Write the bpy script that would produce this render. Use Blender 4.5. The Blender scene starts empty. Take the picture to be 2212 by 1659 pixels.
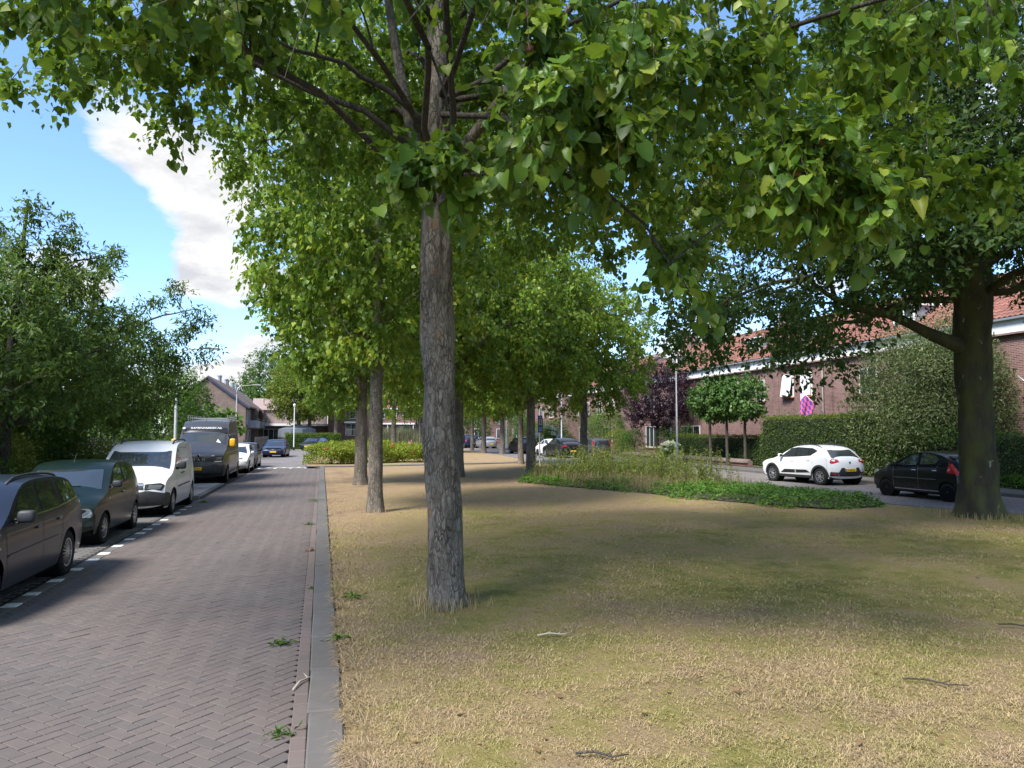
import bpy, math, random
import numpy as np
from mathutils import Vector, Matrix
from mathutils.geometry import delaunay_2d_cdt

random.seed(7)
RNG = np.random.default_rng(11)
R = math.radians
sc = bpy.context.scene
COL = sc.collection

# ------------------------------------------------------------------ camera, sky, sun, exposure
CAM_H = 2.05
YAW = R(14.4)
PITCH = math.atan(103.5 / 1600.0)
cam_d = bpy.data.cameras.new('camera')
cam = bpy.data.objects.new('camera', cam_d)
COL.objects.link(cam)
cam.location = (0, 0, CAM_H)
cam.rotation_euler = (R(90) + PITCH, 0, -YAW)
cam_d.sensor_width = 36.0
cam_d.lens = 36.0 * 1600.0 / 2212.0
cam_d.clip_start = 0.1
cam_d.clip_end = 3000.0
sc.camera = cam

SUN_EL, SUN_AZ = R(50), R(233)        # azimuth clockwise from +Y (the street's direction)
sun_d = bpy.data.lights.new('sun', 'SUN')
sun = bpy.data.objects.new('sun', sun_d)
COL.objects.link(sun)
sun_d.energy = 3.0
sun_d.angle = R(17)
sun_d.color = (1.0, 0.95, 0.87)
sdir = Vector((math.sin(SUN_AZ) * math.cos(SUN_EL), math.cos(SUN_AZ) * math.cos(SUN_EL), math.sin(SUN_EL)))
sun.rotation_euler = (-sdir).to_track_quat('-Z', 'Y').to_euler()
sun.location = sdir * 60

sc.view_settings.view_transform = 'Standard'
sc.view_settings.look = 'None'
sc.view_settings.exposure = 1.45
sc.view_settings.gamma = 1.0
sc.view_settings.use_curve_mapping = False
sc.cycles.use_denoising = True
sc.cycles.max_bounces = 6
sc.cycles.diffuse_bounces = 3
sc.cycles.glossy_bounces = 3
sc.cycles.transmission_bounces = 4
sc.cycles.transparent_max_bounces = 4
sc.cycles.caustics_reflective = False
sc.cycles.caustics_refractive = False


def ray(u, v):
    x = (u - 1106) / 1600.0
    z = -(v - 829.5) / 1600.0
    y2 = math.cos(PITCH) - z * math.sin(PITCH)
    z2 = math.sin(PITCH) + z * math.cos(PITCH)
    d = Vector((x * math.cos(YAW) + y2 * math.sin(YAW), -x * math.sin(YAW) + y2 * math.cos(YAW), z2))
    return d


world = bpy.data.worlds.new('World')
sc.world = world
world.use_nodes = True
nt = world.node_tree
for n_ in list(nt.nodes):
    nt.nodes.remove(n_)


def nd(tree, typ, **kw):
    n = tree.nodes.new(typ)
    for k, v in kw.items():
        if k.startswith('i_'):
            key = k[2:]
            key = int(key) if key.isdigit() else key
            n.inputs[key].default_value = v
        else:
            setattr(n, k, v)
    return n


def lk(tree, a, b):
    tree.links.new(a, b)


def math_(tree, op, a, b=None, clamp=False):
    n = tree.nodes.new('ShaderNodeMath')
    n.operation = op
    n.use_clamp = clamp
    for i, v in enumerate((a, b)):
        if v is None:
            continue
        if isinstance(v, (int, float)):
            n.inputs[i].default_value = v
        else:
            tree.links.new(v, n.inputs[i])
    return n.outputs[0]


def ramp(tree, fac, stops, interp='LINEAR'):
    n = tree.nodes.new('ShaderNodeValToRGB')
    cr = n.color_ramp
    cr.interpolation = interp
    while len(cr.elements) < len(stops):
        cr.elements.new(0.5)
    for e, (p, c) in zip(cr.elements, stops):
        e.position = p
        if isinstance(c, (int, float)):
            c = (c, c, c)
        e.color = (c[0], c[1], c[2], 1)
    if fac is not None:
        tree.links.new(fac, n.inputs[0])
    return n.outputs[0]


def mixc(tree, fac, a, b, mode='MIX'):
    n = tree.nodes.new('ShaderNodeMix')
    n.data_type = 'RGBA'
    n.blend_type = mode
    if isinstance(fac, (int, float)):
        n.inputs[0].default_value = fac
    else:
        tree.links.new(fac, n.inputs[0])
    for i, v in ((6, a), (7, b)):
        if isinstance(v, tuple):
            n.inputs[i].default_value = (v[0], v[1], v[2], 1)
        else:
            tree.links.new(v, n.inputs[i])
    return n.outputs[2]


def build_sky():
    t = nt
    out = nd(t, 'ShaderNodeOutputWorld')
    bg = nd(t, 'ShaderNodeBackground')
    sky = nd(t, 'ShaderNodeTexSky', sky_type='NISHITA', sun_disc=False, sun_elevation=SUN_EL,
             sun_rotation=SUN_AZ, altitude=0.0, air_density=1.0, dust_density=0.6, ozone_density=1.5)
    tc = nd(t, 'ShaderNodeTexCoord')
    sep = nd(t, 'ShaderNodeSeparateXYZ')
    lk(t, tc.outputs['Generated'], sep.inputs[0])
    zz = math_(t, 'MAXIMUM', sep.outputs[2], 0.0)
    den = math_(t, 'ADD', zz, 0.22)
    px = math_(t, 'DIVIDE', sep.outputs[0], den)
    py = math_(t, 'DIVIDE', sep.outputs[1], den)
    cmb = nd(t, 'ShaderNodeCombineXYZ')
    lk(t, px, cmb.inputs[0])
    lk(t, py, cmb.inputs[1])
    n1 = nd(t, 'ShaderNodeTexNoise', i_Scale=1.6, i_Detail=10.0, i_Roughness=0.58, i_Distortion=0.25)
    off = nd(t, 'ShaderNodeVectorMath', operation='ADD')
    off.inputs[1].default_value = (3.7, 1.3, 0.4)
    lk(t, cmb.outputs[0], off.inputs[0])
    lk(t, off.outputs[0], n1.inputs['Vector'])
    dens = n1.outputs['Fac']
    # cumulus banks and clear gaps in the part of the sky seen over the street
    blobs = [(230, 290, .06, .20), (330, 330, .06, .22), (420, 390, .06, .22), (510, 430, .06, .22), (440, 520, .05, .20), (480, 590, .06, .24), (400, 620, .045, .2),
             (130, 570, .06, .22), (60, 640, .06, .16), (220, 610, .04, .16), (540, 735, .02, .16), (480, 815, .05, .18), (1450, 770, .06, .26),
             (1540, 700, .06, .16),
             (40, 330, .10, -.26), (100, 440, .08, -.26), (215, 455, .06, -.28), (295, 540, .05, -.26), (330, 670, .05, -.24), (430, 700, .04, -.26), (570, 690, .04, -.2), (500, 705, .04, -.24), (440, 745, .045, -.26), (400, 690, .04, -.2),
             (1440, 650, .06, -.18)]
    for (u, v, r, w) in blobs:
        d = ray(u, v).normalized()
        dist = nd(t, 'ShaderNodeVectorMath', operation='DISTANCE')
        lk(t, tc.outputs['Generated'], dist.inputs[0])
        dist.inputs[1].default_value = d
        mr = nd(t, 'ShaderNodeMapRange', interpolation_type='SMOOTHSTEP')
        mr.inputs['From Min'].default_value = 0.0
        mr.inputs['From Max'].default_value = r * 1.25
        mr.inputs['To Min'].default_value = w
        mr.inputs['To Max'].default_value = 0.0
        lk(t, dist.outputs['Value'], mr.inputs['Value'])
        dens = math_(t, 'ADD', dens, mr.outputs[0])
    n3 = nd(t, 'ShaderNodeTexNoise', i_Scale=7.0, i_Detail=8.0, i_Roughness=0.62, i_Distortion=0.35)
    lk(t, off.outputs[0], n3.inputs['Vector'])
    dens = math_(t, 'ADD', dens, math_(t, 'MULTIPLY', math_(t, 'SUBTRACT', n3.outputs['Fac'], 0.5), 0.50))
    mask = ramp(t, dens, [(0.0, 0), (0.49, 0), (0.57, .55), (0.68, 1.0)], 'LINEAR')
    n2 = nd(t, 'ShaderNodeTexNoise', i_Scale=4.5, i_Detail=8.0, i_Roughness=0.62)
    lk(t, off.outputs[0], n2.inputs['Vector'])
    shade = ramp(t, n2.outputs['Fac'], [(0.34, (2.55, 2.63, 2.8)), (0.46, (3.2, 3.22, 3.28)), (0.56, (3.8, 3.8, 3.82))])
    skyc = mixc(t, 1.0, sky.outputs[0], (.82, .98, 1.18), 'MULTIPLY')
    col = mixc(t, mask, skyc, shade)
    lk(t, col, bg.inputs['Color'])
    bg.inputs['Strength'].default_value = 0.105
    lk(t, bg.outputs[0], out.inputs[0])


build_sky()

# ------------------------------------------------------------------ helpers: tags, meshes
def tag(o, label=None, cat=None, group=None, kind=None):
    if label:
        o['label'] = label
    if cat:
        o['category'] = cat
    if group:
        o['group'] = group
    if kind:
        o['kind'] = kind
    return o


def empty(name, loc=(0, 0, 0), rz=0.0, parent=None):
    o = bpy.data.objects.new(name, None)
    o.empty_display_size = 0.2
    COL.objects.link(o)
    o.location = loc
    o.rotation_euler = (0, 0, rz)
    if parent:
        o.parent = parent
    return o


def link(name, me, parent=None, loc=None, rot=None, scale=None):
    o = bpy.data.objects.new(name, me)
    COL.objects.link(o)
    if parent:
        o.parent = parent
    if loc is not None:
        o.location = loc
    if rot is not None:
        o.rotation_euler = rot
    if scale is not None:
        o.scale = scale
    return o


def npmesh(name, V, F, mat, smooth=False, rnd=None, k=None):
    """V (n,3) array, F (m,k) array of one polygon size."""
    V = np.asarray(V, dtype=np.float32)
    F = np.asarray(F, dtype=np.int32)
    me = bpy.data.meshes.new(name)
    k = F.shape[1]
    me.vertices.add(len(V))
    me.vertices.foreach_set('co', V.ravel())
    me.loops.add(F.size)
    me.loops.foreach_set('vertex_index', F.ravel())
    me.polygons.add(len(F))
    me.polygons.foreach_set('loop_start', np.arange(0, F.size, k, dtype=np.int32))
    me.polygons.foreach_set('loop_total', np.full(len(F), k, dtype=np.int32))
    if smooth:
        me.polygons.foreach_set('use_smooth', np.ones(len(F), dtype=bool))
    if rnd is not None:
        a = me.attributes.new('rnd', 'FLOAT', 'POINT')
        a.data.foreach_set('value', np.asarray(rnd, dtype=np.float32))
    me.update(calc_edges=True)
    if not smooth:
        me.shade_flat()
    if mat:
        me.materials.append(mat)
    return me


def sq(x, e):
    return math.copysign(abs(x) ** e, x)


class MB:
    def sup(s, c, r, e=.55, n=14, m=8):
        """rounded, slightly boxy ellipsoid"""
        o = []
        for i in range(m + 1):
            p = -math.pi / 2 + math.pi * i / m
            for j in range(n):
                t = 2 * math.pi * j / n
                o.append((c[0] + r[0] * sq(math.cos(p), e) * sq(math.cos(t), e), c[1] + r[1] * sq(math.cos(p), e) * sq(math.sin(t), e), c[2] + r[2] * sq(math.sin(p), e)))
        f = [(i * n + j, i * n + (j + 1) % n, (i + 1) * n + (j + 1) % n, (i + 1) * n + j) for i in range(m) for j in range(n)]
        return s.add(o, f)

    def __init__(s):
        s.v = []
        s.f = []

    def add(s, verts, faces, M=None):
        o = len(s.v)
        if M is None:
            s.v.extend([tuple(p) for p in verts])
        else:
            s.v.extend([tuple(M @ Vector(p)) for p in verts])
        s.f.extend([tuple(i + o for i in f) for f in faces])
        return s

    def box(s, x0, x1, y0, y1, z0, z1, M=None):
        v = [(x0, y0, z0), (x1, y0, z0), (x1, y1, z0), (x0, y1, z0), (x0, y0, z1), (x1, y0, z1), (x1, y1, z1), (x0, y1, z1)]
        f = [(0, 3, 2, 1), (4, 5, 6, 7), (0, 1, 5, 4), (1, 2, 6, 5), (2, 3, 7, 6), (3, 0, 4, 7)]
        return s.add(v, f, M)

    def bbox(s, x0, x1, y0, y1, z0, z1, b=0.01, M=None):
        """box with chamfered edges"""
        cx, cy, cz = (x0 + x1) / 2, (y0 + y1) / 2, (z0 + z1) / 2
        hx, hy, hz = (x1 - x0) / 2, (y1 - y0) / 2, (z1 - z0) / 2
        b = min(b, hx * .9, hy * .9, hz * .9)
        v = []
        for sx in (-1, 1):
            for sy in (-1, 1):
                for sz in (-1, 1):
                    v += [(cx + sx * hx, cy + sy * (hy - b), cz + sz * (hz - b)),
                          (cx + sx * (hx - b), cy + sy * hy, cz + sz * (hz - b)),
                          (cx + sx * (hx - b), cy + sy * (hy - b), cz + sz * hz)]

        def i(sx, sy, sz, a):
            return ((sx > 0) * 4 + (sy > 0) * 2 + (sz > 0)) * 3 + a
        f = []
        for a in range(3):
            for sg in (-1, 1):
                q = []
                for (p, r) in ((-1, -1), (1, -1), (1, 1), (-1, 1)):
                    sgn = [0, 0, 0]
                    sgn[a] = sg
                    sgn[(a + 1) % 3] = p
                    sgn[(a + 2) % 3] = r
                    q.append(i(*sgn, a))
                f.append(tuple(q) if sg > 0 else tuple(reversed(q)))
        for a in range(3):
            b1, b2 = (a + 1) % 3, (a + 2) % 3
            for p in (-1, 1):
                for r in (-1, 1):
                    s0 = [0, 0, 0]
                    s1 = [0, 0, 0]
                    s0[a], s1[a] = -1, 1
                    s0[b1] = s1[b1] = p
                    s0[b2] = s1[b2] = r
                    q = (i(*s0, b1), i(*s1, b1), i(*s1, b2), i(*s0, b2))
                    f.append(q if p * r > 0 else tuple(reversed(q)))
        for sx in (-1, 1):
            for sy in (-1, 1):
                for sz in (-1, 1):
                    q = (i(sx, sy, sz, 0), i(sx, sy, sz, 1), i(sx, sy, sz, 2))
                    f.append(q if sx * sy * sz > 0 else tuple(reversed(q)))
        return s.add(v, f, M)

    def tube(s, pts, radii, n=8, cap=True, twist=0.0):
        pts = [Vector(p) for p in pts]
        if isinstance(radii, (int, float)):
            radii = [radii] * len(pts)
        o = len(s.v)
        up = Vector((0.13, 0.31, 0.94)).normalized()
        prev = None
        for k, p in enumerate(pts):
            if k == 0:
                d = pts[1] - p
            elif k == len(pts) - 1:
                d = p - pts[k - 1]
            else:
                d = pts[k + 1] - pts[k - 1]
            d.normalize()
            if prev is None:
                a = d.cross(up)
                if a.length < .05:
                    a = d.cross(Vector((1, 0, 0)))
            else:
                a = prev - d * prev.dot(d)
            a.normalize()
            prev = a
            b = d.cross(a)
            for j in range(n):
                th = 2 * math.pi * j / n + twist
                q = p + (a * math.cos(th) + b * math.sin(th)) * radii[k]
                s.v.append((q.x, q.y, q.z))
        for k in range(len(pts) - 1):
            for j in range(n):
                j2 = (j + 1) % n
                s.f.append((o + k * n + j, o + k * n + j2, o + (k + 1) * n + j2, o + (k + 1) * n + j))
        if cap:
            s.f.append(tuple(o + j for j in reversed(range(n))))
            s.f.append(tuple(o + (len(pts) - 1) * n + j for j in range(n)))
        return s

    def lathe(s, prof, n=24, axis='z', M=None):
        o = []
        for (r, h) in prof:
            for j in range(n):
                th = 2 * math.pi * j / n
                c, q = r * math.cos(th), r * math.sin(th)
                o.append((c, q, h) if axis == 'z' else (h, c, q))
        f = []
        for k in range(len(prof) - 1):
            for j in range(n):
                j2 = (j + 1) % n
                f.append((k * n + j, k * n + j2, (k + 1) * n + j2, (k + 1) * n + j))
        f.append(tuple(reversed(range(n))))
        f.append(tuple((len(prof) - 1) * n + j for j in range(n)))
        return s.add(o, f, M)

    def prism(s, poly, h0, h1, fn):
        """extrude a 2D polygon; fn(a,b,h)->3D"""
        n = len(poly)
        v = [fn(a, b, h0) for a, b in poly] + [fn(a, b, h1) for a, b in poly]
        f = [tuple(reversed(range(n))), tuple(range(n, 2 * n))]
        for j in range(n):
            k = (j + 1) % n
            f.append((j, k, n + k, n + j))
        return s.add(v, f)

    def mesh(s, name, mat, smooth=False, angle=None):
        me = bpy.data.meshes.new(name)
        me.from_pydata(s.v, [], s.f)
        if smooth or angle:
            me.polygons.foreach_set('use_smooth', np.ones(len(me.polygons), dtype=bool))
            if angle:
                me.set_sharp_from_angle(angle=R(angle))
        me.update()
        if mat:
            me.materials.append(mat)
        return me

    def build(s, name, mat, parent=None, smooth=False, angle=None, loc=None, rot=None):
        return link(name, s.mesh(name, mat, smooth, angle), parent, loc, rot)


# ------------------------------------------------------------------ materials
MATS = {}


def new_mat(name):
    m = bpy.data.materials.new(name)
    m.use_nodes = True
    t = m.node_tree
    return m, t, t.nodes['Principled BSDF'], t.nodes['Material Output']


def objcoord(t, scale=(1, 1, 1), generated=False):
    tc = nd(t, 'ShaderNodeTexCoord')
    mp = nd(t, 'ShaderNodeMapping')
    mp.inputs['Scale'].default_value = scale
    lk(t, tc.outputs['Object'], mp.inputs[0])
    return mp.outputs[0]


def worldpos(t, scale=(1, 1, 1)):
    tc = nd(t, 'ShaderNodeNewGeometry')
    mp = nd(t, 'ShaderNodeMapping')
    mp.inputs['Scale'].default_value = scale
    lk(t, tc.outputs['Position'], mp.inputs[0])
    return mp.outputs[0]


def noise(t, vec, scale, detail=4.0, rough=.55, dist=0.0):
    n = nd(t, 'ShaderNodeTexNoise', i_Scale=scale, i_Detail=detail, i_Roughness=rough, i_Distortion=dist)
    if vec is not None:
        lk(t, vec, n.inputs['Vector'])
    return n.outputs['Fac']


def bump(t, b, h, strength=.5, dist=.01):
    n = nd(t, 'ShaderNodeBump', i_Strength=strength, i_Distance=dist)
    lk(t, h, n.inputs['Height'])
    lk(t, n.outputs[0], b.inputs['Normal'])
    return n


def simple(name, col, rough=.6, metal=0.0, spec=.5, coat=0.0, var=0.0, vscale=3.0, bmp=0.0, bscale=60.0, bdist=.004):
    if name in MATS:
        return MATS[name]
    m, t, b, o = new_mat(name)
    b.inputs['Base Color'].default_value = (*col, 1)
    b.inputs['Roughness'].default_value = rough
    b.inputs['Metallic'].default_value = metal
    b.inputs['Specular IOR Level'].default_value = spec
    b.inputs['Coat Weight'].default_value = coat
    b.inputs['Coat Roughness'].default_value = .03
    if var > 0:
        v = objcoord(t)
        f = noise(t, v, vscale, 6.0, .6)
        c = ramp(t, f, [(.3, tuple(max(0, x * (1 - var)) for x in col)), (.7, tuple(min(1, x * (1 + var)) for x in col))])
        lk(t, c, b.inputs['Base Color'])
        if bmp:
            f2 = noise(t, v, bscale, 4.0, .6)
            bump(t, b, f2, bmp, bdist)
    MATS[name] = m
    return m


def paint(name, col, metal=0.0, rough=.35, flake=False, coat=None):
    """car paint: clear coat over a base, with road dust low down"""
    if name in MATS:
        return MATS[name]
    m, t, b, o = new_mat(name)
    b.inputs['Coat Weight'].default_value = coat if coat is not None else (.28 if max(col) < .1 else .5)
    b.inputs['Coat IOR'].default_value = 1.42
    b.inputs['Specular IOR Level'].default_value = .25
    b.inputs['Coat Roughness'].default_value = .04
    b.inputs['Metallic'].default_value = metal
    b.inputs['Roughness'].default_value = rough
    tc = nd(t, 'ShaderNodeTexCoord')
    sp = nd(t, 'ShaderNodeSeparateXYZ')
    lk(t, tc.outputs['Object'], sp.inputs[0])
    f = noise(t, tc.outputs['Object'], 6.0, 5.0, .65)
    low = nd(t, 'ShaderNodeMapRange')
    low.inputs['From Min'].default_value = .2
    low.inputs['From Max'].default_value = .75
    low.inputs['To Min'].default_value = .22
    low.inputs['To Max'].default_value = .015
    lk(t, sp.outputs[2], low.inputs['Value'])
    d = math_(t, 'MULTIPLY', low.outputs[0], f)
    c = mixc(t, d, col, (.13, .12, .105))
    lk(t, c, b.inputs['Base Color'])
    r = math_(t, 'ADD', math_(t, 'MULTIPLY', d, .5), .03)
    lk(t, r, b.inputs['Coat Roughness'])
    MATS[name] = m
    return m


def foliage(name, stops, trans=.32, tcol=(.32, .42, .05), rough=.42, spec=.4):
    """leaf material: colour by the leaf's own random value; light passes through"""
    if name in MATS:
        return MATS[name]
    m, t, b, o = new_mat(name)
    at = nd(t, 'ShaderNodeAttribute', attribute_name='rnd')
    oi = nd(t, 'ShaderNodeObjectInfo')
    a = math_(t, 'FRACT', math_(t, 'ADD', at.outputs['Fac'], math_(t, 'MULTIPLY', oi.outputs['Random'], .999)))
    # neighbouring twigs differ a little
    w = worldpos(t)
    nz = noise(t, w, .55, 2.0, .5)
    f = math_(t, 'ADD', math_(t, 'MULTIPLY', a, .7), math_(t, 'MULTIPLY', nz, .34))
    c = ramp(t, f, stops)
    lk(t, c, b.inputs['Base Color'])
    b.inputs['Roughness'].default_value = rough
    b.inputs['Specular IOR Level'].default_value = spec
    tr = nd(t, 'ShaderNodeBsdfTranslucent')
    tcn = mixc(t, .55, c, tcol)
    lk(t, tcn, tr.inputs['Color'])
    mx = nd(t, 'ShaderNodeMixShader')
    mx.inputs[0].default_value = trans
    lk(t, b.outputs[0], mx.inputs[1])
    lk(t, tr.outputs[0], mx.inputs[2])
    lk(t, mx.outputs[0], o.inputs['Surface'])
    MATS[name] = m
    return m


def bark(name, c_dark, c_mid, c_light, vs=34.0, zs=.42, bd=.012, moss=None, spots=None, crk=.75):
    """flaky bark: small upright plates with dark joints, patchy; crk sets how strong the joints are"""
    m, t, b, o = new_mat(name)
    v = objcoord(t, (1, 1, zs))
    nw = nd(t, 'ShaderNodeTexNoise', i_Scale=11.0, i_Detail=5.0)
    lk(t, v, nw.inputs['Vector'])
    warp = nd(t, 'ShaderNodeMix', data_type='RGBA', blend_type='LINEAR_LIGHT')
    warp.inputs[0].default_value = .06
    lk(t, v, warp.inputs[6])
    lk(t, nw.outputs['Color'], warp.inputs[7])
    vo = nd(t, 'ShaderNodeTexVoronoi', feature='DISTANCE_TO_EDGE', i_Scale=vs)
    lk(t, warp.outputs[2], vo.inputs['Vector'])
    crack = ramp(t, vo.outputs['Distance'], [(0.0, 0), (.13, 1)])
    patch = noise(t, v, 6.0, 4.0, .6)
    pm = math_(t, 'MULTIPLY', ramp(t, patch, [(.38, .25), (.62, 1)]), crk)
    crack = math_(t, 'SUBTRACT', 1.0, math_(t, 'MULTIPLY', math_(t, 'SUBTRACT', 1.0, crack), pm))
    vc = nd(t, 'ShaderNodeTexVoronoi', feature='F1', i_Scale=vs)
    lk(t, warp.outputs[2], vc.inputs['Vector'])
    sp = nd(t, 'ShaderNodeSeparateColor')
    lk(t, vc.outputs['Color'], sp.inputs[0])
    fine = noise(t, v, 70.0, 6.0, .7)
    streak = noise(t, objcoord(t, (1, 1, .12)), 22.0, 5.0, .65)
    f = math_(t, 'ADD', math_(t, 'MULTIPLY', sp.outputs[0], .22 * crk), math_(t, 'MULTIPLY', fine, .42))
    f = math_(t, 'ADD', f, math_(t, 'MULTIPLY', streak, .42))
    c = ramp(t, f, [(.30, c_dark), (.52, c_mid), (.76, c_light)])
    big = noise(t, v, 1.9, 4.0, .6)
    c = mixc(t, math_(t, 'MULTIPLY', ramp(t, big, [(.45, 0), (.7, 1)]), .5), c, c_light)
    c = mixc(t, crack, tuple(x * .4 for x in c_dark), c)
    if spots:
        s2 = noise(t, v, 8.0, 3.0, .5)
        c = mixc(t, ramp(t, s2, [(.66, 0), (.72, .7)]), c, spots)
    if moss:
        s3 = noise(t, v, 2.4, 5.0, .6)
        c = mixc(t, ramp(t, s3, [(.42, 0), (.62, .75)]), c, moss)
        s4 = noise(t, v, 6.5, 4.0, .6)
        c = mixc(t, ramp(t, s4, [(.66, 0), (.70, .6)]), c, (.26, .30, .24))
    lk(t, c, b.inputs['Base Color'])
    b.inputs['Roughness'].default_value = .9
    b.inputs['Specular IOR Level'].default_value = .2
    h = math_(t, 'ADD', math_(t, 'MULTIPLY', crack, .8), math_(t, 'MULTIPLY', math_(t, 'ADD', fine, streak), .4))
    bump(t, b, h, 1.0, bd)
    MATS[name] = m
    return m


def brickmat(name, c1, c2, mortar, bw=.22, bh=.066, ms=.012, rough=.85, bd=.006, var=.5):
    m, t, b, o = new_mat(name)
    w = nd(t, 'ShaderNodeTexCoord')
    sp = nd(t, 'ShaderNodeSeparateXYZ')
    lk(t, w.outputs['Object'], sp.inputs[0])
    cb = nd(t, 'ShaderNodeCombineXYZ')
    lk(t, math_(t, 'ADD', sp.outputs[0], sp.outputs[1]), cb.inputs[0])
    lk(t, sp.outputs[2], cb.inputs[1])
    br = nd(t, 'ShaderNodeTexBrick', offset=.5, i_Scale=1.0)
    br.inputs['Brick Width'].default_value = bw
    br.inputs['Row Height'].default_value = bh
    br.inputs['Mortar Size'].default_value = ms * .5
    br.inputs['Mortar Smooth'].default_value = .2
    br.inputs['Bias'].default_value = 0.0
    br.inputs['Color1'].default_value = (*c1, 1)
    br.inputs['Color2'].default_value = (*c2, 1)
    br.inputs['Mortar'].default_value = (*mortar, 1)
    lk(t, cb.outputs[0], br.inputs['Vector'])
    f = noise(t, w.outputs['Object'], 1.2, 5.0, .6)
    c = mixc(t, 1.0, br.outputs['Color'], ramp(t, f, [(.3, 1 - var * .5), (.7, 1 + var * .3)]), 'MULTIPLY')
    f2 = noise(t, w.outputs['Object'], 30.0, 3.0, .6)
    c = mixc(t, .5, c, ramp(t, f2, [(.3, .75), (.7, 1.15)]), 'MULTIPLY')
    lk(t, c, b.inputs['Base Color'])
    b.inputs['Roughness'].default_value = rough
    b.inputs['Specular IOR Level'].default_value = .25
    bump(t, b, math_(t, 'SUBTRACT', 1.0, br.outputs['Fac']), .7, bd)
    MATS[name] = m
    return m


def piecemat(name, stops, rough=.8, grain=180.0, stain=1.0, stainc=(.10, .095, .085), bmp=.35, spec=.3):
    """paving pieces: each piece its own shade, grain and stains across"""
    m, t, b, o = new_mat(name)
    at = nd(t, 'ShaderNodeAttribute', attribute_name='rnd')
    oi = nd(t, 'ShaderNodeObjectInfo')
    a = math_(t, 'FRACT', math_(t, 'ADD', at.outputs['Fac'], oi.outputs['Random']))
    c = ramp(t, a, stops)
    w = worldpos(t)
    f = noise(t, w, grain, 3.0, .7)
    c = mixc(t, .6, c, ramp(t, f, [(.25, .62), (.75, 1.3)]), 'MULTIPLY')
    s1 = noise(t, w, .55, 5.0, .6)
    c = mixc(t, math_(t, 'MULTIPLY', ramp(t, s1, [(.42, 0), (.66, 1)]), .7 * stain), c, stainc)
    s0 = noise(t, w, .23, 4.0, .6, .4)
    c = mixc(t, math_(t, 'MULTIPLY', ramp(t, s0, [(.45, 0), (.62, 1)]), .35 * stain), c, tuple(x * k for x, k in zip(stainc, (1.45, 1.2, 1.1))))
    s2 = noise(t, w, 5.0, 5.0, .7)
    c = mixc(t, math_(t, 'MULTIPLY', ramp(t, s2, [(.5, 0), (.75, 1)]), .3 * stain), c, tuple(x * 1.9 for x in stainc))
    lk(t, c, b.inputs['Base Color'])
    b.inputs['Roughness'].default_value = rough
    b.inputs['Specular IOR Level'].default_value = spec
    bump(t, b, f, bmp, .003)
    MATS[name] = m
    return m


GLASS = simple('car_glass', (.028, .034, .035), .03, spec=.9, coat=.6)
BLACKP = simple('black_plastic', (.022, .023, .026), .55, var=.25, vscale=9)
RUBBER = simple('tyre_rubber', (.018, .018, .018), .85, spec=.25, var=.3, vscale=12)
UNDER = simple('underbody', (.008, .008, .008), .95, spec=.1)
CHROME = simple('chrome', (.62, .63, .65), .16, metal=1.0)
ALLOY = simple('alloy_rim', (.42, .43, .45), .3, metal=.85, var=.15, vscale=15)
DARKRIM = simple('dark_rim', (.03, .03, .032), .3, metal=.4, spec=.6)
REDLENS = simple('red_lens', (.42, .012, .015), .12, spec=.7, coat=.8)
CLEARLENS = simple('clear_lens', (.27, .28, .29), .12, metal=.6, coat=.6)
AMBER = simple('amber_lens', (.7, .3, .05), .15, coat=.8)
PLATEY = simple('plate_yellow', (.72, .47, .02), .45)
PLATEB = simple('plate_blue', (.02, .08, .42), .45)
INK = simple('black_ink', (.012, .012, .012), .5)
WHITE = simple('white_paint', (.74, .75, .75), .45, var=.06, vscale=2.5)
WHITEF = simple('window_frame_white', (.72, .72, .70), .4, var=.08, vscale=4)
PANE = simple('window_pane', (.03, .036, .04), .04, spec=.9, coat=.5)
STEEL = simple('galvanised_steel', (.50, .52, .54), .42, metal=.7, var=.18, vscale=7)
POST = simple('lamp_post_grey', (.46, .47, .48), .45, metal=.3, var=.15, vscale=5)
CONC = simple('concrete', (.26, .255, .245), .85, var=.28, vscale=3.5, bmp=.5, bscale=70)

# ------------------------------------------------------------------ the setting
def project(X, Y, Z):
    Z = Z - CAM_H
    x = X * math.cos(YAW) - Y * math.sin(YAW)
    y = X * math.sin(YAW) + Y * math.cos(YAW)
    y2 = y * math.cos(PITCH) + Z * math.sin(PITCH)
    z2 = -y * math.sin(PITCH) + Z * math.cos(PITCH)
    return 1106 + 1600 * x / y2, 829.5 - 1600 * z2 / y2, y2


def gp(u, v, z=0.0):
    d = ray(u, v)
    k = (z - CAM_H) / d.z
    return Vector((d.x * k, d.y * k, z))


LAWN_Z = 0.06
ROAD_R_Z = 0.02


def xe(y):
    return float(np.interp(y, [-12, 14, 17, 22, 30, 45, 60, 80, 105], [17.5, 16.4, 15.3, 14.8, 14.3, 13.7, 14.8, 15.8, 16.5]))


def xw(y):
    return float(np.interp(y, [-12, 43.2, 44.5, 60, 85, 105], [.19, .19, -.9, -.4, 1.5, 3.0]))


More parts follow.
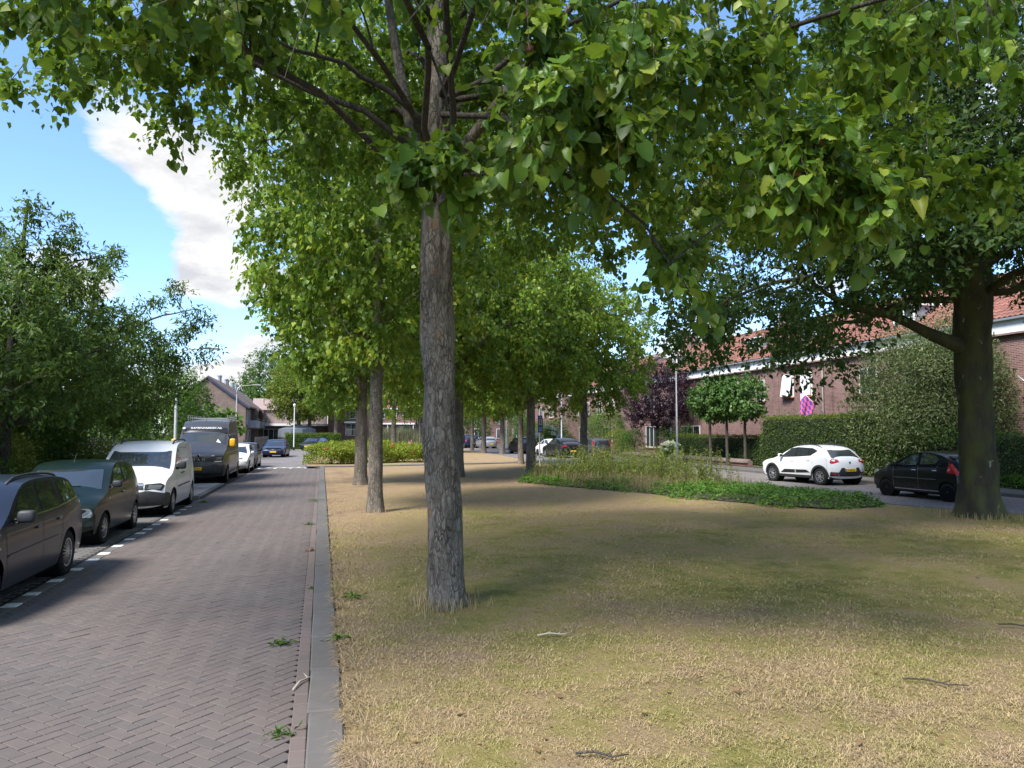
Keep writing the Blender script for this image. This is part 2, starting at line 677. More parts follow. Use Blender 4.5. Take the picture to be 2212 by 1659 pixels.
def lawn_color(t, w):
    n1 = noise(t, w, .42, 5.0, .6, .4)
    n2 = noise(t, w, 1.7, 5.0, .65)
    n3 = noise(t, w, 9.0, 4.0, .7)
    sp = nd(t, 'ShaderNodeSeparateXYZ')
    lk(t, w, sp.inputs[0])
    near = nd(t, 'ShaderNodeMapRange')
    near.inputs['From Min'].default_value = 4.0
    near.inputs['From Max'].default_value = 10.0
    near.inputs['To Min'].default_value = .08
    near.inputs['To Max'].default_value = 0.0
    lk(t, sp.outputs[1], near.inputs['Value'])
    far = nd(t, 'ShaderNodeMapRange')  # drier tone farther off, also lightening the crowns' shade by colour
    far.inputs['From Min'].default_value = 8.0
    far.inputs['From Max'].default_value = 26.0
    far.inputs['To Min'].default_value = 0.0
    far.inputs['To Max'].default_value = .16
    lk(t, sp.outputs[1], far.inputs['Value'])
    kerbdry = nd(t, 'ShaderNodeMapRange')
    kerbdry.inputs['From Min'].default_value = 0.0
    kerbdry.inputs['From Max'].default_value = 2.5
    kerbdry.inputs['To Min'].default_value = .07
    kerbdry.inputs['To Max'].default_value = 0.0
    lk(t, sp.outputs[0], kerbdry.inputs['Value'])
    n4 = noise(t, w, 3.6, 5.0, .7, .3)
    f = math_(t, 'ADD', math_(t, 'MULTIPLY', n1, .40), math_(t, 'MULTIPLY', n2, .30))
    f = math_(t, 'ADD', f, math_(t, 'MULTIPLY', n3, .16))
    f = math_(t, 'ADD', f, math_(t, 'MULTIPLY', n4, .22))
    f = math_(t, 'ADD', f, near.outputs[0])
    f = math_(t, 'ADD', f, far.outputs[0])
    f = math_(t, 'ADD', f, kerbdry.outputs[0])
    c = ramp(t, f, [(.42, (.13, .15, .034)), (.50, (.235, .222, .062)), (.57, (.32, .27, .098)), (.64, (.37, .275, .14)), (.71, (.36, .26, .155)), (.82, (.27, .185, .12))])
    return c


def make_lawn_mats():
    m, t, b, o = new_mat('lawn_ground')
    w = worldpos(t)
    c = lawn_color(t, w)
    f = noise(t, w, 70.0, 4.0, .75)
    g = noise(t, worldpos(t, (1, .35, 1)), 26.0, 5.0, .7)
    bare = noise(t, w, 2.3, 6.0, .7, .5)
    c = mixc(t, ramp(t, bare, [(.60, 0), (.70, .6)]), c, (.15, .115, .08))
    c = mixc(t, .75, c, ramp(t, f, [(.3, .5), (.7, 1.25)]), 'MULTIPLY')
    c = mixc(t, .6, c, ramp(t, g, [(.3, .66), (.7, 1.2)]), 'MULTIPLY')
    lk(t, c, b.inputs['Base Color'])
    b.inputs['Roughness'].default_value = .95
    b.inputs['Specular IOR Level'].default_value = .1
    bump(t, b, math_(t, 'ADD', f, g), .9, .03)
    MATS['lawn'] = m
    m, t, b, o = new_mat('grass_blade')
    w = worldpos(t)
    c = lawn_color(t, w)
    at = nd(t, 'ShaderNodeAttribute', attribute_name='rnd')
    c = mixc(t, ramp(t, at.outputs['Fac'], [(.62, 0), (.95, .62)]), c, (.44, .35, .225))
    c = mixc(t, ramp(t, at.outputs['Fac'], [(.04, .75), (.32, 0)]), c, (.09, .07, .042))
    lk(t, c, b.inputs['Base Color'])
    b.inputs['Roughness'].default_value = .7
    b.inputs['Specular IOR Level'].default_value = .25
    MATS['blade'] = m


make_lawn_mats()
ROADBRICK = piecemat('road_brick', [(0, (.116, .100, .093)), (.3, (.126, .107, .099)), (.7, (.137, .114, .104)), (1, (.108, .096, .091))], stainc=(.10, .086, .080))
GUTTERBRICK = piecemat('gutter_brick', [(0, (.150, .118, .109)), (.5, (.165, .127, .116)), (1, (.152, .12, .112))])
BAYBRICK = piecemat('bay_brick', [(0, (.115, .115, .118)), (.5, (.135, .133, .134)), (1, (.15, .147, .145))])
KERBM = piecemat('kerb_concrete', [(0, (.108, .107, .104)), (.5, (.116, .115, .112)), (1, (.125, .122, .118))], grain=120, stain=1.3)
TILEM = piecemat('pavement_tile', [(0, (.27, .265, .25)), (.5, (.30, .295, .28)), (1, (.33, .32, .305))], grain=120)
JOINT = simple('joint_sand', (.022, .02, .017), .95, var=.4, vscale=5)
MARKW = simple('marker_white', (.66, .66, .63), .75, var=.25, vscale=14)


def sheet(name, poly, z, mat, kind='structure'):
    me = bpy.data.meshes.new(name)
    me.from_pydata([(x, y, z) for x, y in poly], [], [tuple(range(len(poly)))])
    me.materials.append(mat)
    o = link(name, me)
    o['kind'] = kind
    return o


# broad ground
SOIL = simple('ground_soil', (.085, .075, .05), .95, var=.5, vscale=.6, bmp=.6, bscale=12, bdist=.03)
sheet('ground', [(-900, -200), (900, -200), (900, 1600), (-900, 1600)], -.06, SOIL)


def far_road_mat():
    m, t, b, o = new_mat('far_road')
    w = worldpos(t)
    br = nd(t, 'ShaderNodeTexBrick', offset=.5, i_Scale=1.0)
    br.inputs['Brick Width'].default_value = .21
    br.inputs['Row Height'].default_value = .105
    br.inputs['Mortar Size'].default_value = .006
    br.inputs['Color1'].default_value = (.165, .145, .137, 1)
    br.inputs['Color2'].default_value = (.20, .178, .168, 1)
    br.inputs['Mortar'].default_value = (.07, .065, .058, 1)
    lk(t, w, br.inputs['Vector'])
    f = noise(t, w, .5, 5.0, .6)
    c = mixc(t, 1.0, br.outputs['Color'], ramp(t, f, [(.3, .8), (.7, 1.15)]), 'MULTIPLY')
    lk(t, c, b.inputs['Base Color'])
    b.inputs['Roughness'].default_value = .8
    bump(t, b, math_(t, 'SUBTRACT', 1.0, br.outputs['Fac']), .5, .005)
    return m


FARROAD = far_road_mat()

# left street: sheet of joint sand, herringbone bricks on top to the speed table, then the far surface
road = sheet('road', [(-3.62, -6), (.0, -6), (.0, 44.0), (-3.62, 44.0)], -.026, JOINT)
sheet('far_road', [(-14, 44.9), (-.9, 44.9), (-.4, 60), (1.5, 85), (3, 100), (40, 104), (40, 112), (-20, 110), (-20, 96), (-5.7, 96), (-5.7, 66), (-3.6, 64)], -.004, FARROAD)

BT = np.array([[-.5, -.5, 0], [.5, -.5, 0], [.5, .5, 0], [-.5, .5, 0]])


def brick_template(lx, ly, h, bev=.006, drop=.005):
    hx, hy = lx / 2, ly / 2
    top = [(-hx + bev, -hy + bev, 0), (hx - bev, -hy + bev, 0), (hx - bev, hy - bev, 0), (-hx + bev, hy - bev, 0)]
    mid = [(-hx, -hy, -drop), (hx, -hy, -drop), (hx, hy, -drop), (-hx, hy, -drop)]
    bot = [(x, y, -h) for x, y, _ in mid]
    V = np.array(top + mid + bot)
    F = [(0, 1, 2, 3)]
    for k in range(4):
        j = (k + 1) % 4
        F.append((4 + k, 4 + j, j, k))
        F.append((8 + k, 8 + j, 4 + j, 4 + k))
    return V, np.array(F)


def lay(parent, name, tmpl, P, ang, mat, n_obj, z=0.0, jit=.0015, tilt=.004, group=None):
    """P (n,2) centres, ang (n,) rotation; the n_obj that show largest become objects, the rest one joined part"""
    V, F = tmpl
    n = len(P)
    zj = RNG.normal(0, jit, n)
    tx = RNG.normal(0, tilt, (n, 2))
    rot = ang + RNG.normal(0, .006, n)
    d = np.empty(n)
    for i in range(n):
        u, v, dep = project(P[i, 0], P[i, 1], z)
        d[i] = dep if (dep > 0 and -40 < u < 2250 and v < 1690) else 1e6 + dep
    order = np.argsort(d)
    sel = order[:n_obj]
    rest = order[n_obj:]
    me = npmesh(name, V, F, mat)
    for i in sel:
        o = link(name, me, parent, (P[i, 0], P[i, 1], z + zj[i]), (tx[i, 0], tx[i, 1], rot[i]))
    if len(rest):
        c, s = np.cos(rot[rest]), np.sin(rot[rest])
        k = len(V)
        X = V[None, :, 0] * c[:, None] - V[None, :, 1] * s[:, None] + P[rest, 0][:, None]
        Y = V[None, :, 0] * s[:, None] + V[None, :, 1] * c[:, None] + P[rest, 1][:, None]
        Z = V[None, :, 2] + z + zj[rest][:, None] + V[None, :, 0] * tx[rest, 1][:, None] + V[None, :, 1] * tx[rest, 0][:, None]
        W = np.stack([X, Y, Z], -1).reshape(-1, 3)
        FF = (F[None] + (np.arange(len(rest)) * k)[:, None, None]).reshape(-1, F.shape[1])
        rn = np.repeat(RNG.random(len(rest)), k)
        o = link(name, npmesh(name + '_field', W, FF, mat, rnd=rn), parent)
        o['kind'] = 'stuff'
    return me


def herringbone(x0, x1, y0, y1, a=.1075, ang=R(45)):
    pts, an = [], []
    n = int((abs(x1 - x0) + abs(y1 - y0)) / a) + 6
    c, s = math.cos(ang), math.sin(ang)
    cx, cy = (x0 + x1) / 2, (y0 + y1) / 2
    I, J = np.meshgrid(np.arange(-n, n), np.arange(-n, n), indexing='ij')
    for cond, dx, dy, r in ((0, 1.0, .5, 0.0), (3, .5, 1.0, R(90))):
        msk = ((I - J) % 4) == cond
        px = (I[msk] + dx) * a
        py = (J[msk] + dy) * a
        X = px * c - py * s + cx
        Y = px * s + py * c + cy
        k = (X > x0) & (X < x1) & (Y > y0) & (Y < y1)
        pts.append(np.stack([X[k], Y[k]], -1))
        an.append(np.full(k.sum(), ang + r))
    return np.concatenate(pts), np.concatenate(an)


P, A = herringbone(-3.44, -.15, 3.6, 43.9)
bt = brick_template(.2065, .0995, .06, .003, .003)
lay(road, 'brick', bt, P, A, ROADBRICK, 255, z=-.006, jit=.001, tilt=.0018)
# the gutter course along the kerb and the edge course by the parking bays
ys = np.arange(3.7, 43.9, .215)
P = np.stack([np.full(len(ys), -.118), ys], -1)
lay(road, 'gutter_brick', brick_template(.105, .211, .05), P, np.zeros(len(ys)), GUTTERBRICK, 45, z=.0)
P = np.stack([np.full(len(ys), -.25), ys + .1], -1)
ys2 = ys[::2]
# kerb stones
kerb = empty('kerb', (0, 0, 0))
kerb['kind'] = 'structure'
kv, kf = brick_template(.235, .992, .2, bev=.012, drop=.012)
ky = np.arange(4.05, 43.2, 1.0)
lay(kerb, 'kerb_stone', (kv, kf), np.stack([np.full(len(ky), .058), ky], -1), np.zeros(len(ky)), KERBM, 60, z=.075, jit=.006, tilt=.005)

# white marker bricks and the border course beside the parking bay
bord = np.arange(3.9, 24.4, .215)
markers = np.arange(6.0 + .03, 22.6, .805)
isw = np.array([np.min(np.abs(markers - b)) < .108 for b in bord])
lay(road, 'border_brick', brick_template(.17, .21, .05), np.stack([np.full((~isw).sum(), -3.53), bord[~isw]], -1), np.zeros((~isw).sum()), BAYBRICK, 70, z=.0)
lay(road, 'marker_brick', brick_template(.17, .21, .05), np.stack([np.full(isw.sum(), -3.53), bord[isw]], -1), np.zeros(isw.sum()), MARKW, 40, z=.002)

bay = sheet('parking_bay', [(-5.62, -6), (-3.622, -6), (-3.622, 48), (-5.62, 48)], -.015, JOINT)
pts = []
for r_, yy in enumerate(np.arange(3.0, 24.3, .107)):
    for xx in np.arange(-5.5, -3.66, .213):
        pts.append((xx + (.106 if r_ % 2 else 0), yy))
pts = np.array(pts)
pts = pts[(pts[:, 0] < -3.72)]
lay(bay, 'brick', bt, pts, np.zeros(len(pts)), BAYBRICK, 120, z=-.004)
# paved kerb extension between two bays
isl = MB().bbox(-5.6, -3.62, 24.6, 30.9, -.05, .06, .02).build('kerb_extension', KERBM)
isl['kind'] = 'structure'
pts = np.array([(x, y) for x in np.arange(-5.4, -3.8, .305) for y in np.arange(24.95, 30.7, .305)])
lay(isl, 'tile', brick_template(.296, .296, .04), pts, np.zeros(len(pts)), TILEM, 130, z=.085)
pts = np.array([(x, 24.62) for x in np.arange(-5.1, -3.7, 1.0)])
lay(isl, 'kerb_stone', brick_template(.99, .16, .15, .012, .012), pts, np.zeros(len(pts)), TILEM, 4, z=.10)

# speed table: pale row of tiles with white teeth
tbl = sheet('speed_table', [(-5.6, 43.9), (-.05, 43.9), (-.9, 45.0), (-5.6, 45.0)], -.002, FARROAD)
pts = np.array([(x, 44.2 + .3 * r_) for x in np.arange(-3.4, -.2, .303) for r_ in range(3)])
lay(tbl, 'tile', brick_template(.296, .296, .04), pts, np.zeros(len(pts)), TILEM, 60, z=.01)
pts = np.array([(-3.3 + .42 * k, 43.98 + (.62 if k % 2 else 0)) for k in range(8)])
lay(tbl, 'marker_brick', brick_template(.16, .34, .04), pts, np.full(8, -.35), MARKW, 8, z=.016)

# pavement and gardens on the left
lp = MB().bbox(-7.7, -5.62, -6, 60, -.05, .10, .02).build('pavement_left', KERBM)
lp['kind'] = 'structure'
sheet('garden_ground_left', [(-60, -6), (-7.7, -6), (-7.7, 98), (-60, 98)], .08, SOIL)
sheet('far_pavement', [(-5.7, 64), (-3.9, 70), (-3.2, 90), (-5.7, 96)], .05, KERBM)

# lawn
gx, gy = 40, 120
yy = np.concatenate([np.linspace(-8, 30, 76), np.linspace(30.9, 103, gy - 76)])
V = []
for y in yy:
    a, b_ = xw(y), xe(y)
    for s in np.linspace(0, 1, gx):
        x = a + (b_ - a) * s
        z = LAWN_Z + .018 * math.sin(x * .9 + .4 * y) * math.sin(y * .5) * min(1, s * 8, (1 - s) * 8) - .012 * (s < .01)
        V.append((x, y, z))
F = [(j * gx + i, j * gx + i + 1, (j + 1) * gx + i + 1, (j + 1) * gx + i) for j in range(gy - 1) for i in range(gx - 1)]
lawn = link('lawn', npmesh('lawn', V, F, MATS['lawn'], smooth=True))
lawn['kind'] = 'structure'

# asphalt path across the lawn
ASPH = simple('asphalt', (.10, .098, .096), .9, var=.25, vscale=1.5, bmp=.4, bscale=90)
sheet('path', [(-.85, 43.7), (2.0, 43.1), (8.5, 45.0), (13.6, 46.0), (13.7, 47.2), (8.3, 46.3), (2.2, 44.4), (-.85, 44.7)], LAWN_Z + .03, ASPH)

# right street
pr = [(xe(y), y) for y in (-8, 14, 17, 22, 30, 45, 60, 80, 103)]
sheet('road_right', [(21.0, -8), (21.0, 103)] + pr[::-1], ROAD_R_Z, FARROAD)
kr = MB()
for k in range(0, 95):
    y0 = -4 + k
    kr.bbox(20.9, 21.08, y0 + .004, y0 + .996, -.05, .135, .015)
kro = kr.build('kerb_right', KERBM)
kro['kind'] = 'structure'
pv = MB().box(21.085, 22.75, -8, 103, -.05, .125).build('pavement_right', KERBM)
pv['kind'] = 'structure'
sheet('garden_ground_right', [(22.75, -8), (60, -8), (60, 103), (22.75, 103)], .15, SOIL)
# edge of the lawn towards the right street: low edging stones
ed = empty('edging', (0, 0, 0))
ed['kind'] = 'structure'
eme = MB().bbox(-.05, .05, -.495, .495, -.1, .03, .01).mesh('edging_stone', KERBM)
for k in range(60):
    y = 4 + k
    a = math.atan2(xe(y + .5) - xe(y - .5), 1.0)
    link('edging_stone', eme, ed, (xe(y) + .03, y, .045), (0, 0, -a))

# ------------------------------------------------------------------ grass on the lawn
def grass():
    n = 300000
    # screen-uniform depth sampling between 3.6 and 40 m
    q = RNG.random(n)
    d = 1.0 / (1 / 3.7 - q * (1 / 3.7 - 1 / 34.0))
    u = RNG.uniform(560, 2330, n)
    xc = (u - 1106) / 1600.0 * d
    X = xc * math.cos(YAW) + d * math.sin(YAW)
    Y = -xc * math.sin(YAW) + d * math.cos(YAW)
    e = np.interp(Y, [-12, 14, 17, 22, 30, 45], [17.5, 16.4, 15.3, 14.8, 14.3, 13.7])
    k = (X > .17) & (X < e + .05)
    X, Y, d = X[k], Y[k], d[k]
    n = len(X)
    def vn(fx, seed):
        g = np.random.default_rng(seed).random((64, 64))
        a, b = X * fx, Y * fx
        i, j = np.floor(a).astype(int), np.floor(b).astype(int)
        u_, v_ = a - i, b - j
        u_, v_ = u_ * u_ * (3 - 2 * u_), v_ * v_ * (3 - 2 * v_)
        G = lambda p, q: g[p % 64, q % 64]
        return (G(i, j) * (1 - u_) + G(i + 1, j) * u_) * (1 - v_) + (G(i, j + 1) * (1 - u_) + G(i + 1, j + 1) * u_) * v_
    dens = .45 * vn(1.3, 5) + .35 * vn(3.7, 6) + .2 * vn(9.0, 7)
    kk = RNG.random(n) < np.clip((dens - .30) * 4.2, .12, 1)
    X, Y, d, dens = X[kk], Y[kk], d[kk], dens[kk]
    n = len(X)
    tuft = RNG.random(n)
    L = RNG.uniform(.02, .06, n) * np.where(d < 9, 1.25, 1.0) * (1 + .7 * (tuft > .95))
    # ragged fringe over the kerb
    fr = X < .34
    L[fr] *= 2.4
    wdt = RNG.uniform(.0010, .0023, n) * np.clip(d / 5.0, 1, 3.0)
    L *= np.clip(d / 9.0, .85, 1.25) * (.5 + .9 * dens)
    az = RNG.uniform(0, 2 * np.pi, n)
    az[fr] = RNG.normal(np.pi, .8, fr.sum())
    el = np.radians(RNG.uniform(2, 30, n))
    dx, dy, dz = np.cos(az) * np.cos(el), np.sin(az) * np.cos(el), np.sin(el)
    pxv, pyv = -np.sin(az), np.cos(az)
    base = np.stack([X, Y, np.full(n, LAWN_Z + .002)], -1)
    side = np.stack([pxv * wdt, pyv * wdt, np.zeros(n)], -1)
    midp = base + np.stack([dx, dy, dz], -1) * (L * .55)[:, None] + np.array([0, 0, 1]) * (L * .12)[:, None]
    tip = base + np.stack([dx, dy, dz * .6], -1) * L[:, None]
    V = np.stack([base - side, base + side, midp + side * .8, midp - side * .8, tip], 1).reshape(-1, 3)
    o = np.arange(n) * 5
    F = np.concatenate([np.stack([o, o + 1, o + 2], -1), np.stack([o, o + 2, o + 3], -1), np.stack([o + 3, o + 2, o + 4], -1)])
    rn = np.repeat(RNG.random(n), 5)
    me = npmesh('grass', V, F, MATS['blade'], rnd=rn)
    g = link('grass', me)
    tag(g, 'short dry straw coloured grass of the lawn', 'grass', kind='stuff')


grass()

# ------------------------------------------------------------------ vehicles
def chaikin(pts, it=2):
    for _ in range(it):
        q = [pts[0]]
        for a, b in zip(pts[:-1], pts[1:]):
            q.append((a[0] * .75 + b[0] * .25, a[1] * .75 + b[1] * .25))
            q.append((a[0] * .25 + b[0] * .75, a[1] * .25 + b[1] * .75))
        q.append(pts[-1])
        pts = q
    return pts


def resample(pts, n):
    p = np.array(pts)
    s = np.concatenate([[0], np.cumsum(np.hypot(*np.diff(p, axis=0).T))])
    q = np.linspace(0, s[-1], n)
    return np.stack([np.interp(q, s, p[:, 0]), np.interp(q, s, p[:, 1])], -1)


TEXT_CACHE = {}


def text_mesh(body, size, mat, extrude=.002, shear=0.0, xs=1.0):
    key = (body, size, mat.name, shear, xs)
    if key in TEXT_CACHE:
        return TEXT_CACHE[key]
    cu = bpy.data.curves.new('lettering', 'FONT')
    cu.body = body
    cu.size = size
    cu.extrude = extrude
    cu.align_x = 'CENTER'
    cu.align_y = 'CENTER'
    cu.shear = shear
    cu.resolution_u = 2
    ob = bpy.data.objects.new('lettering', cu)
    COL.objects.link(ob)
    bpy.context.view_layer.update()
    dg = bpy.context.evaluated_depsgraph_get()
    me = bpy.data.meshes.new_from_object(ob.evaluated_get(dg))
    COL.objects.unlink(ob)
    bpy.data.objects.remove(ob)
    me.materials.clear()
    me.materials.append(mat)
    if xs != 1.0:
        me.transform(Matrix.Diagonal((xs, 1, 1, 1)))
    TEXT_CACHE[key] = me
    return me


RIMS = {}


def rim_mesh(style, r, mat):
    key = (style, round(r, 3), mat.name)
    if key in RIMS:
        return RIMS[key]
    m = MB()
    n, ws, dbl = {'multi': (18, .10, 0), 'cap': (9, .24, 0), 'five': (5, .20, 1), 'steel': (8, .34, 0), 'ten': (10, .15, 0), 'six': (6, .28, 0)}[style]
    # outer ring
    m.lathe([(r * .86, .0), (r * 1.0, .0), (r * 1.0, .02), (r * .97, .035), (r * .88, .03), (r * .86, .0)], 28, 'x')
    m.lathe([(.001, .012), (r * .2, .014), (r * .22, .03), (r * .16, .045), (.001, .045)], 16, 'x')
    for k in range(n):
        for sgn in ((-1, 1) if dbl else (0,)):
            a = 2 * math.pi * k / n + sgn * .16
            a2 = 2 * math.pi * k / n + sgn * .26
            hw = ws * r * (.5 if dbl else .5)
            pts = []
            for (rr, aa, w, xx) in ((r * .17, a, hw * .8, .04), (r * .9, a2, hw * .75, .024)):
                c, s = math.cos(aa), math.sin(aa)
                for q in (-1, 1):
                    pts.append((xx, rr * c - q * w * s, rr * s + q * w * c))
                for q in (-1, 1):
                    pts.append((xx - .02, rr * c - q * w * s, rr * s + q * w * c))
            m.add(pts, [(0, 1, 5, 4), (2, 6, 7, 3), (0, 4, 6, 2), (1, 3, 7, 5)])
    RIMS[key] = m.mesh('rim', mat, angle=35)
    return RIMS[key]


TYRES = {}


def tyre_mesh(R0, rr, w):
    key = (round(R0, 3), round(rr, 3), round(w, 3))
    if key not in TYRES:
        h = w / 2
        TYRES[key] = MB().lathe([(rr * .97, -h * .8), (rr, -h * .95), (R0 - .035, -h), (R0 - .008, -h * .8), (R0, -h * .5), (R0, h * .5), (R0 - .008, h * .8),
                                 (R0 - .035, h), (rr, h * .95), (rr * .97, h * .6), (rr * .9, h * .2), (.001, h * .2)], 36, 'x').mesh('tyre', RUBBER, angle=40)
    return TYRES[key]


def in_poly_fill(poly, step):
    """2D polygon -> (verts, tris) with interior grid points"""
    P = [Vector(p) for p in poly]
    n = len(P)
    xs = [p.x for p in P]
    ys = [p.y for p in P]
    A = np.array(poly)

    def inside(x, y):
        c = False
        j = n - 1
        for i in range(n):
            if (A[i, 1] > y) != (A[j, 1] > y) and x < (A[j, 0] - A[i, 0]) * (y - A[i, 1]) / (A[j, 1] - A[i, 1]) + A[i, 0]:
                c = not c
            j = i
        return c
    B = np.roll(A, -1, 0)
    D = B - A
    L2 = (D ** 2).sum(1) + 1e-12
    for x in np.arange(min(xs) + step * .5, max(xs), step):
        for y in np.arange(min(ys) + step * .5, max(ys), step):
            if inside(x, y):
                q = np.array([x, y])
                t = np.clip(((q - A) * D).sum(1) / L2, 0, 1)
                if np.min(np.hypot(*(A + D * t[:, None] - q).T)) > step * .35:
                    P.append(Vector((x, y)))
    r = delaunay_2d_cdt(P, [(i, (i + 1) % n) for i in range(n)], [list(range(n))], 1, 1e-6)
    return [(v.x, v.y) for v in r[0]], [tuple(f) for f in r[2]]


def rounded(poly, r=.04, k=4):
    out = []
    n = len(poly)
    for i in range(n):
        p0, p1, p2 = Vector(poly[i - 1]), Vector(poly[i]), Vector(poly[(i + 1) % n])
        a, b = (p0 - p1), (p2 - p1)
        ra = min(r, a.length * .45)
        rb = min(r, b.length * .45)
        A, B = p1 + a.normalized() * ra, p1 + b.normalized() * rb
        for j in range(k + 1):
            t = j / k
            q = A * (1 - t) ** 2 + p1 * 2 * t * (1 - t) + B * t * t
            out.append((q.x, q.y))
    return out


class Car:
    def __init__(s, name, label, prof, W, H, belt, wheels, wr, paintm, gc=.2, tumble=.30, rim='ten', rimmat=None, cat='car', group=None,
                 af=.12, ar=.10, cround=.17, zmid=.55, track_in=.115, arch=1.14, crown=.045, wheelw=.2, archs=True):
        s.L = max(p[0] for p in prof)
        s.W, s.H, s.belt, s.wheels, s.wr, s.gc, s.tumble = W, H, belt, wheels, wr, gc, tumble
        s.af, s.ar, s.zmid, s.cr, s.crown = af, ar, zmid, cround, crown
        s.paint = paintm
        s.root = empty(name)
        tag(s.root, label, cat, group)
        s.P = resample(chaikin(prof, 2), 84)
        T = np.gradient(s.P, axis=0)
        T /= np.linalg.norm(T, axis=1)[:, None]
        s.Nn = np.stack([-T[:, 1], T[:, 0]], -1)   # outward normal (y,z)
        if s.Nn[len(s.Nn) // 2, 1] < 0:
            s.Nn *= -1
        s.arch = arch * wr
        s.body()
        for yy in wheels:
            for sx in (-1, 1):
                w = empty('wheel', (sx * (W / 2 - track_in), yy, wr), 0 if sx > 0 else math.pi, s.root)
                link('tyre', tyre_mesh(wr, wr * .66, wheelw), w)
                o = link('rim', rim_mesh(rim, wr * .66, rimmat or ALLOY), w)
                o.location = (wheelw * .28, 0, 0)

    def beltz(s, y):
        return s.belt[0] + (s.belt[1] - s.belt[0]) * min(1, max(0, y / s.L))

    def ws(s, y, z):
        L = s.L
        f = max(0, 1 - y / (.30 * L))
        r = max(0, 1 - (L - y) / (.26 * L))
        plan = 1 - s.af * f ** 2.2 - s.ar * r ** 2.2
        zb = s.beltz(y)
        if z < s.zmid:
            k = 1 - .05 * ((s.zmid - z) / max(.05, s.zmid - s.gc)) ** 2
        elif z < zb:
            k = 1 - .035 * ((z - s.zmid) / max(.05, zb - s.zmid)) ** 2
        else:
            k = .965 - s.tumble * (z - zb) / (s.W / 2)
        return s.W / 2 * plan * k

    def prof_at(s, q):
        """q in 0..1 along the profile -> (y,z),(ny,nz)"""
        x = q * (len(s.P) - 1)
        i = min(int(x), len(s.P) - 2)
        f = x - i
        p = s.P[i] * (1 - f) + s.P[i + 1] * f
        n = s.Nn[i] * (1 - f) + s.Nn[i + 1] * f
        return p, n / np.linalg.norm(n)

    def top(s, q, t, off=0.0):
        p, n = s.prof_at(q)
        a = abs(t)
        c = (s.crown + (s.cr - s.crown) * abs(n[0]) ** 1.5) * a ** 3.4
        y, z = p - n * (c - off)
        k = a ** 2
        hw = s.ws(p[0], p[1]) * (1 - k) + s.ws(y, z) * k
        return (t * (hw + off * a ** 6), y, z)

    def body(s):
        nt_ = 12
        tt = [math.sin(math.pi / 2 * k / nt_) for k in range(-nt_, nt_ + 1)]
        n = len(s.P)
        V, F = [], []
        for i in range(n):
            for t in tt:
                V.append(s.top(i / (n - 1), t))
        m = len(tt)
        for i in range(n - 1):
            for j in range(m - 1):
                F.append((i * m + j, (i + 1) * m + j, (i + 1) * m + j + 1, i * m + j + 1))
        # side panels: outline of the edge plus the sill line with wheel arches
        edge = [V[i * m + m - 1] for i in range(n)]
        out = [(e[1], e[2]) for e in edge]
        y0, y1 = out[0][0], out[-1][0]
        low = []
        for y in np.arange(y1 - .03, y0 + .02, -.03):
            z = s.gc + .02
            for w in s.wheels:
                d = abs(y - w)
                if d < s.arch:
                    z = max(z, s.wr + math.sqrt(s.arch ** 2 - d * d))
            low.append((y, z))
        for w in s.wheels:
            pass
        poly = out + low
        vs, fs = in_poly_fill(poly, .075)
        for sx in (-1, 1):
            o = len(V)
            for (y, z) in vs:
                V.append((sx * s.ws_edge(y, z, edge), y, z))
            for f in fs:
                F.append(tuple(o + k for k in (f if sx > 0 else reversed(f))))
        me = bpy.data.meshes.new('body')
        me.from_pydata(V, [], F)
        import bmesh
        bm = bmesh.new()
        bm.from_mesh(me)
        bmesh.ops.remove_doubles(bm, verts=bm.verts, dist=.0035)
        bmesh.ops.recalc_face_normals(bm, faces=bm.faces)
        bm.to_mesh(me)
        bm.free()
        me.polygons.foreach_set('use_smooth', np.ones(len(me.polygons), dtype=bool))
        me.set_sharp_from_angle(angle=R(55))
        me.materials.append(s.paint)
        link('body', me, s.root)
        u = MB()
        hw = s.W / 2
        a0, a1 = s.wheels
        u.box(-hw * .92, hw * .92, a0 + s.arch, a1 - s.arch, s.gc - .02, s.gc + .25)
        u.box(-hw * .66, hw * .66, .16, s.L - .16, s.gc - .01, s.zmid + .2)
        u.box(-hw * .86, hw * .86, .2, max(.22, a0 - s.arch), s.gc, s.gc + .2)
        u.box(-hw * .86, hw * .86, min(s.L - .22, a1 + s.arch), s.L - .2, s.gc, s.gc + .2)
        for yy in (a0, a1):
            for sx in (-1, 1):
                u.tube([(sx * hw * .60, yy, s.wr), (sx * hw * .95, yy, s.wr + .01)], s.arch * .995, 20)
        u.build('underbody', UNDER, s.root)

    def ws_edge(s, y, z, edge):
        return s.ws(y, z)

    # ---- pieces laid on the surfaces
    def _mk(s, name, V, F, mat, smooth=True):
        me = bpy.data.meshes.new(name)
        me.from_pydata(V, [], F)
        if smooth:
            me.polygons.foreach_set('use_smooth', np.ones(len(me.polygons), dtype=bool))
        me.update()
        me.materials.append(mat)
        return me

    def side(s, name, poly, mat, off=.004, r=.03, parent=None, sides=(-1, 1), step=.09, label=None):
        pl = rounded(poly, r) if r else poly
        vs, fs = in_poly_fill(pl, step)
        res = []
        for sx in sides:
            V = [(sx * (s.ws(y, z) + off), y, z) for y, z in vs]
            F = [tuple(f) if sx > 0 else tuple(reversed(f)) for f in fs]
            o = link(name, s._mk(name, V, F, mat), parent or s.root)
            res.append(o)
        return res

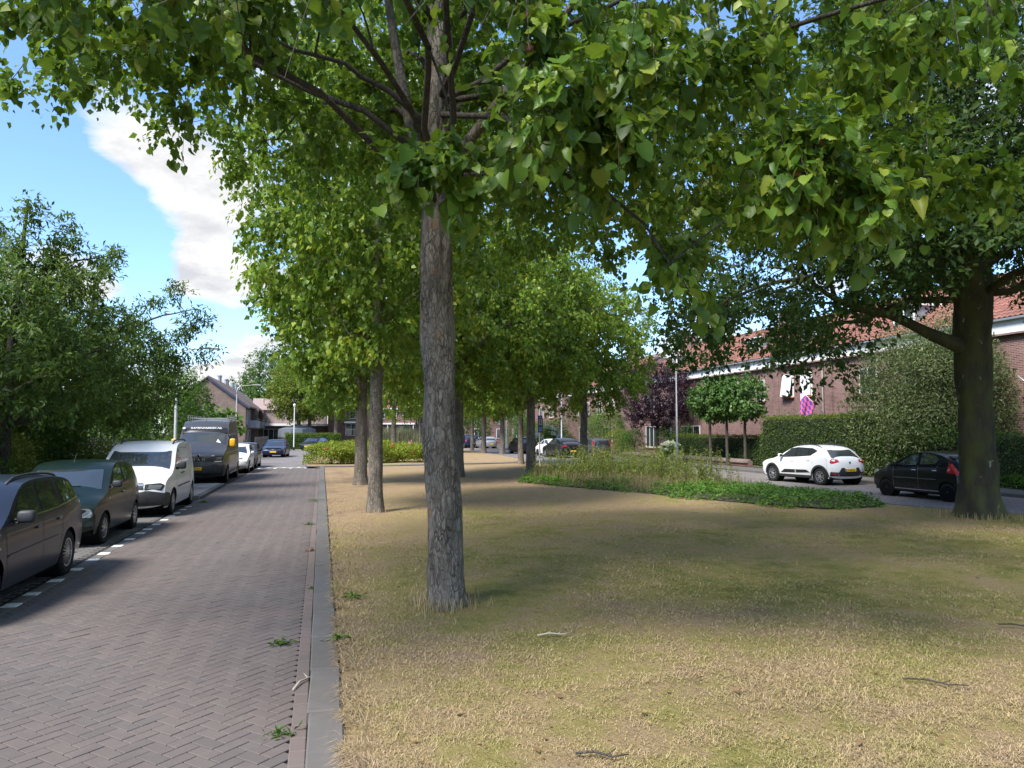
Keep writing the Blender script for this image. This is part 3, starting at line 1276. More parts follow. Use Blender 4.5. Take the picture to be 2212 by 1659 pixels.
    def line(s, name, pts, w, mat, off=.003, sides=(-1, 1), parent=None):
        for sx in sides:
            V, F = [], []
            P = resample(pts, max(3, int(len(pts) * 6)))
            for i, (y, z) in enumerate(P):
                a = P[min(i + 1, len(P) - 1)] - P[max(i - 1, 0)]
                a = a / (np.linalg.norm(a) + 1e-9)
                for q in (-1, 1):
                    yy, zz = y - a[1] * q * w / 2, z + a[0] * q * w / 2
                    V.append((sx * (s.ws(yy, zz) + off), yy, zz))
            for i in range(len(P) - 1):
                f = (2 * i, 2 * i + 2, 2 * i + 3, 2 * i + 1)
                F.append(f if sx > 0 else tuple(reversed(f)))
            link(name, s._mk(name, V, F, mat), parent or s.root)

    def qz(s, z, front=True):
        n = len(s.P)
        h = n // 3
        idx = range(0, h) if front else range(n - 1, n - 1 - h, -1)
        prev = None
        for i in idx:
            if s.P[i, 1] >= z:
                if prev is None:
                    return i / (n - 1)
                f = (z - s.P[prev, 1]) / (s.P[i, 1] - s.P[prev, 1] + 1e-9)
                return (prev + (i - prev) * f) / (n - 1)
            prev = i
        return prev / (n - 1)

    def qy(s, y):
        n = len(s.P)
        a, b = n // 12, n - n // 12
        return (a + np.interp(y, s.P[a:b, 0], np.arange(b - a))) / (n - 1)

    def face(s, name, poly, mat, front=True, mode='z', off=.005, r=.02, parent=None, mirror=False, step=.1):
        """polygon in (t, z) or (t, y) laid over the front, rear or top surface"""
        res = []
        for sg in ((1, -1) if mirror else (1,)):
            pl = [(a * sg, b) for a, b in poly]
            if r:
                pl = rounded(pl, r)
            vs, fs = in_poly_fill(pl, step)
            V = []
            for (t, b) in vs:
                q = s.qz(b, front) if mode == 'z' else s.qy(b)
                V.append(s.top(q, t, off))
            o = link(name, s._mk(name, V, fs, mat), parent or s.root)
            res.append(o)
        return res

    def box(s, name, x0, x1, y0, y1, z0, z1, mat, b=.02, parent=None, both=False):
        for sx in ((1, -1) if both else (1,)):
            m = MB().bbox(min(sx * x0, sx * x1), max(sx * x0, sx * x1), y0, y1, z0, z1, b)
            m.build(name, mat, parent or s.root, angle=50)

    def mirrors(s, y, z, mat, sz=(.17, .10, .14), inner=None):
        for sx in (-1, 1):
            x = s.ws(y, z)
            m = MB()
            m.sup((sx * (x + .03 + sz[0] / 2), y, z + sz[2] / 2), (sz[0] / 2, sz[1] / 2, sz[2] / 2))
            m.bbox(min(sx * (x - .02), sx * (x + .06)), max(sx * (x - .02), sx * (x + .06)), y - .03, y + .03, z - .01, z + .05, .012)
            o = m.build('mirror', mat, s.root, smooth=True)
            g = MB().box(min(sx * (x + .05), sx * (x + .015 + sz[0])), max(sx * (x + .05), sx * (x + .015 + sz[0])), y + sz[1] / 2 - .004, y + sz[1] / 2 + .003, z + .025, z + sz[2] - .025)
            g.build('mirror_glass', PANE, o)

    def handle(s, y, z, mat):
        for sx in (-1, 1):
            x = s.ws(y, z)
            MB().bbox(min(sx * (x - .005), sx * (x + .028)), max(sx * (x - .005), sx * (x + .028)), y - .085, y + .085, z - .014, z + .016, .012).build('door_handle', mat, s.root, angle=50)

    def plate(s, text, z, front=True, x=0.0, w=.52, h=.11):
        q = s.qz(z, front)
        p = s.top(q, 0, .012)
        y = p[1]
        sg = -1 if front else 1
        pl = MB().bbox(x - w / 2, x + w / 2, y - .008, y + .008, z - h / 2, z + h / 2, .006).build('number_plate', PLATEY, s.root)
        bx = x + sg * w / 2 if False else (x - w / 2 if front else x + w / 2)
        MB().box(min(bx, bx - sg * .045), max(bx, bx - sg * .045), y + sg * .0085, y + sg * .0095, z - h / 2 + .006, z + h / 2 - .006).build('plate_band', PLATEB, pl)
        if text:
            o = link('lettering', text_mesh(text, h * .95, INK, .0008, 0, .86), pl)
            o.location = (x + (.02 if front else -.02), y + sg * .0105, z)
            o.rotation_euler = (R(90), 0, 0) if front else (R(90), 0, R(180))

    def rails(s, y0, y1, t, mat, h=.05, r=.016):
        for sx in (-1, 1):
            pts = []
            for k in range(9):
                f = k / 8
                y = y0 + (y1 - y0) * f
                p = s.top(s.qy(y), sx * t)
                lift = h * min(1, f * 7, (1 - f) * 7)
                pts.append((p[0], p[1], p[2] + lift))
            MB().tube(pts, r, 8).build('roof_rail', mat, s.root, smooth=True)

    def place(s, x, y, rz=0.0, z=0.0):
        s.root.location = (x, y, z)
        s.root.rotation_euler = (0, 0, rz)
        return s.root


def place_rear(c, x, y, z=0.0, turn=0.0):
    """car driving away: rear end at world y, centre line at x"""
    a = math.pi + turn
    c.root.rotation_euler = (0, 0, a)
    off = Vector((-c.L * math.sin(a), c.L * math.cos(a), 0))
    c.root.location = (x - off.x, y - off.y, z)


def quad(y0, y1, z0, z1):
    return [(y0, z0), (y1, z0), (y1, z1), (y0, z1)]


GB = simple('seal_black', (.012, .012, .013), .5)
LSIDE = 'cars parked along the left kerb'
RSIDE = 'cars parked along the right street'

# --- dark blue-grey estate, nearest on the left
c = Car('estate_car', 'dark blue-grey estate car with black roof rails cut by the picture edge', [(.12, .2), (.0, .36), (.0, .58), (.10, .72), (.55, .86), (1.12, .97), (1.9, 1.40), (2.4, 1.475), (3.3, 1.465), (4.0, 1.40), (4.30, 1.05),
        (4.42, .9), (4.47, .55), (4.4, .25)], 1.84, 1.48, (.90, 1.0), (.88, 3.51), .315, paint('paint_bluegrey', (.016, .022, .038), .0, .3), rim='multi', group=LSIDE, tumble=.33)
c.face('windscreen', [(-.86, 1.17), (.86, 1.17), (.80, 1.86), (-.80, 1.86)], GLASS, mode='y')
c.side('window_seal', [(1.42, .985), (3.0, 1.02), (4.02, 1.09), (3.86, 1.34), (3.3, 1.405), (2.3, 1.40), (1.95, 1.33)], GB, .004, .05)
c.side('window', [(1.52, 1.0), (2.42, 1.015), (2.42, 1.385), (2.28, 1.38), (1.98, 1.31)], GLASS, .009, .04)
c.side('window', [(2.50, 1.015), (3.22, 1.035), (3.10, 1.385), (2.50, 1.388)], GLASS, .009, .04)
c.side('window', [(3.33, 1.05), (3.93, 1.10), (3.80, 1.32), (3.28, 1.378)], GLASS, .009, .05)
c.line('belt_trim', [(1.45, .975), (3.0, 1.005), (4.02, 1.075)], .022, CHROME, .008)
c.face('rear_window', [(-.82, 1.05), (.82, 1.05), (.76, 1.36), (-.76, 1.36)], GLASS, False)
c.face('tail_light', [(.80, .95), (.98, .95), (.97, 1.3), (.86, 1.3)], REDLENS, False, mirror=True)
for pts in ([(1.28, .93), (1.28, .55), (1.36, .27)], [(2.46, .99), (2.46, .30)], [(3.05, .3), (3.18, .65), (3.30, 1.02)]):
    c.line('door_seam', pts, .009, GB)
c.line('rub_strip', [(1.3, .60), (3.05, .62)], .028, c.paint, .012)
c.handle(2.28, .83, c.paint)
c.handle(3.08, .85, c.paint)
c.mirrors(1.56, .96, BLACKP, (.2, .12, .15))
c.rails(2.05, 4.0, .80, BLACKP, .03, .018)
c.face('headlight', [(.55, .60), (.96, .62), (.94, .78), (.6, .74)], CLEARLENS, True, mirror=True)
c.side('side_indicator', quad(1.02, 1.10, .70, .735), CLEARLENS, .006, .012)
c.place(-4.43, 8.62)

# --- dark green small hatchback
c = Car('hatchback', 'small dark green hatchback with silver wheel covers, facing the camera', [(.14, .22), (.0, .34), (.0, .52), (.06, .70), (.26, .82), (.78, .98), (1.50, 1.40), (1.95, 1.50), (2.7, 1.485), (3.2, 1.40), (3.50, 1.0),
        (3.62, .85), (3.64, .52), (3.55, .25)], 1.66, 1.5, (.92, 1.05), (.72, 3.02), .285, paint('paint_green', (.004, .012, .010), .0, .3), rim='cap', group=LSIDE, tumble=.30, cround=.2)
c.face('windscreen', [(-.88, .84), (.88, .84), (.82, 1.46), (-.82, 1.46)], GLASS, mode='y')
c.side('window_seal', [(1.05, .99), (2.1, 1.03), (3.08, 1.15), (3.0, 1.32), (2.6, 1.41), (1.95, 1.425), (1.6, 1.35)], GB, .004, .05)
c.side('window', [(1.18, 1.01), (2.05, 1.045), (2.05, 1.395), (1.93, 1.40), (1.62, 1.33)], GLASS, .009, .04)
c.side('window', [(2.15, 1.06), (2.98, 1.16), (2.92, 1.30), (2.58, 1.385), (2.15, 1.398)], GLASS, .009, .05)
for pts in ([(.98, .93), (1.02, .5), (1.08, .28)], [(2.10, 1.0), (2.10, .30)], [(2.62, .62), (2.9, 1.0)]):
    c.line('door_seam', pts, .009, GB)
c.face('headlight', [(.52, .60), (.74, .55), (.95, .57), (.985, .66), (.93, .75), (.64, .71)], CLEARLENS, True, mirror=True, r=.05)
c.face('grille', [(-.36, .58), (.36, .58), (.40, .66), (-.40, .66)], GB, True)
c.face('lower_grille', [(-.42, .28), (.42, .28), (.46, .42), (-.46, .42)], GB, True)
c.plate('', .47, True, 0, .5, .1)
c.mirrors(1.12, 1.0, BLACKP, (.17, .1, .13))
c.handle(1.92, .86, c.paint)
c.side('side_indicator', quad(.92, .98, .80, .825), CLEARLENS, .006, .01)
MB().tube([(-.55, .80, 1.025), (.0, .84, 1.045), (.34, .88, 1.05)], .009, 6).build('wiper', GB, c.root)
MB().tube([(.0, 1.62, 1.46), (.0, 1.76, 1.62)], .004, 5).build('aerial', GB, c.root)
st = MB()
st.tube([(.28 + .17 * math.cos(a), 1.42 - .06 * math.sin(a), .98 + .16 * math.sin(a)) for a in np.linspace(0, 2 * math.pi, 18)], .012, 6)
st.build('steering_wheel', BLACKP, c.root)
c.place(-4.66, 14.55)

# --- white panel van
c = Car('panel_van', 'white panel van with dark bumper and roof rails parked at the left kerb', [(.12, .22), (.0, .32), (.0, .60), (.06, .80), (.22, .93), (.86, 1.09), (1.62, 1.64), (2.05, 1.79), (2.9, 1.82), (4.2, 1.79), (4.36, 1.6),
        (4.41, 1.0), (4.42, .55), (4.36, .27)], 1.80, 1.82, (1.02, 1.06), (.89, 3.62), .315, paint('paint_white', (.66, .67, .67), 0, .4), rim='steel', group=LSIDE, tumble=.17, cat='van', cround=.16)
c.face('windscreen', [(-.90, .93), (.90, .93), (.88, 1.60), (-.88, 1.60)], GLASS, mode='y')
c.side('window', [(1.22, 1.10), (2.02, 1.12), (1.98, 1.62), (1.86, 1.62), (1.62, 1.48)], GLASS, .007, .05)
for pts in ([(1.15, 1.0), (1.18, .6), (1.28, .3)], [(2.08, 1.7), (2.08, .34)], [(3.15, 1.7), (3.15, .7), (3.1, .35)], [(2.1, 1.64), (3.13, 1.62)], [(1.2, 1.07), (2.1, 1.09), (4.3, 1.10)]):
    c.line('door_seam', pts, .010, GB if pts[0][1] != 1.07 else c.paint)
c.face('bumper', [(-1.0, .225), (1.0, .225), (1.0, .60), (.62, .645), (-.62, .645), (-1.0, .60)], BLACKP, True, r=.02, off=.012)
c.side('bumper_corner', [(.17, .245), (.545, .245), (.545, .40), (.50, .56), (.15, .61)], BLACKP, .012, .02)
c.face('grille', [(-.46, .67), (.46, .67), (.44, .83), (-.44, .83)], GB, True, off=.008)
for k in range(2):
    c.face('grille_bar', [(-.45, .70 + .07 * k), (.45, .70 + .07 * k), (.45, .725 + .07 * k), (-.45, .725 + .07 * k)], CHROME if k else BLACKP, True, off=.014, r=0)
c.face('headlight', [(.48, .66), (.92, .67), (.985, .84), (.88, .865), (.48, .80)], GB, True, mirror=True, off=.008)
c.face('headlight_lens', [(.56, .69), (.88, .70), (.93, .825), (.60, .785)], CLEARLENS, True, mirror=True, off=.014)
for k in range(3):
    c.face('bumper_slot', [(-.6, .31 + .07 * k), (.6, .31 + .07 * k), (.62, .345 + .07 * k), (-.62, .345 + .07 * k)], GB, True, off=.018)
c.line('rub_strip', [(1.35, .66), (2.06, .67)], .035, BLACKP, .012)
c.line('rub_strip', [(2.12, .67), (3.05, .68)], .035, BLACKP, .012)
c.mirrors(1.36, 1.10, BLACKP, (.2, .12, .2))
c.handle(1.93, .98, BLACKP)
c.handle(2.22, .98, BLACKP)
c.rails(2.0, 4.1, .84, BLACKP, .055, .02)
c.side('signwriting', quad(3.3, 3.95, 1.28, 1.33), simple('faint_print', (.33, .35, .4), .5), .004, 0, step=.3)
c.side('signwriting', quad(3.42, 3.85, 1.17, 1.20), simple('faint_print', (.33, .35, .4), .5), .004, 0, step=.3)
c.line('stripe', [(3.25, 1.75), (3.42, 1.3), (3.3, .75)], .022, simple('ochre_print', (.5, .3, .05), .5), .004)
c.face('bonnet_print', [(-.52, .40), (-.12, .40), (-.12, .46), (-.52, .46)], simple('faint_print', (.33, .35, .4), .5), mode='y', r=0, off=.003)
MB().tube([(-.6, .92, 1.12), (.1, .90, 1.135), (.4, .92, 1.13)], .009, 6).build('wiper', GB, c.root)
c.place(-4.45, 19.36)

# --- tall dark delivery van
MANP = paint('paint_anthracite', (.075, .08, .092), .4, .32)
c = Car('delivery_van', 'tall dark grey delivery van with roof rack and yellow mirror', [(.1, .25), (.0, .38), (.0, .85), (.04, 1.12), (.14, 1.22), (.92, 1.47), (1.60, 2.14), (1.95, 2.44), (2.4, 2.58), (5.7, 2.58), (5.93, 2.45),
        (5.99, 1.4), (5.99, .6), (5.93, .35)], 2.04, 2.59, (1.36, 1.36), (1.0, 4.64), .345, MANP, rim='steel', rimmat=DARKRIM, group=LSIDE, tumble=.10, cat='van', zmid=.8, cround=.14, gc=.28, crown=.06)
c.face('windscreen', [(-.92, 1.0), (.92, 1.0), (.90, 1.58), (-.90, 1.58)], GLASS, mode='y')
VISOR = simple('visor_black', (.012, .012, .014), .3)
vis = c.face('sun_visor', [(-.93, 1.50), (.93, 1.50), (.92, 1.72), (-.92, 1.72)], VISOR, mode='y', off=.04)[0]
q = c.top(c.qy(1.62), 0, .05)
o = link('lettering', text_mesh('RAMENFABRIEK.NL', .155, WHITE, .002, .15, .92), vis)
pn = c.prof_at(c.qy(1.62))[1]
o.location = (.06, q[1] - .03, q[2] + .02)
o.rotation_euler = (math.atan2(-pn[0], pn[1]) if False else math.pi / 2 - math.asin(min(1, max(-1, pn[1]))), 0, 0)
lg = MB().lathe([(.055, 0), (.055, .004), (.03, .004), (.03, 0)], 14, 'z').build('emblem', WHITE, vis)
lg.location = (-.80, q[1] - .03, q[2] + .02)
lg.rotation_euler = o.rotation_euler
c.face('paper', [(.55, 1.08), (.74, 1.05), (.60, 1.22)], WHITE, mode='y', off=.012, r=0)
c.side('window', [(1.22, 1.45), (2.1, 1.46), (2.08, 2.06), (1.95, 2.06), (1.60, 1.92)], GLASS, .007, .05)
for pts in ([(1.15, 1.36), (1.2, .9), (1.35, .4)], [(2.18, 2.3), (2.18, .45)], [(3.45, 2.3), (3.45, .45)], [(2.2, 2.32), (3.4, 2.32)]):
    c.line('door_seam', pts, .011, GB)
c.line('stripe', [(.7, 1.20), (2.0, 1.225), (3.5, 1.25), (5.9, 1.27)], .035, simple('stripe_yellow', (.62, .36, .02), .4), .006)
c.face('bumper', [(-1.0, .30), (1.0, .30), (1.0, .70), (.7, .78), (-.7, .78), (-1.0, .70)], BLACKP, True, off=.012)
c.side('bumper_corner', [(.2, .33), (.60, .33), (.60, .5), (.55, .72), (.18, .76)], BLACKP, .012, .02)
c.face('grille', [(-.62, .86), (.62, .86), (.66, 1.10), (-.66, 1.10)], GB, True, off=.008)
c.face('grille_bar', [(-.64, 1.10), (.64, 1.10), (.64, 1.135), (-.64, 1.135)], CHROME, True, off=.014, r=0)
c.face('grille_bar', [(-.62, .80), (.62, .80), (.62, .84), (-.62, .84)], MANP, True, off=.014, r=0)
qq = c.top(c.qz(.95, True), 0, .02)
for dx, ch in ((-.16, 'M'), (.02, 'A'), (.2, 'N')):
    o = link('lettering', text_mesh(ch, .13, CHROME, .003, 0, 1.15), c.root)
    o.location = (dx, qq[1] - .01, .95)
    o.rotation_euler = (R(90), 0, 0)
em = MB().lathe([(.06, 0), (.06, .01), (.04, .012), (.04, 0)], 16, 'z').build('emblem', CHROME, c.root)
em.location = (.02, qq[1] - .006, 1.105)
em.rotation_euler = (R(90), 0, 0)
c.face('headlight', [(.64, .90), (.96, .92), (.99, 1.16), (.70, 1.12)], GB, True, mirror=True, off=.01)
c.face('headlight_lens', [(.70, .96), (.92, .98), (.95, 1.10), (.74, 1.07)], CLEARLENS, True, mirror=True, off=.015)
c.face('running_light', [(.66, .86), (.94, .88), (.95, .915), (.66, .90)], simple('pale_lens', (.6, .5, .36), .2), True, mirror=True, off=.015)
c.plate('V-37-LRT', .60, True, -.12, .52, .12)
c.mirrors(1.32, 1.42, simple('mirror_yellow', (.72, .40, .01), .35, coat=.5), (.24, .16, .36))
c.line('side_step', [(1.55, .36), (4.0, .36)], .07, STEEL, .05)
rk = empty('roof_rack', (0, 0, 0), 0, c.root)
for sx in (-.78, .78):
    MB().box(sx - .02, sx + .02, 2.3, 5.8, 2.63, 2.665).build('rail', STEEL, rk)
    MB().box(sx - .015, sx + .015, 2.3, 5.8, 2.74, 2.765).build('rail', STEEL, rk)
    for y in np.arange(2.35, 5.8, .56):
        MB().box(sx - .012, sx + .012, y - .012, y + .012, 2.55, 2.77).build('post', STEEL, rk)
for y in (2.4, 3.2, 4.0, 4.8, 5.6):
    MB().box(-.8, .8, y - .025, y + .025, 2.62, 2.65).build('crossbar', STEEL, rk)
MB().tube([(0, 1.95, 2.46), (0, 1.99, 2.66)], .006, 5).build('aerial', GB, c.root)
MB().tube([(-.7, .98, 1.50), (.1, .95, 1.52), (.5, .97, 1.51)], .01, 6).build('wiper', GB, c.root)
c.place(-4.68, 31.4)


def far_car(name, label, prof, W, H, belt, wheels, wr, pm, front=True, plate='', rim='ten', group=None, wins=None, lights='std', rimmat=None, rear_red=None, tumble=.3, cat='car', rails=False, detail=True, rearg=None, wsr=None):
    c = Car(name, label, prof, W, H, belt, wheels, wr, pm, rim=rim, rimmat=rimmat, group=group, tumble=tumble, cat=cat)
    L = c.L
    y0, y1 = wsr
    c.face('windscreen', [(-.87, y0), (.87, y0), (.81, y1), (-.81, y1)], GLASS, mode='y')
    if rearg:
        c.face('rear_window', [(-.84, rearg[0]), (.84, rearg[0]), (.78, rearg[1]), (-.78, rearg[1])], GLASS, False, off=.006)
    for w in wins:
        c.side('window', w, GLASS, .006, .045)
    c.mirrors(y0 + .35, c.beltz(y0) + .02, pm, (.16, .1, .13))
    for yy in (wins[0][1][0] - .12,) + ((wins[1][1][0] - .15,) if len(wins) > 1 else ()):
        c.handle(yy, c.beltz(yy) - .14, pm)
    c.line('door_seam', [(wins[0][0][0] - .1, c.belt[0]), (wins[0][0][0] - .1, .3)], .008, GB)
    ym = wins[0][1][0] + .045
    c.line('door_seam', [(ym, c.belt[0]), (ym, .3)], .008, GB)
    c.face('headlight', [(.52, .60), (.95, .63), (.97, .76), (.6, .72)], CLEARLENS, True, mirror=True)
    c.face('grille', [(-.44, .52), (.44, .52), (.46, .66), (-.46, .66)], GB, True)
    c.face('lower_grille', [(-.6, .27), (.6, .27), (.6, .38), (-.6, .38)], GB, True)
    if rear_red:
        c.face('tail_light', rear_red, REDLENS, False, mirror=True, off=.008)
    c.plate(plate, .45 if front else .55, front)
    return c


HB = [(.12, .2), (.0, .35), (.0, .56), (.08, .70), (.5, .85), (1.0, .95), (1.75, 1.38), (2.2, 1.45), (3.0, 1.44), (3.55, 1.36), (3.95, 1.0), (4.08, .85), (4.1, .5), (4.0, .24)]
HBW = [[(1.35, .97), (2.15, .99), (2.15, 1.36), (1.9, 1.32)], [(2.24, .99), (3.1, 1.03), (2.95, 1.34), (2.24, 1.365)], [(3.2, 1.05), (3.55, 1.10), (3.3, 1.30)]]
c = far_car('hatchback', 'white hatchback mostly hidden behind the tall dark delivery van', HB, 1.76, 1.45, (.9, 1.0), (.8, 3.35), .305, paint('paint_white', (.66, .67, .67)), wins=HBW, wsr=(1.05, 1.7), group=LSIDE, plate='', rearg=(1.0, 1.32))
c.place(-4.36, 38.9)
c = far_car('hatchback', 'black hatchback parked just past the speed table on the left', HB, 1.76, 1.46, (.9, 1.0), (.8, 3.35), .305, paint('paint_black', (.008, .008, .01), .0, .3), wins=HBW, wsr=(1.05, 1.7), group=LSIDE, rearg=(1.0, 1.32))
c.place(-4.36, 43.6)
SD = [(.12, .2), (.0, .35), (.0, .56), (.10, .68), (.6, .82), (1.25, .93), (2.05, 1.36), (2.5, 1.44), (3.1, 1.42), (3.95, 1.02), (4.6, .98), (4.68, .8), (4.7, .5), (4.6, .24)]
SDW = [[(1.6, .95), (2.5, .97), (2.5, 1.34), (2.2, 1.32)], [(2.6, .97), (3.5, 1.0), (3.1, 1.33), (2.6, 1.345)]]
c = far_car('saloon_car', 'dark blue saloon car facing the camera farther along the left street', SD, 1.78, 1.44, (.88, .96), (.95, 3.6), .315, paint('paint_blue', (.012, .022, .06), .35, .3), wins=SDW, wsr=(1.3, 2.0), rearg=(1.0, 1.3))
c.face('emblem', [(-.10, .60), (.10, .60), (.16, .66), (-.16, .66)], CHROME, True, off=.01)
c.place(-3.75, 62.4, R(-4))
c = far_car('hatchback', 'black hatchback parked askew by the clipped hedge at the street end', HB, 1.79, 1.46, (.9, 1.0), (.85, 3.4), .315, paint('paint_black', (.008, .008, .01), .0, .3), wins=HBW, wsr=(1.05, 1.7), rearg=(1.0, 1.32))
em = MB().lathe([(.07, 0), (.07, .012), (.045, .012), (.045, 0)], 14, 'z').build('emblem', CHROME, c.root)
em.location = (0, c.top(c.qz(.68), 0, .01)[1], .68)
em.rotation_euler = (R(90), 0, 0)
c.place(-1.6, 85.2, R(-24))

# --- white crossover hatchback, seen from behind on the right
DP = paint('paint_white2', (.70, .71, .72), 0, .4)
c = Car('crossover_car', 'white crossover hatchback with black wheel arch trim and roof rails', [(.14, .24), (.0, .40), (.0, .62), (.06, .80), (.35, .92), (.98, 1.02), (1.75, 1.44), (2.2, 1.52), (2.9, 1.51), (3.45, 1.43), (3.86, 1.08),
        (4.02, .98), (4.09, .72), (4.09, .45), (3.98, .26)], 1.80, 1.53, (.98, 1.10), (.82, 3.42), .325, DP, rim='five', rimmat=ALLOY, group=RSIDE, tumble=.33, gc=.24, zmid=.62)
c.face('windscreen', [(-.87, 1.03), (.87, 1.03), (.81, 1.70), (-.81, 1.70)], GLASS, mode='y')
c.side('window_seal', [(1.28, 1.01), (2.2, 1.05), (2.95, 1.11), (3.28, 1.30), (3.0, 1.40), (2.2, 1.43), (1.85, 1.38)], GB, .004, .04)
c.side('window', [(1.40, 1.03), (2.10, 1.06), (2.10, 1.41), (1.88, 1.365)], GLASS, .009, .03)
c.side('window', [(2.22, 1.065), (2.80, 1.105), (2.80, 1.395), (2.22, 1.412)], GLASS, .009, .03)
c.side('window', [(2.86, 1.12), (2.95, 1.13), (3.22, 1.30), (2.98, 1.375), (2.86, 1.388)], GLASS, .009, .02)
c.face('rear_window', [(-.84, 1.06), (.84, 1.06), (.74, 1.385), (-.74, 1.385)], GLASS, False, off=.006, r=.06)
c.face('tail_light', [(.60, .90), (.92, .86), (1.0, .92), (.985, 1.03), (.86, 1.05), (.62, .99)], REDLENS, False, mirror=True, off=.01, r=.03)
c.face('bumper', [(-1, .30), (1, .30), (1, .50), (.66, .50), (.52, .68), (-.52, .68), (-.66, .50), (-1, .50)], BLACKP, False, off=.01)
c.face('skid_plate', [(-.66, .36), (.66, .36), (.72, .44), (-.72, .44)], simple('skid_grey', (.22, .23, .24), .5), False, off=.016)
c.face('reflector', [(.76, .38), (.93, .39), (.93, .45), (.76, .44)], REDLENS, False, mirror=True, off=.018)
for w in c.wheels:
    pl = []
    for k in range(19):
        a = math.pi * (k / 18)
        pl.append((w + (c.arch - .005) * math.cos(a), c.wr + (c.arch - .005) * math.sin(a)))
    pl2 = []
    for k in range(19):
        a = math.pi * (1 - k / 18)
        pl2.append((w + (c.arch + .075) * math.cos(a), max(.27, c.wr + (c.arch + .075) * math.sin(a) - .0)))
    pl2 = [(p[0], p[1]) for p in pl2]
    c.side('arch_trim', pl + pl2, BLACKP, .014, 0, step=.2)
c.side('door_trim', [(1.32, .40), (2.14, .42), (2.14, .55), (1.55, .54)], GB, .008, .02)
c.side('door_trim', [(2.18, .42), (2.95, .46), (2.75, .56), (2.18, .55)], GB, .008, .02)
c.line('sill_trim', [(1.22, .30), (3.02, .30)], .10, BLACKP, .01)
for pts in ([(1.22, .98), (1.20, .35)], [(2.16, 1.03), (2.16, .38)], [(2.98, 1.08), (3.06, .8)], [(3.72, 1.06), (3.8, .55)]):
    c.line('door_seam', pts, .008, simple('seam_grey', (.2, .2, .2), .6))
c.handle(1.98, .88, DP)
c.handle(2.86, .93, DP)
c.mirrors(1.42, 1.02, DP, (.18, .12, .14))
c.rails(1.95, 3.3, .80, BLACKP, .045, .018)
c.face('spoiler', [(-.74, 3.38), (.74, 3.38), (.76, 3.52), (-.76, 3.52)], DP, mode='y', off=.02)
c.face('emblem', [(-.06, .90), (.06, .90), (.04, .82), (-.04, .82)], BLACKP, False, off=.01, r=.01)
c.plate('R-469-LR', .585, False, 0, .52, .11)
MB().tube([(0, 4.02, .38), (0, 4.16, .37), (0, 4.16, .44)], .018, 8).build('tow_hook', GB, c.root)
MB().tube([(0, 3.30, 1.45), (0, 3.36, 1.58)], .004, 5).build('aerial', GB, c.root)
place_rear(c, 19.42, 24.10, ROAD_R_Z, R(7))

# --- small black city car behind the big trunk
BP = paint('paint_gloss_black', (.004, .004, .006), .0, .25)
c = Car('city_car', 'glossy black city car half hidden behind the big trunk', [(.16, .22), (.02, .36), (.0, .54), (.10, .72), (.30, .84), (.72, .97), (1.45, 1.38), (1.95, 1.465), (2.6, 1.43), (3.05, 1.30), (3.28, .96),
        (3.42, .82), (3.46, .5), (3.42, .24)], 1.63, 1.47, (.92, 1.06), (.70, 2.98), .28, BP, rim='five', rimmat=DARKRIM, group=RSIDE, tumble=.34, cround=.13, af=.14, ar=.05, track_in=.14, arch=1.1)
c.face('windscreen', [(-.88, .78), (.88, .78), (.80, 1.42), (-.80, 1.42)], GLASS, mode='y')
c.side('window', [(1.14, 1.0), (1.92, 1.03), (1.92, 1.37), (1.66, 1.32)], GLASS, .007, .05)
c.side('window', [(2.03, 1.035), (2.55, 1.08), (2.72, 1.18), (2.60, 1.31), (2.30, 1.37), (2.03, 1.378)], GLASS, .007, .06)
for pts in ([(1.02, .96), (1.02, .32)], [(1.97, 1.02), (1.97, .32)], [(2.62, .95), (2.74, 1.1)]):
    c.line('door_seam', pts, .007, simple('seam_grey', (.2, .2, .2), .6))
c.line('rub_strip', [(1.05, .62), (1.94, .63)], .02, simple('strip_grey', (.10, .10, .11), .4), .008)
c.line('rub_strip', [(2.0, .63), (2.62, .63)], .02, simple('strip_grey', (.10, .10, .11), .4), .008)
c.handle(1.82, .87, CHROME)
c.handle(2.58, .88, CHROME)
c.mirrors(1.18, .98, BP, (.16, .1, .13))
c.face('rear_window', [(-.72, .80), (.72, .80), (.70, 1.24), (-.70, 1.24)], GLASS, False, off=.006)
c.side('tail_light', [(3.0, .84), (3.26, .82), (3.17, .98), (3.03, 1.17)], REDLENS, .010, .03)
c.face('tail_light', [(.84, .82), (1.0, .82), (1.0, 1.12), (.92, 1.16)], REDLENS, False, mirror=True, off=.010)
c.face('headlight', [(.66, .62), (.99, .66), (.97, .86), (.80, .80)], CLEARLENS, True, mirror=True)
c.side('headlight_side', [(.16, .66), (.42, .80), (.30, .84), (.14, .74)], CLEARLENS, .006, .02)
c.side('sill_trim', quad(1.06, 2.70, .27, .30), CHROME, .006, 0, step=.4)
c.face('spoiler', [(-.8, 2.86), (.8, 2.86), (.8, 3.06), (-.8, 3.06)], BP, mode='y', off=.03)
place_rear(c, 18.46, 17.42, ROAD_R_Z, R(3))

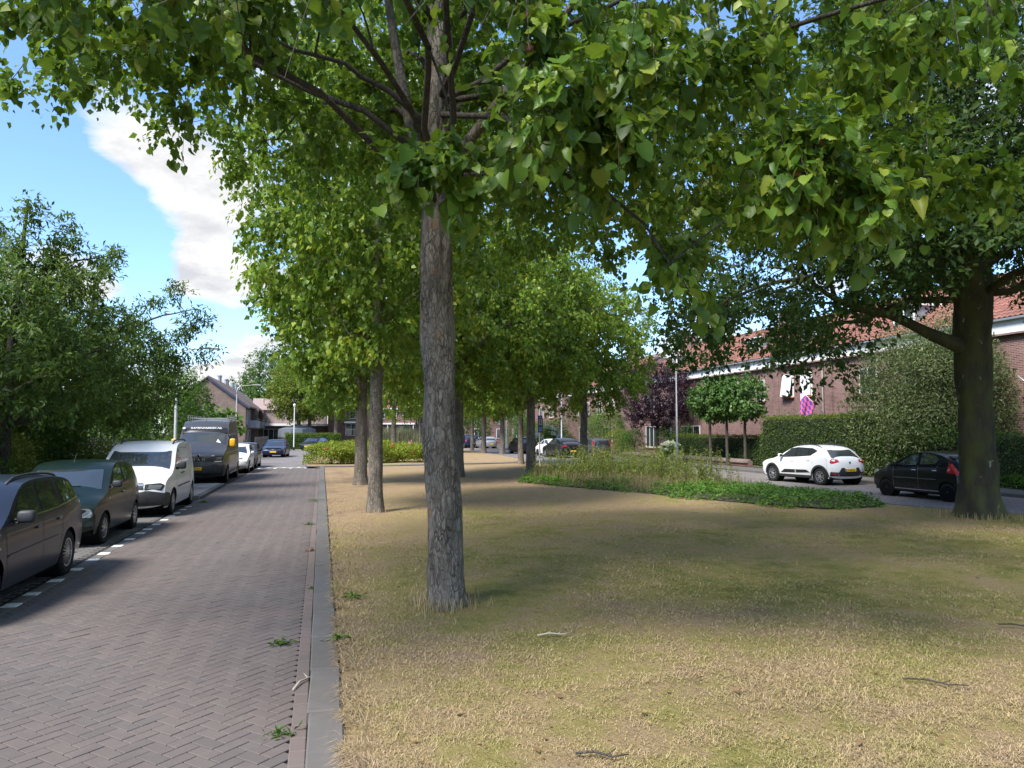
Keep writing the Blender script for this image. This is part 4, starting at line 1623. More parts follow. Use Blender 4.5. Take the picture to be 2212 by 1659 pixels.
# --- the cars farther along the right street
PD = [(.12, .22), (.0, .38), (.0, .6), (.06, .78), (.35, .92), (.75, 1.02), (1.25, 1.46), (1.7, 1.54), (3.0, 1.54), (3.36, 1.48), (3.48, 1.0), (3.54, .8), (3.54, .45), (3.46, .26)]
PDW = [[(1.05, 1.06), (1.72, 1.07), (1.72, 1.44), (1.36, 1.42)], [(1.82, 1.07), (2.5, 1.08), (2.5, 1.44), (1.82, 1.445)], [(2.6, 1.1), (3.05, 1.12), (2.98, 1.42), (2.6, 1.44)]]
c = far_car('boxy_car', 'small boxy grey car with tall red tail lamps behind the weeds', PD, 1.60, 1.54, (1.0, 1.02), (.68, 2.98), .285, paint('paint_darkgrey', (.09, .095, .10), .4, .3), front=False, plate='73-TZ-NR',
            wins=PDW, wsr=(.8, 1.2), rear_red=[(.86, .62), (.99, .62), (.99, 1.42), (.86, 1.42)], rearg=(1.0, 1.44), group=RSIDE, tumble=.12)
c.rails(1.4, 3.2, .86, GB, .05, .016)
place_rear(c, 20.35, 52.0, ROAD_R_Z, R(2))
CH = [(.12, .22), (.0, .4), (.0, .64), (.1, .8), (.6, .95), (1.1, 1.03), (1.85, 1.48), (2.3, 1.56), (3.0, 1.52), (3.7, 1.36), (4.1, 1.10), (4.3, 1.02), (4.36, .6), (4.26, .28)]
CHW = [[(1.5, 1.06), (2.3, 1.1), (2.3, 1.44), (2.05, 1.42)], [(2.4, 1.11), (3.0, 1.2), (2.9, 1.42), (2.4, 1.44)]]
c = far_car('coupe_crossover', 'black sloping-roof crossover between the white and the boxy car', CH, 1.80, 1.56, (1.0, 1.12), (.9, 3.54), .335, paint('paint_black', (.008, .008, .01), .0, .3), front=False, plate='', wins=CHW,
            wsr=(1.15, 1.8), rear_red=[(.60, .92), (1.0, .90), (.97, 1.02), (.7, 1.06)], rearg=(1.10, 1.36), group=RSIDE)
c.face('spoiler', [(-.78, 3.55), (.78, 3.55), (.8, 3.8), (-.8, 3.8)], BLACKP, mode='y', off=.05)
place_rear(c, 18.85, 54.4, ROAD_R_Z, R(6))
CT = [(.14, .22), (.0, .36), (.0, .54), (.10, .72), (.35, .86), (.8, .97), (1.5, 1.38), (1.95, 1.46), (2.7, 1.44), (3.1, 1.36), (3.36, 1.0), (3.44, .84), (3.46, .5), (3.42, .25)]
CTW = [[(1.2, 1.0), (1.95, 1.02), (1.95, 1.37), (1.68, 1.32)], [(2.05, 1.03), (2.75, 1.12), (2.6, 1.34), (2.05, 1.375)]]
c = far_car('city_car', 'small white city car with red tail lamps parked on the right street', CT, 1.62, 1.46, (.92, 1.04), (.70, 2.98), .28, paint('paint_white2', (.70, .71, .72)), front=False, plate='', wins=CTW, wsr=(.86, 1.45),
            rear_red=[(.74, .80), (.98, .80), (.97, .98), (.80, 1.02)], rearg=(.86, 1.30), group=RSIDE, rimmat=DARKRIM)
place_rear(c, 19.25, 59.0, ROAD_R_Z, R(8))
c = far_car('hatchback', 'dark hatchback seen between two trunks beyond the blue sign', PD, 1.68, 1.50, (.98, 1.0), (.68, 2.98), .285, paint('paint_black', (.008, .008, .01), .0, .3), front=False, plate='', wins=PDW, wsr=(.8, 1.2),
            rear_red=[(.86, .62), (.99, .62), (.99, .95), (.86, .95)], rearg=(1.0, 1.42), group=RSIDE, tumble=.16)
place_rear(c, 18.5, 65.5, ROAD_R_Z, R(8))
ES = [(.12, .2), (.0, .36), (.0, .58), (.10, .70), (.6, .84), (1.2, .95), (1.95, 1.38), (2.4, 1.46), (3.5, 1.45), (4.2, 1.36), (4.46, 1.0), (4.55, .85), (4.57, .52), (4.5, .25)]
ESW = [[(1.55, .97), (2.4, .98), (2.4, 1.36), (2.1, 1.33)], [(2.5, .98), (3.3, 1.0), (3.2, 1.37), (2.5, 1.375)], [(3.4, 1.01), (4.1, 1.05), (3.95, 1.32), (3.4, 1.37)]]
c = far_car('estate_car', 'silver estate car parked farther down the right street', ES, 1.75, 1.46, (.9, .98), (.9, 3.45), .31, paint('paint_silver', (.42, .43, .45), .6, .3), front=False, plate='', wins=ESW, wsr=(1.25, 1.9),
            rear_red=[(.82, .72), (.99, .72), (.98, .94), (.84, .96)], rearg=(.98, 1.33), group=RSIDE)
place_rear(c, 20.0, 88.0, ROAD_R_Z, R(6))
c = far_car('off_roader', 'dark blue off-roader partly behind a thin trunk at the far end', PD, 1.85, 1.70, (1.0, 1.02), (.68, 2.98), .34, paint('paint_blue', (.012, .022, .06), .35, .3), front=False, plate='', wins=PDW, wsr=(.8, 1.2),
            rear_red=[(.86, .72), (.99, .72), (.99, .98), (.86, .98)], rearg=(1.0, 1.42), group=RSIDE, tumble=.14)
c.root.scale = (1, 1.15, 1.08)
place_rear(c, 18.3, 92.0, ROAD_R_Z, R(6))
c = far_car('hatchback', 'white hatchback far off beside the distant trees', HB, 1.76, 1.45, (.9, 1.0), (.8, 3.35), .305, paint('paint_white2', (.70, .71, .72)), wins=HBW, wsr=(1.05, 1.7), rearg=(1.0, 1.32))
c.place(15.4, 99.0)

# ------------------------------------------------------------------ vegetation
from mathutils import noise as mnoise

LEAF = {
    'quad': (np.array([[0, 0, 0], [-.30, .46, .07], [0, 1, -.04], [.30, .46, .07]]), np.array([[0, 3, 2], [0, 2, 1]])),
    'slim': (np.array([[0, 0, 0], [-.19, .45, .05], [0, 1, -.06], [.19, .45, .05]]), np.array([[0, 3, 2], [0, 2, 1]])),
    'kite': (np.array([[0, 0, 0], [-.43, .36, .08], [0, 1, -.06], [.43, .36, .08], [0, .45, 0]]), np.array([[0, 3, 4], [0, 4, 1], [4, 3, 2], [4, 2, 1]])),
    'hazel': (np.array([[0, .06, 0], [-.30, -.05, .05], [-.48, .28, .10], [-.34, .68, .05], [0, 1.02, -.10], [.34, .68, .05], [.48, .28, .10], [.30, -.05, .05], [0, .45, -.01]]),
              np.array([[8, 1, 0], [8, 2, 1], [8, 3, 2], [8, 4, 3], [8, 5, 4], [8, 6, 5], [8, 7, 6], [8, 0, 7]])),
}


def serrated_leaf(mat, fold=.22, curl=.10, wave=.05, wx=1.0):
    """large heart-shaped leaf with toothed margin and folded midrib"""
    half = [(.0, .05), (-.13, -.04), (-.27, -.05), (-.33, .02), (-.43, .06), (-.41, .15), (-.51, .22), (-.45, .31), (-.52, .40), (-.42, .47), (-.45, .57), (-.34, .62), (-.34, .71),
            (-.23, .76), (-.2, .85), (-.09, .91), (0, 1.04)]
    V, F = [], []
    ribs = [.05, .25, .45, .65, .85, 1.04]
    pts = []
    for sx in (1, -1):
        for (x, y) in half:
            pts.append((sx * x, y))
    # left half fan strips to midrib
    V = []
    for (x, y) in half:
        V.append((x * wx, y, fold * abs(x) + wave * math.sin(y * 14) * abs(x) - curl * y * y))
    n = len(half)
    for (x, y) in half:
        V.append((-x * wx, y, fold * .8 * abs(x) + wave * math.sin(y * 14 + 1) * abs(x) - curl * y * y))
    m0 = len(V)
    for y in np.linspace(.05, 1.04, n):
        V.append((0, y, -curl * y * y))
    for i in range(n - 1):
        F.append((i, i + 1, m0 + i + 1, m0 + i))
        F.append((n + i + 1, n + i, m0 + i, m0 + i + 1))
    # stalk
    s0 = len(V)
    V += [(-.012, .05, 0), (.012, .05, 0), (.008, -.35, .06), (-.008, -.35, .06)]
    F.append((s0, s0 + 1, s0 + 2, s0 + 3))
    me = bpy.data.meshes.new('leaf')
    me.from_pydata(V, [], F)
    me.polygons.foreach_set('use_smooth', np.ones(len(F), dtype=bool))
    me.materials.append(mat)
    return me


def unit(a):
    return a / (np.linalg.norm(a, axis=-1, keepdims=True) + 1e-9)


def leaf_frames(axis, nrm):
    a = unit(axis)
    n = nrm - (nrm * a).sum(-1, keepdims=True) * a
    n = unit(n)
    s = np.cross(a, n)
    return s, a, n


def leaf_mesh(name, P, axis, nrm, size, tmpl, mat, rnd=None):
    V, F = LEAF[tmpl]
    s, a, n = leaf_frames(axis, nrm)
    sz = size[:, None, None]
    m = len(P)
    wx = RNG.uniform(.72, 1.12, (m, 1))
    curl = RNG.normal(.12, .22, (m, 1))
    cup = RNG.normal(1.0, .9, (m, 1))
    x = V[None, :, 0] * wx
    y = V[None, :, 1] * np.ones((m, 1))
    z = V[None, :, 2] * cup - curl * V[None, :, 1] ** 2
    W = P[:, None, :] + (x[..., None] * s[:, None, :] + y[..., None] * a[:, None, :] + z[..., None] * n[:, None, :]) * sz
    k = len(V)
    FF = (F[None] + (np.arange(len(P)) * k)[:, None, None]).reshape(-1, 3)
    if rnd is None:
        rnd = RNG.random(len(P))
    return npmesh(name, W.reshape(-1, 3), FF, mat, rnd=np.repeat(rnd, k), smooth=True)


def rdir(n):
    return unit(RNG.normal(0, 1, (n, 3)))


def clump_leaves(C, out, twigs=5, per=12, length=.6, lsize=.12, droop=.5, spread=.35, svar=.25, upbias=0.0):
    """leaves set along twigs that leave each clump centre; returns P, axis, normal, size, twig segments"""
    n = len(C)
    d = unit(rdir(n * twigs) * .9 + np.repeat(out, twigs, 0) * .6 + np.array([0, 0, upbias - droop * .6]))
    L = RNG.uniform(.55, 1.25, n * twigs) * length
    base = np.repeat(C, twigs, 0)
    tip = base + d * L[:, None] + np.array([0, 0, -1]) * (droop * L * .35)[:, None]
    t = RNG.random((n * twigs, per)) ** .75
    side = RNG.normal(0, 1, (n * twigs, per, 3)) * (lsize * spread)
    P = base[:, None, :] + (tip - base)[:, None, :] * t[..., None] + side
    ax = d[:, None, :] * .55 + rdir(n * twigs * per).reshape(n * twigs, per, 3) * .75 + np.array([0, 0, -droop])
    nr = rdir(n * twigs * per).reshape(n * twigs, per, 3) * .55 + np.array([0, 0, .75]) + np.repeat(out, twigs, 0)[:, None, :] * .45
    sz = lsize * RNG.normal(1, svar, (n * twigs, per)).clip(.45, 1.6)
    return P.reshape(-1, 3), ax.reshape(-1, 3), nr.reshape(-1, 3), sz.ravel(), (base, tip)


def bez(a, b, c, n):
    t = np.linspace(0, 1, n)[:, None]
    return a * (1 - t) ** 2 + b * 2 * t * (1 - t) + c * t * t


def dart(n, sampler, spacing, tries=30):
    pts = np.zeros((0, 3))
    for _ in range(tries):
        q = sampler(n)
        for p in q:
            if len(pts) == 0 or np.min(((pts - p) ** 2).sum(1)) > spacing ** 2:
                pts = np.vstack([pts, p])
                if len(pts) >= n:
                    return pts
    return pts


def trunk_mesh(path, n=24, seg=.12, rough=.02, flare=.5, flare_h=.5, mat=None, lobes=5):
    """path: list of (x,y,z,r)"""
    p = np.array(path, float)
    s = np.concatenate([[0], np.cumsum(np.linalg.norm(np.diff(p[:, :3], axis=0), axis=1))])
    m = max(4, int(s[-1] / seg))
    # smooth interpolation
    q = np.linspace(0, s[-1], m)
    c = np.stack([np.interp(q, s, p[:, k]) for k in range(4)], -1)
    for _ in range(3):
        c[1:-1] = c[1:-1] * .5 + (c[:-2] + c[2:]) * .25
    V = []
    ph = random.random() * 6
    for i in range(m):
        x, y, z, r = c[i]
        for j in range(n):
            th = 2 * math.pi * j / n
            fl = flare * math.exp(-max(0, q[i]) / flare_h) * (1 + .35 * math.sin(lobes * th + ph))
            nz = mnoise.noise(Vector((math.cos(th) * 1.4 + ph, math.sin(th) * 1.4, z * 1.3))) * rough * 3 + \
                mnoise.noise(Vector((math.cos(th) * 7 + ph, math.sin(th) * 7, z * 4.0))) * rough
            rr = r * (1 + fl + nz / max(r, .05) * .2)
            V.append((x + rr * math.cos(th), y + rr * math.sin(th), z))
    F = [(i * n + j, i * n + (j + 1) % n, (i + 1) * n + (j + 1) % n, (i + 1) * n + j) for i in range(m - 1) for j in range(n)]
    return npmesh('trunk', np.array(V), np.array(F), mat, smooth=True)


def branch_system(path, C, nlimb, r0, zlo, nsub=5, sub_r=.02, limb_n=8, lift=.35):
    """limbs from the trunk to outer clumps and thinner branches to every clump"""
    p = np.array(path, float)

    def trunk_at(z):
        return np.array([np.interp(z, p[:, 2], p[:, k]) for k in range(3)]), np.interp(z, p[:, 2], p[:, 3])
    ztop = p[-1, 2]
    idx = [int(np.argmax(((C - p[-1, :3]) ** 2).sum(1)))]
    D = ((C - C[idx[0]]) ** 2).sum(1)
    while len(idx) < min(nlimb, len(C)):
        k = int(np.argmax(D))
        idx.append(k)
        D = np.minimum(D, ((C - C[k]) ** 2).sum(1))
    limbs = []
    samples, srad = [], []
    for k in idx:
        e = C[k]
        h = math.hypot(e[0] - p[-1, 0], e[1] - p[-1, 1])
        z = min(ztop, max(zlo + random.uniform(0, .16) * ztop, e[2] - .5 * h + random.uniform(-.3, .6)))
        S, rt = trunk_at(z)
        mid = S * .45 + e * .55 + np.array([0, 0, lift * h])
        path_ = bez(S, mid, e, 10)
        path_[1:-1] += RNG.normal(0, .04 * h * .3, (8, 3))
        r_s = min(r0, rt * .62)
        rad = np.linspace(r_s, .012, 10) ** 1.0
        limbs.append((path_, rad))
        samples.append(path_[2:])
        srad.append(rad[2:])
    S = np.concatenate(samples)
    SR = np.concatenate(srad)
    subs = []
    rest = [k for k in range(len(C)) if k not in idx]
    d0 = np.array([np.min(((S - C[k]) ** 2).sum(1)) for k in rest])
    # grow outwards: each new branch may carry the next ones
    buf = np.zeros((len(S) + len(rest) * (nsub - 1), 3))
    bur = np.zeros(len(buf))
    buf[:len(S)] = S
    bur[:len(S)] = SR
    m = len(S)
    use = np.zeros(len(buf))
    for k in np.array(rest)[np.argsort(d0)]:
        d = np.sqrt(((buf[:m] - C[k]) ** 2).sum(1)) + use[:m] * .12
        j = int(np.argmin(d))
        use[j] += 1
        a, e = buf[j], C[k]
        L = np.linalg.norm(e - a)
        mid = (a + e) / 2 + np.array([0, 0, .10 * L]) + RNG.normal(0, .09 * L, 3)
        pt = bez(a, mid, e, nsub)
        rd = np.linspace(min(max(bur[j] * .8, .006), sub_r * (1 + L * .4)), .005, nsub)
        subs.append((pt, rd))
        buf[m:m + nsub - 1] = pt[1:]
        bur[m:m + nsub - 1] = rd[1:]
        m += nsub - 1
    return limbs, subs


def ellip(center, rad, n, inner=.4, zcut=-1.0, power=.5):
    c = np.array(center)
    r = np.array(rad)
    d = rdir(n * 2)
    d = d[d[:, 2] > zcut][:n]
    k = inner + (1 - inner) * RNG.random(len(d)) ** power
    return c + d * r * k[:, None]


def tree(name, label, cat, base, path, C, mat_leaf, mat_bark, nlimb=9, r0=.12, zlo=3.0, leaf=None, tmpl='kite', group=None, trunk_kw=None, center=None, twigmesh=True, rz=0.0, sub_r=.02, lift=.35, rndbias=None):
    """one tree: trunk, limbs, crown, all local to its base"""
    root = empty(name, base, rz)
    tag(root, label, cat, group)
    link('trunk', trunk_mesh(path, mat=mat_bark, **(trunk_kw or {})), root)
    limbs, subs = branch_system(path, C, nlimb, r0, zlo, sub_r=sub_r, lift=lift)
    mb = MB()
    for pt, rd in limbs:
        mb.tube(pt, list(rd), 8)
    for pt, rd in subs:
        mb.tube(pt, list(rd), 5, cap=False)
    mb.build('limbs', mat_bark, root, smooth=True)['kind'] = 'stuff'
    cc = np.array(center) if center is not None else np.array([path[-1][0], path[-1][1], C[:, 2].mean()])
    out = unit(C - cc)
    P, ax, nr, sz, tw = clump_leaves(C, out, **(leaf or {}))
    rn = RNG.random(len(P))
    o = link('crown', leaf_mesh('crown', P, ax, nr, sz, tmpl, mat_leaf, rn), root)
    return root


def copy_tree(root, loc, rz, label, scale=1.0):
    r = root.copy()
    COL.objects.link(r)
    r.location = loc
    r.rotation_euler = (0, 0, rz)
    r.scale = (scale, scale, scale)
    r['label'] = label
    for ch in list(root.children):
        c2 = ch.copy()
        COL.objects.link(c2)
        c2.parent = r
    return r


HAZEL = foliage('hazel_leaf_lit', [(.10, (.050, .110, .012)), (.36, (.092, .180, .020)), (.62, (.155, .250, .028)), (.84, (.27, .32, .036)), (.97, (.40, .36, .05))], .40, (.34, .46, .03), .45, .28)  # sunlit brightness of the farther hazels put into the colour
HAZELN = foliage('hazel_leaf_near', [(.10, (.036, .090, .011)), (.35, (.062, .135, .016)), (.62, (.105, .19, .022)), (.85, (.21, .28, .032)), (.98, (.36, .34, .05))], .38, (.24, .36, .025), .42, .3)  # same leaf toned darker, part of the near crown's shade in it
BEECH = foliage('beech_leaf', [(.1, (.014, .036, .009)), (.5, (.026, .060, .013)), (.9, (.058, .095, .018))], .26, (.14, .24, .02), .5, .18)
CHERRY = foliage('cherry_leaf', [(.1, (.034, .078, .018)), (.5, (.065, .125, .026)), (.85, (.115, .175, .036)), (.97, (.19, .15, .06))], .34, (.24, .34, .04), .45, .22)
SHRUB = foliage('shrub_leaf', [(.1, (0.025, 0.062, 0.014)), (.5, (0.052, 0.111, 0.020)), (.9, (0.113, 0.176, 0.031))], .28, (.16, .27, .03), .42, .2)
BRIGHT = foliage('bright_leaf', [(.1, (0.034, 0.085, 0.012)), (.5, (0.062, 0.135, 0.017)), (.9, (0.123, 0.190, 0.026))], .32, (.2, .35, .03), .4, .2)
YELLOWG = foliage('yellowgreen_leaf', [(.1, (.075, .115, .016)), (.5, (.125, .165, .022)), (.9, (.20, .21, .03))], .34, (.28, .36, .03), .42, .2)
PLUM = foliage('plum_leaf', [(.1, (.012, .006, .012)), (.5, (.024, .010, .020)), (.9, (.055, .018, .032))], .22, (.10, .015, .03), .38, .45)
WILLOW = foliage('willow_leaf', [(.1, (.05, .075, .03)), (.5, (.09, .125, .045)), (.9, (.19, .215, .10))], .28, (.22, .30, .06), .4, .2)
LIME = foliage('lime_leaf', [(.1, (0.027, 0.074, 0.017)), (.5, (0.055, 0.124, 0.024)), (.9, (0.121, 0.203, 0.046))], .28, (.16, .28, .03), .42, .25)
HEDGE = foliage('hedge_leaf', [(.1, (.022, .05, .010)), (.5, (.045, .085, .015)), (.9, (.11, .15, .025))], .26, (.18, .28, .03), .42, .2)
HEDGE_LIT = foliage('hedge_lit_leaf', [(.1, (.05, .085, .012)), (.5, (.085, .125, .018)), (.9, (.15, .18, .03))], .28, (.24, .32, .03), .42, .2)  # paler hedge leaf, the light on the tops put into its colour
IVY = foliage('ivy_leaf', [(.1, (.045, .12, .014)), (.5, (.080, .185, .022)), (.9, (.14, .25, .035))], .28, (.22, .36, .03), .45, .22)
WEED = foliage('weed_leaf', [(.1, (.085, .135, .024)), (.5, (.14, .195, .035)), (.8, (.22, .245, .055)), (.97, (.30, .26, .10))], .32, (.34, .44, .05), .5, .2)
STRAW = foliage('dry_grass', [(.1, (.20, .17, .075)), (.5, (.28, .23, .11)), (.9, (.36, .30, .16))], .2, (.4, .34, .15), .6, .2)
GREYG = foliage('reed_leaf', [(.1, (.09, .11, .06)), (.5, (.14, .15, .085)), (.9, (.21, .21, .13))], .2, (.3, .32, .15), .5, .3)
ROSEG = foliage('rose_leaf', [(.1, (.12, .17, .02)), (.5, (.19, .245, .028)), (.9, (.29, .32, .04))], .34, (.4, .48, .04), .5, .2)
BROWNL = foliage('fallen_leaf', [(.1, (.13, .08, .045)), (.5, (.21, .13, .07)), (.8, (.30, .20, .10)), (.97, (.40, .36, .10))], .15, (.4, .2, .05), .6, .2)

BARKH = bark('hazel_bark', (.062, .051, .040), (.165, .142, .115), (.34, .305, .255), 24.0, .38, .022, spots=(.26, .15, .075))
BARKB = bark('beech_bark', (.022, .021, .015), (.042, .040, .027), (.072, .068, .048), 9.0, .5, .008, moss=(.065, .072, .022), crk=.12)
BARKD = bark('dark_bark', (.04, .035, .03), (.075, .066, .056), (.12, .108, .094), 24.0, .4, .012)

# --- crown of a lawn tree, three variants shared by the rows
def lawn_tree(seed, label, loc, rz, rx=3.5, zc=8.2, rzz=4.0, nclump=165, h_fork=5.2, r=.2, lean=(0, 0), size=.125, per=15, cat='tree'):
    np_state = seed
    path = [(0, 0, -.05, r), (lean[0] * .2, lean[1] * .2, 1.5, r * .93), (lean[0] * .55, lean[1] * .55, 3.5, r * .85), (lean[0], lean[1], h_fork, r * .72), (lean[0] * 1.1, lean[1] * 1.1, h_fork + 3, r * .4),
            (lean[0] * 1.2, lean[1] * 1.2, h_fork + 5.2, r * .16)]
    C = dart(nclump, lambda n: ellip((lean[0], lean[1], zc), (rx, rx, rzz), n, .25), .45)
    C = C[C[:, 2] > zc - rzz * .93]
    return tree('hazel_tree', label, cat, loc, path, C, HAZEL, BARKH, nlimb=11, r0=.09, zlo=3.7, tmpl='kite', rz=rz,
                leaf=dict(twigs=6, per=per, length=.75, lsize=size, droop=.75, spread=.45), group='hazel trees on the lawn',
                trunk_kw=dict(n=30, seg=.10, rough=.025, flare=.28, flare_h=.35))


tA = lawn_tree(1, 'slim hazel trunk second along the kerb, behind the nearest tree', (gp(810, 1106, LAWN_Z).x, gp(810, 1106, LAWN_Z).y, LAWN_Z), .3, rx=3.4, zc=8.6, rzz=4.8, r=.185, nclump=420, size=.135, per=15)
tB = lawn_tree(2, 'hazel tree third along the kerb, just left of the second trunk', (gp(779, 1047, LAWN_Z).x, gp(779, 1047, LAWN_Z).y, LAWN_Z), 2.1, rx=3.9, zc=8.2, rzz=4.8, r=.24, nclump=420, per=14, size=.155)
tC = lawn_tree(3, 'hazel tree right of the nearest trunk in the middle of the lawn', (gp(990, 1030, LAWN_Z).x, gp(990, 1030, LAWN_Z).y, LAWN_Z), 4.0, rx=4.4, zc=7.8, rzz=4.6, r=.24, nclump=440, per=14, size=.155)
for (src, u, v, rz, sc_, lab) in [
        (tB, 1147, 1019, 1.1, 1.0, 'dark hazel trunk left of the blue sign'),
        (tC, 1262, 1008, 2.6, .95, 'hazel tree rising behind the tall weeds with bright low branches'),
        (tA, 1125, 1003, 5.2, .95, 'pale slim trunk just left of the dark one by the sign'),
        (tB, 1085, 980, 3.3, 1.0, 'slim hazel trunk in front of the right street'),
        (tC, 1045, 979, .5, 1.0, 'hazel trunk covering the silver estate car'),
        (tA, 1020, 973, 1.9, 1.0, 'far hazel trunk covering the dark off-roader'),
        (tC, 850, 979, 5.5, 1.0, 'thin hazel trunk before the grey reeds'),
        (tA, 907, 967, 2.2, .95, 'far hazel trunk right of the pink slide'),
        (tB, 725, 966, 4.4, 1.15, 'hazel trunk before the white bay window'),
        (tC, 668, 962, 1.4, 1.2, 'pale far trunk by the grey parasol')]:
    q = gp(u, v, LAWN_Z)
    copy_tree(src, (q.x, q.y, LAWN_Z), rz, lab, sc_)
q = gp(700, 961, 0)
t_ = tree('maple_tree', 'yellow-green leafy tree beside the far end of the street', 'tree', (-3.2, 112, 0), [(0, 0, -.1, .3), (0, 0, 4, .26), (.2, 0, 9, .12)],
          dart(150, lambda n: ellip((0, 0, 8.0), (4.6, 4.6, 4.4), n, .4), .8), YELLOWG, BARKD, tmpl='quad', leaf=dict(twigs=6, per=13, length=.9, lsize=.26, droop=.5, spread=.5))
for k, (u, d, rx, ht, lab) in enumerate([(590, 148, 6.0, 20, 'tall dark green tree behind the brown-roofed terrace'), (545, 170, 7.0, 15, 'distant green tree above the terrace ridge'), (640, 160, 5.5, 21, 'tall dark tree at the far end of the street')]):
    xc = (u - 1106) / 1600 * d
    X, Y = xc * math.cos(YAW) + d * math.sin(YAW), -xc * math.sin(YAW) + d * math.cos(YAW)
    tree('tall_tree', lab, 'tree', (X, Y, 0), [(0, 0, -.1, .45), (0, 0, ht * .35, .36), (.2, 0, ht * .7, .15)],
         dart(170, lambda n: ellip((0, 0, ht * .58), (rx, rx, ht * .42), n, .4), 1.1), SHRUB, BARKD, tmpl='quad', leaf=dict(twigs=6, per=12, length=1.4, lsize=.42, droop=.4, spread=.6))


# --- the nearest tree
def near_tree():
    b = gp(963, 1309, LAWN_Z)
    base = np.array([b.x, b.y, LAWN_Z])
    root = empty('hazel_tree', tuple(base))
    tag(root, 'nearest hazel tree with grey flaky bark and leafy branches overhead', 'tree', 'hazel trees on the lawn')
    rx_, ry_ = -math.cos(YAW), math.sin(YAW)      # picture-left direction
    path = []
    for (z, off, r) in [(-.08, 0, .215), (.4, .0, .205), (1.2, .03, .195), (2.4, .08, .185), (3.4, .12, .172), (4.0, .15, .175), (4.35, .165, .168), (5.0, .16, .15), (5.8, .13, .135), (7.0, .10, .11), (9.0, .1, .06), (10.5, .05, .03)]:
        path.append((rx_ * off, ry_ * off, z, r))
    link('trunk', trunk_mesh(path, n=56, seg=.035, rough=.09, flare=.34, flare_h=.20, mat=BARKH, lobes=5), root)
    # the underside of the crown as a height field over the ground: (u, v, depth) of its hanging rim
    ctl = [(-250, 130, 5.5), (0, 150, 6.0), (90, 150, 6.2), (150, 130, 6.4), (300, 170, 7), (420, 190, 8), (500, 150, 8), (620, 210, 8.5), (720, 330, 9.5), (800, 330, 8), (900, 330, 5.5), (1000, 340, 5.5), (1050, 440, 7),
           (1150, 430, 6), (1250, 440, 6), (1330, 540, 5.8), (1440, 560, 5.2), (1540, 500, 4.9), (1650, 440, 4.9), (1780, 420, 4.7), (1880, 370, 4.7), (2000, 220, 4.8), (2150, 150, 4.8), (2350, 110, 4.8), (1000, 400, 9), (1250, 500, 9.5),
           (1450, 530, 8.5), (1650, 400, 8), (1000, 450, 12), (1300, 530, 12), (400, 60, 4), (900, 100, 3.2), (1400, 120, 2.8), (100, 120, 8), (300, 160, 10), (500, 200, 11)]
    K = []
    for (u, v, d) in ctl:
        xc = (u - 1106) / 1600 * d
        K.append((xc * math.cos(YAW) + d * math.sin(YAW), -xc * math.sin(YAW) + d * math.cos(YAW), CAM_H + (933 - v) / 1600 * d))
    K = np.array(K)

    def zmin(x, y):
        w = 1 / (((K[:, 0] - x) ** 2 + (K[:, 1] - y) ** 2) + .02) ** 2
        return float((w * K[:, 2]).sum() / w.sum())
    tx, ty = base[0], base[1]
    C = []

    near_n = [0]

    def try_add(x, y, z, sp):
        d = x * math.sin(YAW) + y * math.cos(YAW)
        if d < .5:
            return
        u = 1106 + 1600 * (x * math.cos(YAW) - y * math.sin(YAW)) / d
        v = 933 - 1600 * (z - CAM_H) / d
        if -300 < u < 2500:
            if d < (7.0 if u < 560 else 8.2) and v > -60:
                return
        if 560 < u < 1030 and v > -60 and d < 8.9:
            return
        for c_ in C:
            if (c_[0] - x) ** 2 + (c_[1] - y) ** 2 + (c_[2] - z) ** 2 < sp * sp:
                return
        C.append((x, y, z))
    # three sprays of leaves that hang closest over the lawn
    for (u0, u1, v0, v1, d0, d1, n_) in ((1130, 1400, -20, 290, 4.9, 6.2, 20), (1660, 1880, 220, 410, 5.0, 6.2, 17), (890, 1010, 285, 360, 5.4, 6.2, 5), (420, 620, -60, 10, 6.2, 7.0, 7), (1850, 1990, 20, 150, 5.2, 6.4, 6), (1400, 1650, 60, 220, 6.0, 7.6, 12), (1330, 1520, 500, 580, 5.8, 6.8, 4)):
        for _ in range(n_):
            u, v, d = random.uniform(u0, u1), random.uniform(v0, v1), random.uniform(d0, d1)
            xc = (u - 1106) / 1600 * d
            C.append((xc * math.cos(YAW) + d * math.sin(YAW), -xc * math.sin(YAW) + d * math.cos(YAW), CAM_H + (933 - v) / 1600 * d))
    # rim and lower canopy
    for _ in range(16000):
        a = random.uniform(0, 2 * math.pi)
        r_ = 6.6 * math.sqrt(random.random())
        x, y = tx + r_ * math.cos(a), ty + r_ * math.sin(a)
        zm = zmin(x, y)
        z = zm + .42 + (2.4 if y < 6.2 else 3.4) * random.random() ** 1.5
        top = 11.0 - (r_ / 6.6) ** 2 * 4.0
        if z > top:
            continue
        if len(C) < 960:
            try_add(x, y, z, .34)
    nf = 0  # unseen clumps overhead, added to shade the near leaves
    for _ in range(5000):
        a = random.uniform(math.pi, 2 * math.pi)
        r_ = 6.4 * math.sqrt(random.random())
        x, y = tx + r_ * math.cos(a), ty + r_ * math.sin(a)
        n0 = len(C)
        if nf < 45:
            try_add(x, y, random.uniform(5.2, 7.8), .5)
            nf += len(C) - n0
    for _ in range(900):
        a = random.uniform(0, 2 * math.pi)
        r_ = 5.5 * math.sqrt(random.random())
        x, y = tx + r_ * math.cos(a), ty + r_ * math.sin(a)
        z = random.uniform(8.5, 11.5) - (r_ / 5.5) ** 2 * 2
        if len(C) < 1150:
            try_add(x, y, z, .7)
    C = np.array(C) - base
